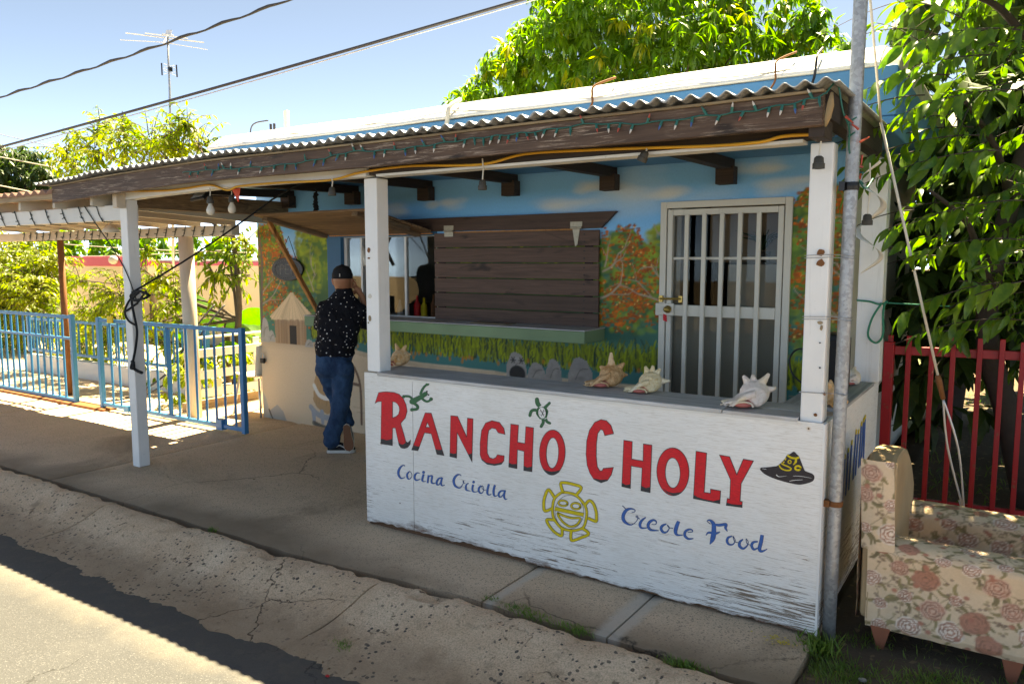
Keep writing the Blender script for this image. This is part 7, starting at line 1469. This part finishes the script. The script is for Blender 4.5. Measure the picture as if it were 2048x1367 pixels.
branchy(yt, 'trunk', [bs, bs + Vector((0.05, 0, 0.6)), bs + Vector((0.15, 0, 1.3)), bs + Vector((0.05, 0, 2.3))], 0.06, 0.03, M['bark'])
for t_ in tops: st = bs + Vector((0.1, 0, 1.0 if t_.z < 2.2 else 2.1)); branchy(yt, 'limb', [st, st.lerp(t_, 0.5) + Vector((0, 0, 0.12)), t_], 0.025, 0.006, M['bark'])
lb = thing('garden_bush', 'bright yellow-green bush over the blue fence at the left edge', 'bush', tuple(atY(30, 600, 7.5)[:2]) + (-0.02,))
twig_tree(lb, lobes_px([(20, 540, 70, 0), (70, 560, 60, 0), (95, 520, 45, 0.3), (10, 600, 60, -0.3), (70, 600, 45, -0.2), (30, 490, 45, 0.3), (-40, 560, 80, 0), (110, 640, 40, 0), (60, 660, 45, 0), (150, 700, 35, -0.6), (10, 680, 45, 0)], 7.5), 26, 0.15, M['leaf_bush'], twigmat=M['bark']); p = Vector(lb.location); branchy(lb, 'stem', [p + Vector((0, 0, -0.1)), p + Vector((0.1, 0, 0.6)), p + Vector((0, 0, 1.3))], 0.05, 0.02, M['bark'])
# far trees
def far_tree(lab, lst, Y, mat, per, leaf, name='far_tree', grp='trees beyond the garden wall', extra=None):
    lo = lobes_px(lst, Y) + (extra or []); c0 = lo[0][0]; root = thing(name, lab, 'tree', (c0.x, c0.y, -0.1), grp); A, B = rosettes(lo, per, leaf, 9, 0, 0.5); o = scatter_mesh('crown', leaf_proto(1.0, 0.4, 0.3, 0.2, 2), A, mat, root); o['kind'] = 'stuff'
    branchy(root, 'trunk', [(c0.x, c0.y, -0.1), (c0.x + 0.1, c0.y, c0.z * 0.5), (c0.x, c0.y, c0.z)], 0.2, 0.08, M['bark_dark'])
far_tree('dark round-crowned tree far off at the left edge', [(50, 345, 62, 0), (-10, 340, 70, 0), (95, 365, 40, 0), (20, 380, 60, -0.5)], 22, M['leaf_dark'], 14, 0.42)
far_tree('green tree mass seen under the pergola beam', [(230, 495, 60, 0), (300, 500, 55, 0), (170, 490, 50, 0), (400, 500, 50, 0), (460, 495, 45, 0.2), (120, 500, 50, 0)], 17, M['leaf_mango'], 9, 0.42)
far_tree('shaded leafy thicket filling the gap behind the red fence', [(1900, 520, 170, 0), (2060, 420, 190, 0.5), (1800, 560, 90, 0), (2000, 640, 130, 1.0), (1850, 380, 120, 0.5), (2150, 560, 160, 0), (1820, 240, 110, 1.0), (2040, 220, 130, 1), (1830, 640, 90, -1.5), (1800, 450, 70, -1.8), (1960, 560, 110, -1.5)], 9.8, M['leaf_dark'], 15, 0.34, 'thicket', None, [(Vector(c), r) for c, r in (((1.3, 8.6, 4.6), 1.7), ((3.4, 8.8, 4.4), 2.0), ((0.3, 10.2, 4.4), 1.7), ((4.2, 6.6, 4.0), 1.8), ((2.6, 11.5, 4.2), 2.2), ((5.5, 10.5, 3.6), 2.4), ((3.0, 12.5, 1.6), 1.6), ((1.0, 12.5, 1.5), 1.5), ((5.2, 11.5, 1.5), 1.7), ((-0.35, 7.3, 1.5), 0.5), ((-0.3, 7.6, 2.3), 0.55), ((-0.45, 6.9, 0.8), 0.35), ((-0.2, 8.4, 3.0), 0.7), ((-0.3, 7.0, 2.9), 0.4))])  # high overhead lobes are unseen, added to cast shade on the yard

# --- banana plants
def banana(x, y, h, specs, label):
    root = thing('banana_plant', label, 'plant', (x, y, -0.02), 'banana plants behind the railing'); branchy(root, 'stem', [(x, y, -0.05), (x + 0.02, y, h * 0.6), (x, y, h)], 0.06, 0.03, M['bark'])
    for k_, (an, L, W, rise, dr) in enumerate(specs):
        tl_ = 1 if k_ % 2 else -1
        d = Vector((math.cos(an), math.sin(an), 0)); sd = Vector((-d.y, d.x, 0)); mm = MB()
        def lf(u, v): 
            s = v; c = Vector((x, y, h * 0.92)) + d * (L * s) + Vector((0, 0, rise * s * L - dr * L * s * s)); w = W * math.sin(math.pi * min(1, max(0.02, (s - 0.08) * 1.08))) ** 0.85 if s > 0.1 else 0.015
            return c + (sd * 0.6 + Vector((0, 0, 0.8)) * tl_) * ((u - 0.5) * w) + d * 0.1 * w * abs(2 * u - 1) + Vector((0, 0, 0.006 * math.sin(u * 30 + s * 50)))
        mm.grid(lf, 6, 14); mm.build('leaf', M['banana'], root, smooth=True)
    return root
p = atY(452, 655, 7.1); banana(p.x, p.y, 0.92, [(0.5, 0.8, 0.34, 0.55, 0.5), (-0.4, 0.7, 0.3, 0.35, 0.5), (3.6, 0.7, 0.26, 1.0, 0.4), (0.9, 0.6, 0.3, 0.15, 0.5), (3.9, 0.6, 0.26, 0.2, 0.6), (-1.2, 0.6, 0.28, 0.0, 0.5), (0.6, 0.5, 0.3, -0.3, 0.3)], 'taller banana plant with broad leaves beside the mural corner')
p = atY(418, 700, 6.6); b2 = banana(p.x, p.y, 0.55, [(0.5, 0.6, 0.28, 0.5, 0.6), (3.7, 0.65, 0.26, 0.9, 0.4), (-0.6, 0.5, 0.26, 0.1, 0.5), (3.9, 0.55, 0.26, 0.2, 0.6), (0.8, 0.5, 0.24, -0.1, 0.4)], 'shorter banana plant behind the white railing')
p = atY(474, 664, 7.2); mm = MB()
for q in range(7): an = q * 0.9; d = Vector((math.cos(an), math.sin(an), 0.4)); mm.tube([p, p + d * 0.05, p + d * 0.1], [0.012, 0.03, 0.004], 6)
mm.tube([p, p + Vector((0, 0, -0.9))], 0.01, 5); tag(mm.build('red_flower', M['flower'], loc=tuple(p), smooth=True), 'red flower head among the banana leaves', 'flower')
far_low = thing('low_plants', 'low leafy plants growing under the white railing', 'plant', (-8.7, 6.8, 0)); far_low['kind'] = 'stuff'
lo = [(Vector((-8.5 - 0.25 * (i % 3), 5.7 + 0.28 * i, 0.3 + 0.15 * (i % 2))), 0.3) for i in range(10)]; A, B = rosettes(lo, 60, 0.12, 7, 0, 0.6); o = scatter_mesh('foliage', leaf_proto(1.0, 0.42, 0.3, 0.2, 2), A, M['leaf_bush'], far_low); o['kind'] = 'stuff'

# --- grass and litter
def grass(name, label, n, region, hgt, mat, dens=None):
    A = []
    for q in range(n):
        x, y, z = region()
        if dens and rv.random() > dens(x, y): continue
        an = rv.uniform(0, 6.28); A.append(frame((x, y, z), (math.cos(an) * 0.5, math.sin(an) * 0.5, 1), (math.cos(an + 1.5), math.sin(an + 1.5), 0), hgt * rv.uniform(0.5, 1.3), rv.uniform(-1, 1)))
    o = scatter_mesh(name, leaf_proto(1.0, 0.11, 0.5, 0.2, 2), A, mat); tag(o, label, 'grass', kind='stuff')
def yz(x, y): return -0.045 + 0.025 * nz(x, y, 0, 2.1) + 0.015 * nz(x, y, 4, 7) - 0.03 * max(0, 1 - (y - 3.06) * 4)
def reg1(): x = rv.uniform(-0.7, 1.6); y = rv.uniform(3.05, 4.0); return x, y, yz(x, y) - 0.004
grass('lawn_grass', 'patchy short green grass in front of the floral armchair', 30000, reg1, 0.04, M['grass'], lambda x, y: min(1, max(0.03, 1.9 * nz(x, y, 3, 3.3) + 0.42 - max(0, y - 3.55) * 1.3)))
def reg2(): x = rv.uniform(-0.6, 4); y = rv.uniform(6.3, 13); return x, y, yz(x, y)
grass('yard_grass', 'thin grass on the yard behind the red fence', 9000, reg2, 0.06, M['grass'], lambda x, y: min(1, max(0.0, 1.6 * nz(x, y, 3, 1.3) + 0.2)))
tufts = [(1035, 1218, 0.10), (1075, 1235, 0.12), (1150, 1258, 0.1), (1370, 1330, 0.1), (425, 1060, 0.04), (690, 1292, 0.08), (985, 1198, 0.05)]
for k, (x, y, r_) in enumerate(tufts):
    c = atZ(x, y, -0.01 if y < 1290 or x > 1000 else -0.14)
    if x == 690: c = atZ(x, y, -0.13)
    def rg(c=c, r_=r_): return c.x + rv.gauss(0, r_ * 0.45), c.y + rv.gauss(0, 0.018), c.z - 0.012
    grass('weed_tuft', ['small weed tuft in the pavement joint near the sun emblem', 'second weed tuft along the kerb joint', 'weed tuft at the kerb below the script lettering', 'weed tuft in the kerb joint near the grass', 'tiny weed at the slab edge on the left', 'weed tuft in the gutter by the kerb joint', 'moss tuft at the corner of the porch slab'][k], 260 if r_ > 0.05 else 50, rg, 0.035, M['grass'])
pw_ = Vector((-0.70, 3.66, -0.05)); grass('weed_tuft', 'green weeds growing at the foot of the galvanised pole', 160, lambda: (pw_.x + rv.gauss(0, 0.05), pw_.y + rv.gauss(0, 0.04), -0.05), 0.09, M['grass'])
# ------------------------------------------------------------------ red fence
rf = thing('red_fence', 'red steel bar fence with peeling paint behind the armchair', 'fence', (0.6, 6.0, -0.05))
def fy_(x): return 6.05 + 0.12 * (x + 0.7)
xs_ = []; x = -0.66
for xp in (1776, 1812, 1858, 1900, 1953, 1998, 2040): xs_.append(atY(xp, 800, 6.05).x)
xs_ += [xs_[-1] + 0.2 * i for i in range(1, 16)]
for x in xs_: MB().box(x - 0.016, x + 0.016, fy_(x) - 0.016, fy_(x) + 0.016, -0.06, 1.245 - 0.015 * (x > 0)).build('bar', M['red'], rf, bevel=0.003)
for z in (1.135, 0.06):
    mm = MB(); mm.beam((xs_[0], fy_(xs_[0]) + 0.0365, z), (xs_[-1], fy_(xs_[-1]) + 0.0365, z), 0.03, 0.06 if z > 1 else 0.04); mm.build('rail', M['red'], rf, bevel=0.003)
MB().box(-0.79, -0.725, 5.98, 6.05, -0.06, 1.2).build('post', M['red'], rf, bevel=0.004)
ep = MB().box(-0.84, -0.775, 5.55, 5.69, -0.08, 1.27).build('end_post', M['panel'], loc=(-0.8, 5.62, -0.08), bevel=0.006); tag(ep, 'cream end post between the bar side panel and the red fence', 'post')

# ------------------------------------------------------------------ floral armchair
def rose(P, x, z, r, col, rs):
    col = np.array(col)
    for q in range(16): an = rs.uniform(0, 6.28); P.blob(x + math.cos(an) * r * 0.72, z + math.sin(an) * r * 0.66, r * 0.36, r * 0.3, col * rs.uniform(0.75, 1.15), 0.5, 0.9)
    P.blob(x, z, r * 0.8, r * 0.75, col * 1.05, 0.4)
    for k in range(3, 0, -1):
        for q in range(3 + 2 * k):
            an = q * 6.28 / (3 + 2 * k) + k + rs.uniform(-0.2, 0.2); rr = r * 0.26 * k
            P.stroke([(x + rr * math.cos(an), z + rr * 0.9 * math.sin(an)), (x + rr * 1.15 * math.cos(an + 0.45), z + rr * 1.05 * math.sin(an + 0.45)), (x + rr * math.cos(an + 0.9), z + rr * 0.9 * math.sin(an + 0.9))], r * 0.12, r * 0.06, np.array((0.3, 0.12, 0.08)) * rs.uniform(0.6, 1.5), 0.7)
def floral(P, seed):
    rs = np.random.RandomState(seed); P.C[:] = (0.66, 0.5, 0.34); n_ = P.noise(0.2, 4, seed); P.C *= (0.86 + 0.28 * n_)[..., None]
    w, h = P.x1 - P.x0, P.z1 - P.z0; pts = []
    for q in range(400):
        x = rs.uniform(P.x0, P.x1); z = rs.uniform(P.z0, P.z1)
        if all((x - a) ** 2 + (z - b) ** 2 > 0.105 ** 2 for a, b in pts): pts.append((x, z))
    for (x, z) in pts:      # stems and leaf sprigs
        for k in range(3):
            an = rs.uniform(0, 6.28); a2 = an + rs.uniform(-0.8, 0.8); e = (x + 0.1 * math.cos(an), z + 0.1 * math.sin(an)); P.stroke([(x, z), (x + 0.06 * math.cos(a2), z + 0.06 * math.sin(a2)), e], 0.004, 0.003, (0.24, 0.18, 0.1), 0.8)
            for j in range(5): P.blob(e[0] + rs.normal(0, 0.018), e[1] + rs.normal(0, 0.014), 0.008, 0.006, rs.choice([0, 1]) * np.array((0.16, 0.14, 0.05)) + np.array((0.16, 0.1, 0.07)), 0.6, 0.8)
        for k in range(4):
            an = rs.uniform(0, 6.28); c = np.array((0.2, 0.165, 0.07)) * rs.uniform(0.45, 1.3)
            P.stroke([(x + 0.025 * math.cos(an), z + 0.025 * math.sin(an)), (x + 0.055 * math.cos(an + 0.15), z + 0.055 * math.sin(an + 0.15)), (x + 0.078 * math.cos(an), z + 0.078 * math.sin(an))], 0.018, 0.005, c, 0.85)
    for i, (x, z) in enumerate(pts):
        r = rs.uniform(0.026, 0.055); rose(P, x, z, r, [(0.74, 0.62, 0.52), (0.44, 0.17, 0.11), (0.78, 0.67, 0.57), (0.6, 0.38, 0.29), (0.75, 0.64, 0.54)][rs.randint(5)], rs)
        for k in range(1): P.blob(x + rs.uniform(-0.08, 0.08), z + rs.uniform(-0.08, 0.08), 0.012, 0.01, (0.4, 0.12, 0.08), 0.6, 0.9)
    _m = P.C.mean((0, 1)); P.C = np.clip(_m + (P.C - _m) * 0.82, 0, 1)
chr_ = thing('floral_armchair', 'worn rose-patterned armchair without cushions in front of the red fence', 'armchair', (-0.2, 4.2, -0.04))
def floral_sheet(name, u0, u1, v0, v1, fn, seed, step=0.0055):
    P = Paint(u0, u1, v0, v1, step); floral(P, seed); U, W = P.X, P.Z; V = np.array([fn(u, v) for u, v in zip(U.ravel(), W.ravel())]); idx = np.arange(P.nx * P.nz).reshape(P.nz, P.nx)
    F = np.stack([idx[:-1, :-1], idx[:-1, 1:], idx[1:, 1:], idx[1:, :-1]], -1).reshape(-1, 4); return np_mesh(name, V, F, M['floral'], chr_, smooth=True, colors=P.C.reshape(-1, 3))
AX0, AX1 = -0.525, 0.2; AY = 3.8
def arm_prof(v, y0=AY, w=0.2, h=0.5, zb=0.07):
    """v runs up the outer face, over the rounded top and down inside"""
    H = h - zb - 0.06
    if v < 0.03: return y0 + 0.02 - v * 0.5, zb + v
    if v < H: t = v / H; return y0 + 0.012 * math.sin(t * math.pi) - 0.012 * max(0, t - 0.72) * 3, zb + v
    a = (v - H) / 0.11
    if a < math.pi: return y0 - 0.01 + w / 2 - (w / 2) * math.cos(a), zb + H + 0.06 * math.sin(a)
    return y0 - 0.01 + w, zb + H - (v - H - 0.11 * math.pi)
def wob(x, z): return 0.006 * nz(x * 6, z * 6, 1) + 0.003 * nz(x * 17, z * 17, 2)
def arm_fn(y0, w=0.2): 
    def f(u, v): y, z = arm_prof(v, y0, w); return (u, y + wob(u, v), z + wob(v, u) * 0.6 - 0.012 * (u - AX0))
    return f
floral_sheet('near_arm', AX0, AX1, 0.0, 0.99, arm_fn(AY), 41)
floral_sheet('far_arm', AX0 + 0.1, AX1, 0.0, 0.99, arm_fn(4.46), 42, 0.008)
# end caps, seat deck, base lining
mm = MB(); poly = [(AX0 + 0.004, *arm_prof(v, AY)) for v in np.linspace(0, 0.98, 40)]; mm.prism(poly, (0.004, 0, 0)); mm.prism([(AX1 - 0.006, p[1], p[2]) for p in poly], (0.004, 0, 0)); mm.build('arm_ends', M['lining'], chr_)
MB().box(AX0 + 0.02, AX1 - 0.02, AY + 0.2, 4.46, 0.08, 0.3).build('seat_deck', M['lining'], chr_, bevel=0.02)
# backrest: arched slab at the left, floral on its outer end, bare lining towards the seat
BXa, BXb = -0.565, -0.425
arch = []
for t in np.linspace(0, 1, 30): 
    y = AY - 0.0 + 0.02 + t * 0.8; z = 0.875 - 0.30 * max(0, t - 0.28) ** 2 * 1.9 - 0.03 * max(0, 0.12 - t) * 8; arch.append((y, z))
mm = MB(); poly = [(BXb, AY + 0.02, 0.1)] + [(BXb, y, z) for y, z in arch] + [(BXb, arch[-1][0], 0.1)]; 
def back_fn(u, v):   # u across thickness wrapped round: floral end + rear
    return None
mm.prism(poly, (-0.13, 0, 0)); bk_ = mm.build('backrest', M['lining'], chr_, bevel=0.025)
def end_fn(u, v): b = 0.018 * math.sin(math.pi * (u - BXa) / (BXb - BXa)); top = 0.9 - 0.5; return (u - 0.03 * (v / 0.86) * 0 + 0.012 * math.sin(v * 5), AY + 0.006 - b + wob(u, v) - 0.012 * math.sin(v * 3.6), 0.07 + v)
floral_sheet('backrest_end', BXa, BXb, 0.38, 0.795, end_fn, 43, 0.005)
mm = MB(); mm.tube([(BXb - 0.002, AY + 0.004, 0.46 + 0.40 * i / 12) for i in range(13)], 0.006, 6); mm.build('piping', M['lining'], chr_, smooth=True)
floral_sheet('back_rear', AY + 0.02, 4.6, 0.0, 0.72, lambda u, v: (BXa - 0.004 + wob(u, v) * 0.5, u, 0.1 + v / 0.72 * (np.interp(u, [a_[0] for a_ in arch], [a_[1] for a_ in arch]) - 0.14)), 44, 0.01)
for (x, y) in ((-0.46, AY + 0.06), (0.06, AY + 0.06), (-0.46, 4.55), (0.06, 4.55)):
    g = yz(x, y); MB().lathe([(0.02, g - 0.005), (0.062, 0.078)], (x, y, 0), (0, 0, 1), 4).build('foot', M['terracotta'], chr_, bevel=0.004)

# ------------------------------------------------------------------ overhead wires and aerial
def wire(p, q, r, mat, lab, n=40, twist=0.0, sagv=0.0):
    p = Vector(p); q = Vector(q); pts = []
    for i in range(n + 1): t = i / n; pts.append(p.lerp(q, t) + Vector((0, 0, -sagv * 4 * t * (1 - t) + twist * math.sin(i * 1.35))))
    mm = MB(); mm.tube(pts, [r * (1 + (0.28 * math.sin(i * 1.35) if twist else 0)) for i in range(n + 1)], 8); tag(mm.build('overhead_cable', mat, loc=tuple(p), smooth=True), lab, 'cable', 'overhead cables')
wire(atD(-260, 268, 19), atD(700, -45, 12), 0.022, M['cable'], 'twisted dark overhead cable, the upper of the two thick ones', 70, 0.016, 0.12)
wire(atD(-260, 362, 16), atD(1300, -75, 7.5), 0.02, M['cable'], 'thick straight overhead cable, the lower of the two crossing the sky', 40, 0.0, 0.05)
wire(atD(-260, 371, 16), atD(1300, -68, 7.5), 0.007, M['galv'], 'thin bare wire running just under the thick overhead cable', 40, 0.0, 0.05)
wire(atD(-30, 262, 24), atD(100, 292, 24), 0.012, M['galv'], 'faint thin line above the far dark tree', 8); wire(atD(-30, 308, 15), atD(110, 335, 15), 0.01, M['white_wire'], 'thin pale line in front of the far dark tree', 8); wire(atD(-30, 365, 14), atD(60, 383, 14), 0.01, M['white_wire'], 'thin pale line just above the pergola roof', 8)
wire(atY(130, 488, 9.5), atY(500, 505, 9.5), 0.008, M['white_wire'], 'upper pale line strung behind the pergola posts', 10, 0, 0.03); wire(atY(170, 512, 9.5), atY(500, 496, 9.0), 0.007, M['white_wire'], 'lower pale line strung behind the pergola posts', 10, 0, 0.03)
ta = thing('tv_aerial', 'television aerial on a tall thin mast against the sky', 'aerial', tuple(atD(342, 520, 14)[:2]) + (-0.1,))
AD = 14.0
def ap(x, y, d=0): return atD(220 + x * 220 / 1504, 30 + y * 220 / 1504, AD + d)
b_ = Vector(ta.location); mm = MB(); mm.tube([b_, ap(822, 1300), ap(815, 980), ap(800, 680), ap(790, 300)], [0.03, 0.022, 0.02, 0.018, 0.016], 8); mm.build('mast', M['steel'], ta, smooth=True)
mm = MB(); mm.tube([ap(735, 385, -0.35), ap(825, 215, 0.5)], 0.014, 6); mm.build('boom', M['antenna'], ta)
for (xa_, ya, xb, yb, r_) in ((215, 248, 1285, 377, 0.01), (480, 250, 1065, 322, 0.01), (135, 342, 735, 375, 0.006), (735, 378, 1330, 475, 0.006), (715, 262, 870, 278, 0.01), (740, 330, 800, 322, 0.01)): mm = MB(); mm.tube([ap(xa_, ya), ap(xb, yb)], r_, 6); mm.build('element', M['antenna'], ta)
mm = MB(); c = ap(815, 232); mm.grid(lambda u, v: ap(770 + 80 * u - 15 * v, 205 + 65 * v), 2, 2); o = mm.build('reflector', M['antenna'], ta); o.modifiers.new('t', 'SOLIDIFY').thickness = 0.01
for (xa_, ya, xb, yb) in ((705, 660, 713, 825), (907, 685, 918, 850)): mm = MB(); mm.tube([ap(xa_, ya), ap(xb, yb)], 0.014, 6); mm.build('bow_end', M['cable'], ta)
for (xa_, ya, xb, yb) in ((730, 665, 900, 730), (735, 720, 890, 690), (735, 758, 905, 830), (740, 808, 900, 780), (725, 735, 800, 755)): mm = MB(); mm.tube([ap(xa_, ya), ap(xb, yb)], 0.004, 5); mm.build('bow_rod', M['antenna'], ta)
mm = MB(); p = ap(822, 745); mm.box(p.x - 0.03, p.x + 0.03, p.y - 0.03, p.y + 0.03, p.z - 0.035, p.z + 0.035); mm.build('junction_box', M['blackplastic'], ta)

# ------------------------------------------------------------------ small litter on the ground
def litter(x, y, z, r, mat, lab, cat, h=0.004):
    c = atZ(x, y, z); poly = [(c.x + r * (1 + 0.4 * nz(i, x)) * math.cos(i * 1.05), c.y + 0.7 * r * (1 + 0.4 * nz(i, y)) * math.sin(i * 1.05), z + 0.002) for i in range(6)]
    tag(MB().prism(poly, (0, 0, h)).build('litter', mat, loc=tuple(c)), lab, cat)
litter(752, 1308, -0.13, 0.016, M['rusty'], 'single orange fallen leaf in the gutter', 'leaf'); litter(655, 1352, -0.14, 0.012, M['flower'], 'small red scrap in the gutter', 'litter'); litter(1725, 1361, -0.04, 0.018, M['steel'], 'flattened silver scrap in the grass', 'litter', 0.008); litter(508, 958, 0.002, 0.012, M['straw'], 'dry leaf scrap on the porch slab', 'leaf')
a = atZ(590, 1265, -0.145); b = atZ(640, 1282, -0.145); mm = MB(); mm.tube([a + Vector((0, 0, 0.012)), b + Vector((0, 0, 0.012))], 0.004, 8); tag(mm.build('drinking_straw', M['ribbon'], loc=tuple(a), smooth=True), 'white drinking straw lying at the gutter edge', 'straw')
# paint splash on the right slab
c = atZ(1555, 1280, 0.0); mm = MB(); r5 = random.Random(5)
for q in range(60):
    x, y = c.x + r5.gauss(0, 0.035), c.y + r5.gauss(0, 0.02); r_ = r5.uniform(0.002, 0.006); mm._add([(x + r_ * math.cos(i * 1.05), y + r_ * math.sin(i * 1.05), 0.0025 + 0.004 * nz(x, y, 0, 1.1)) for i in range(6)], [tuple(range(6))])
mm.build('paint_splash', M['letter_yellow'], pave)
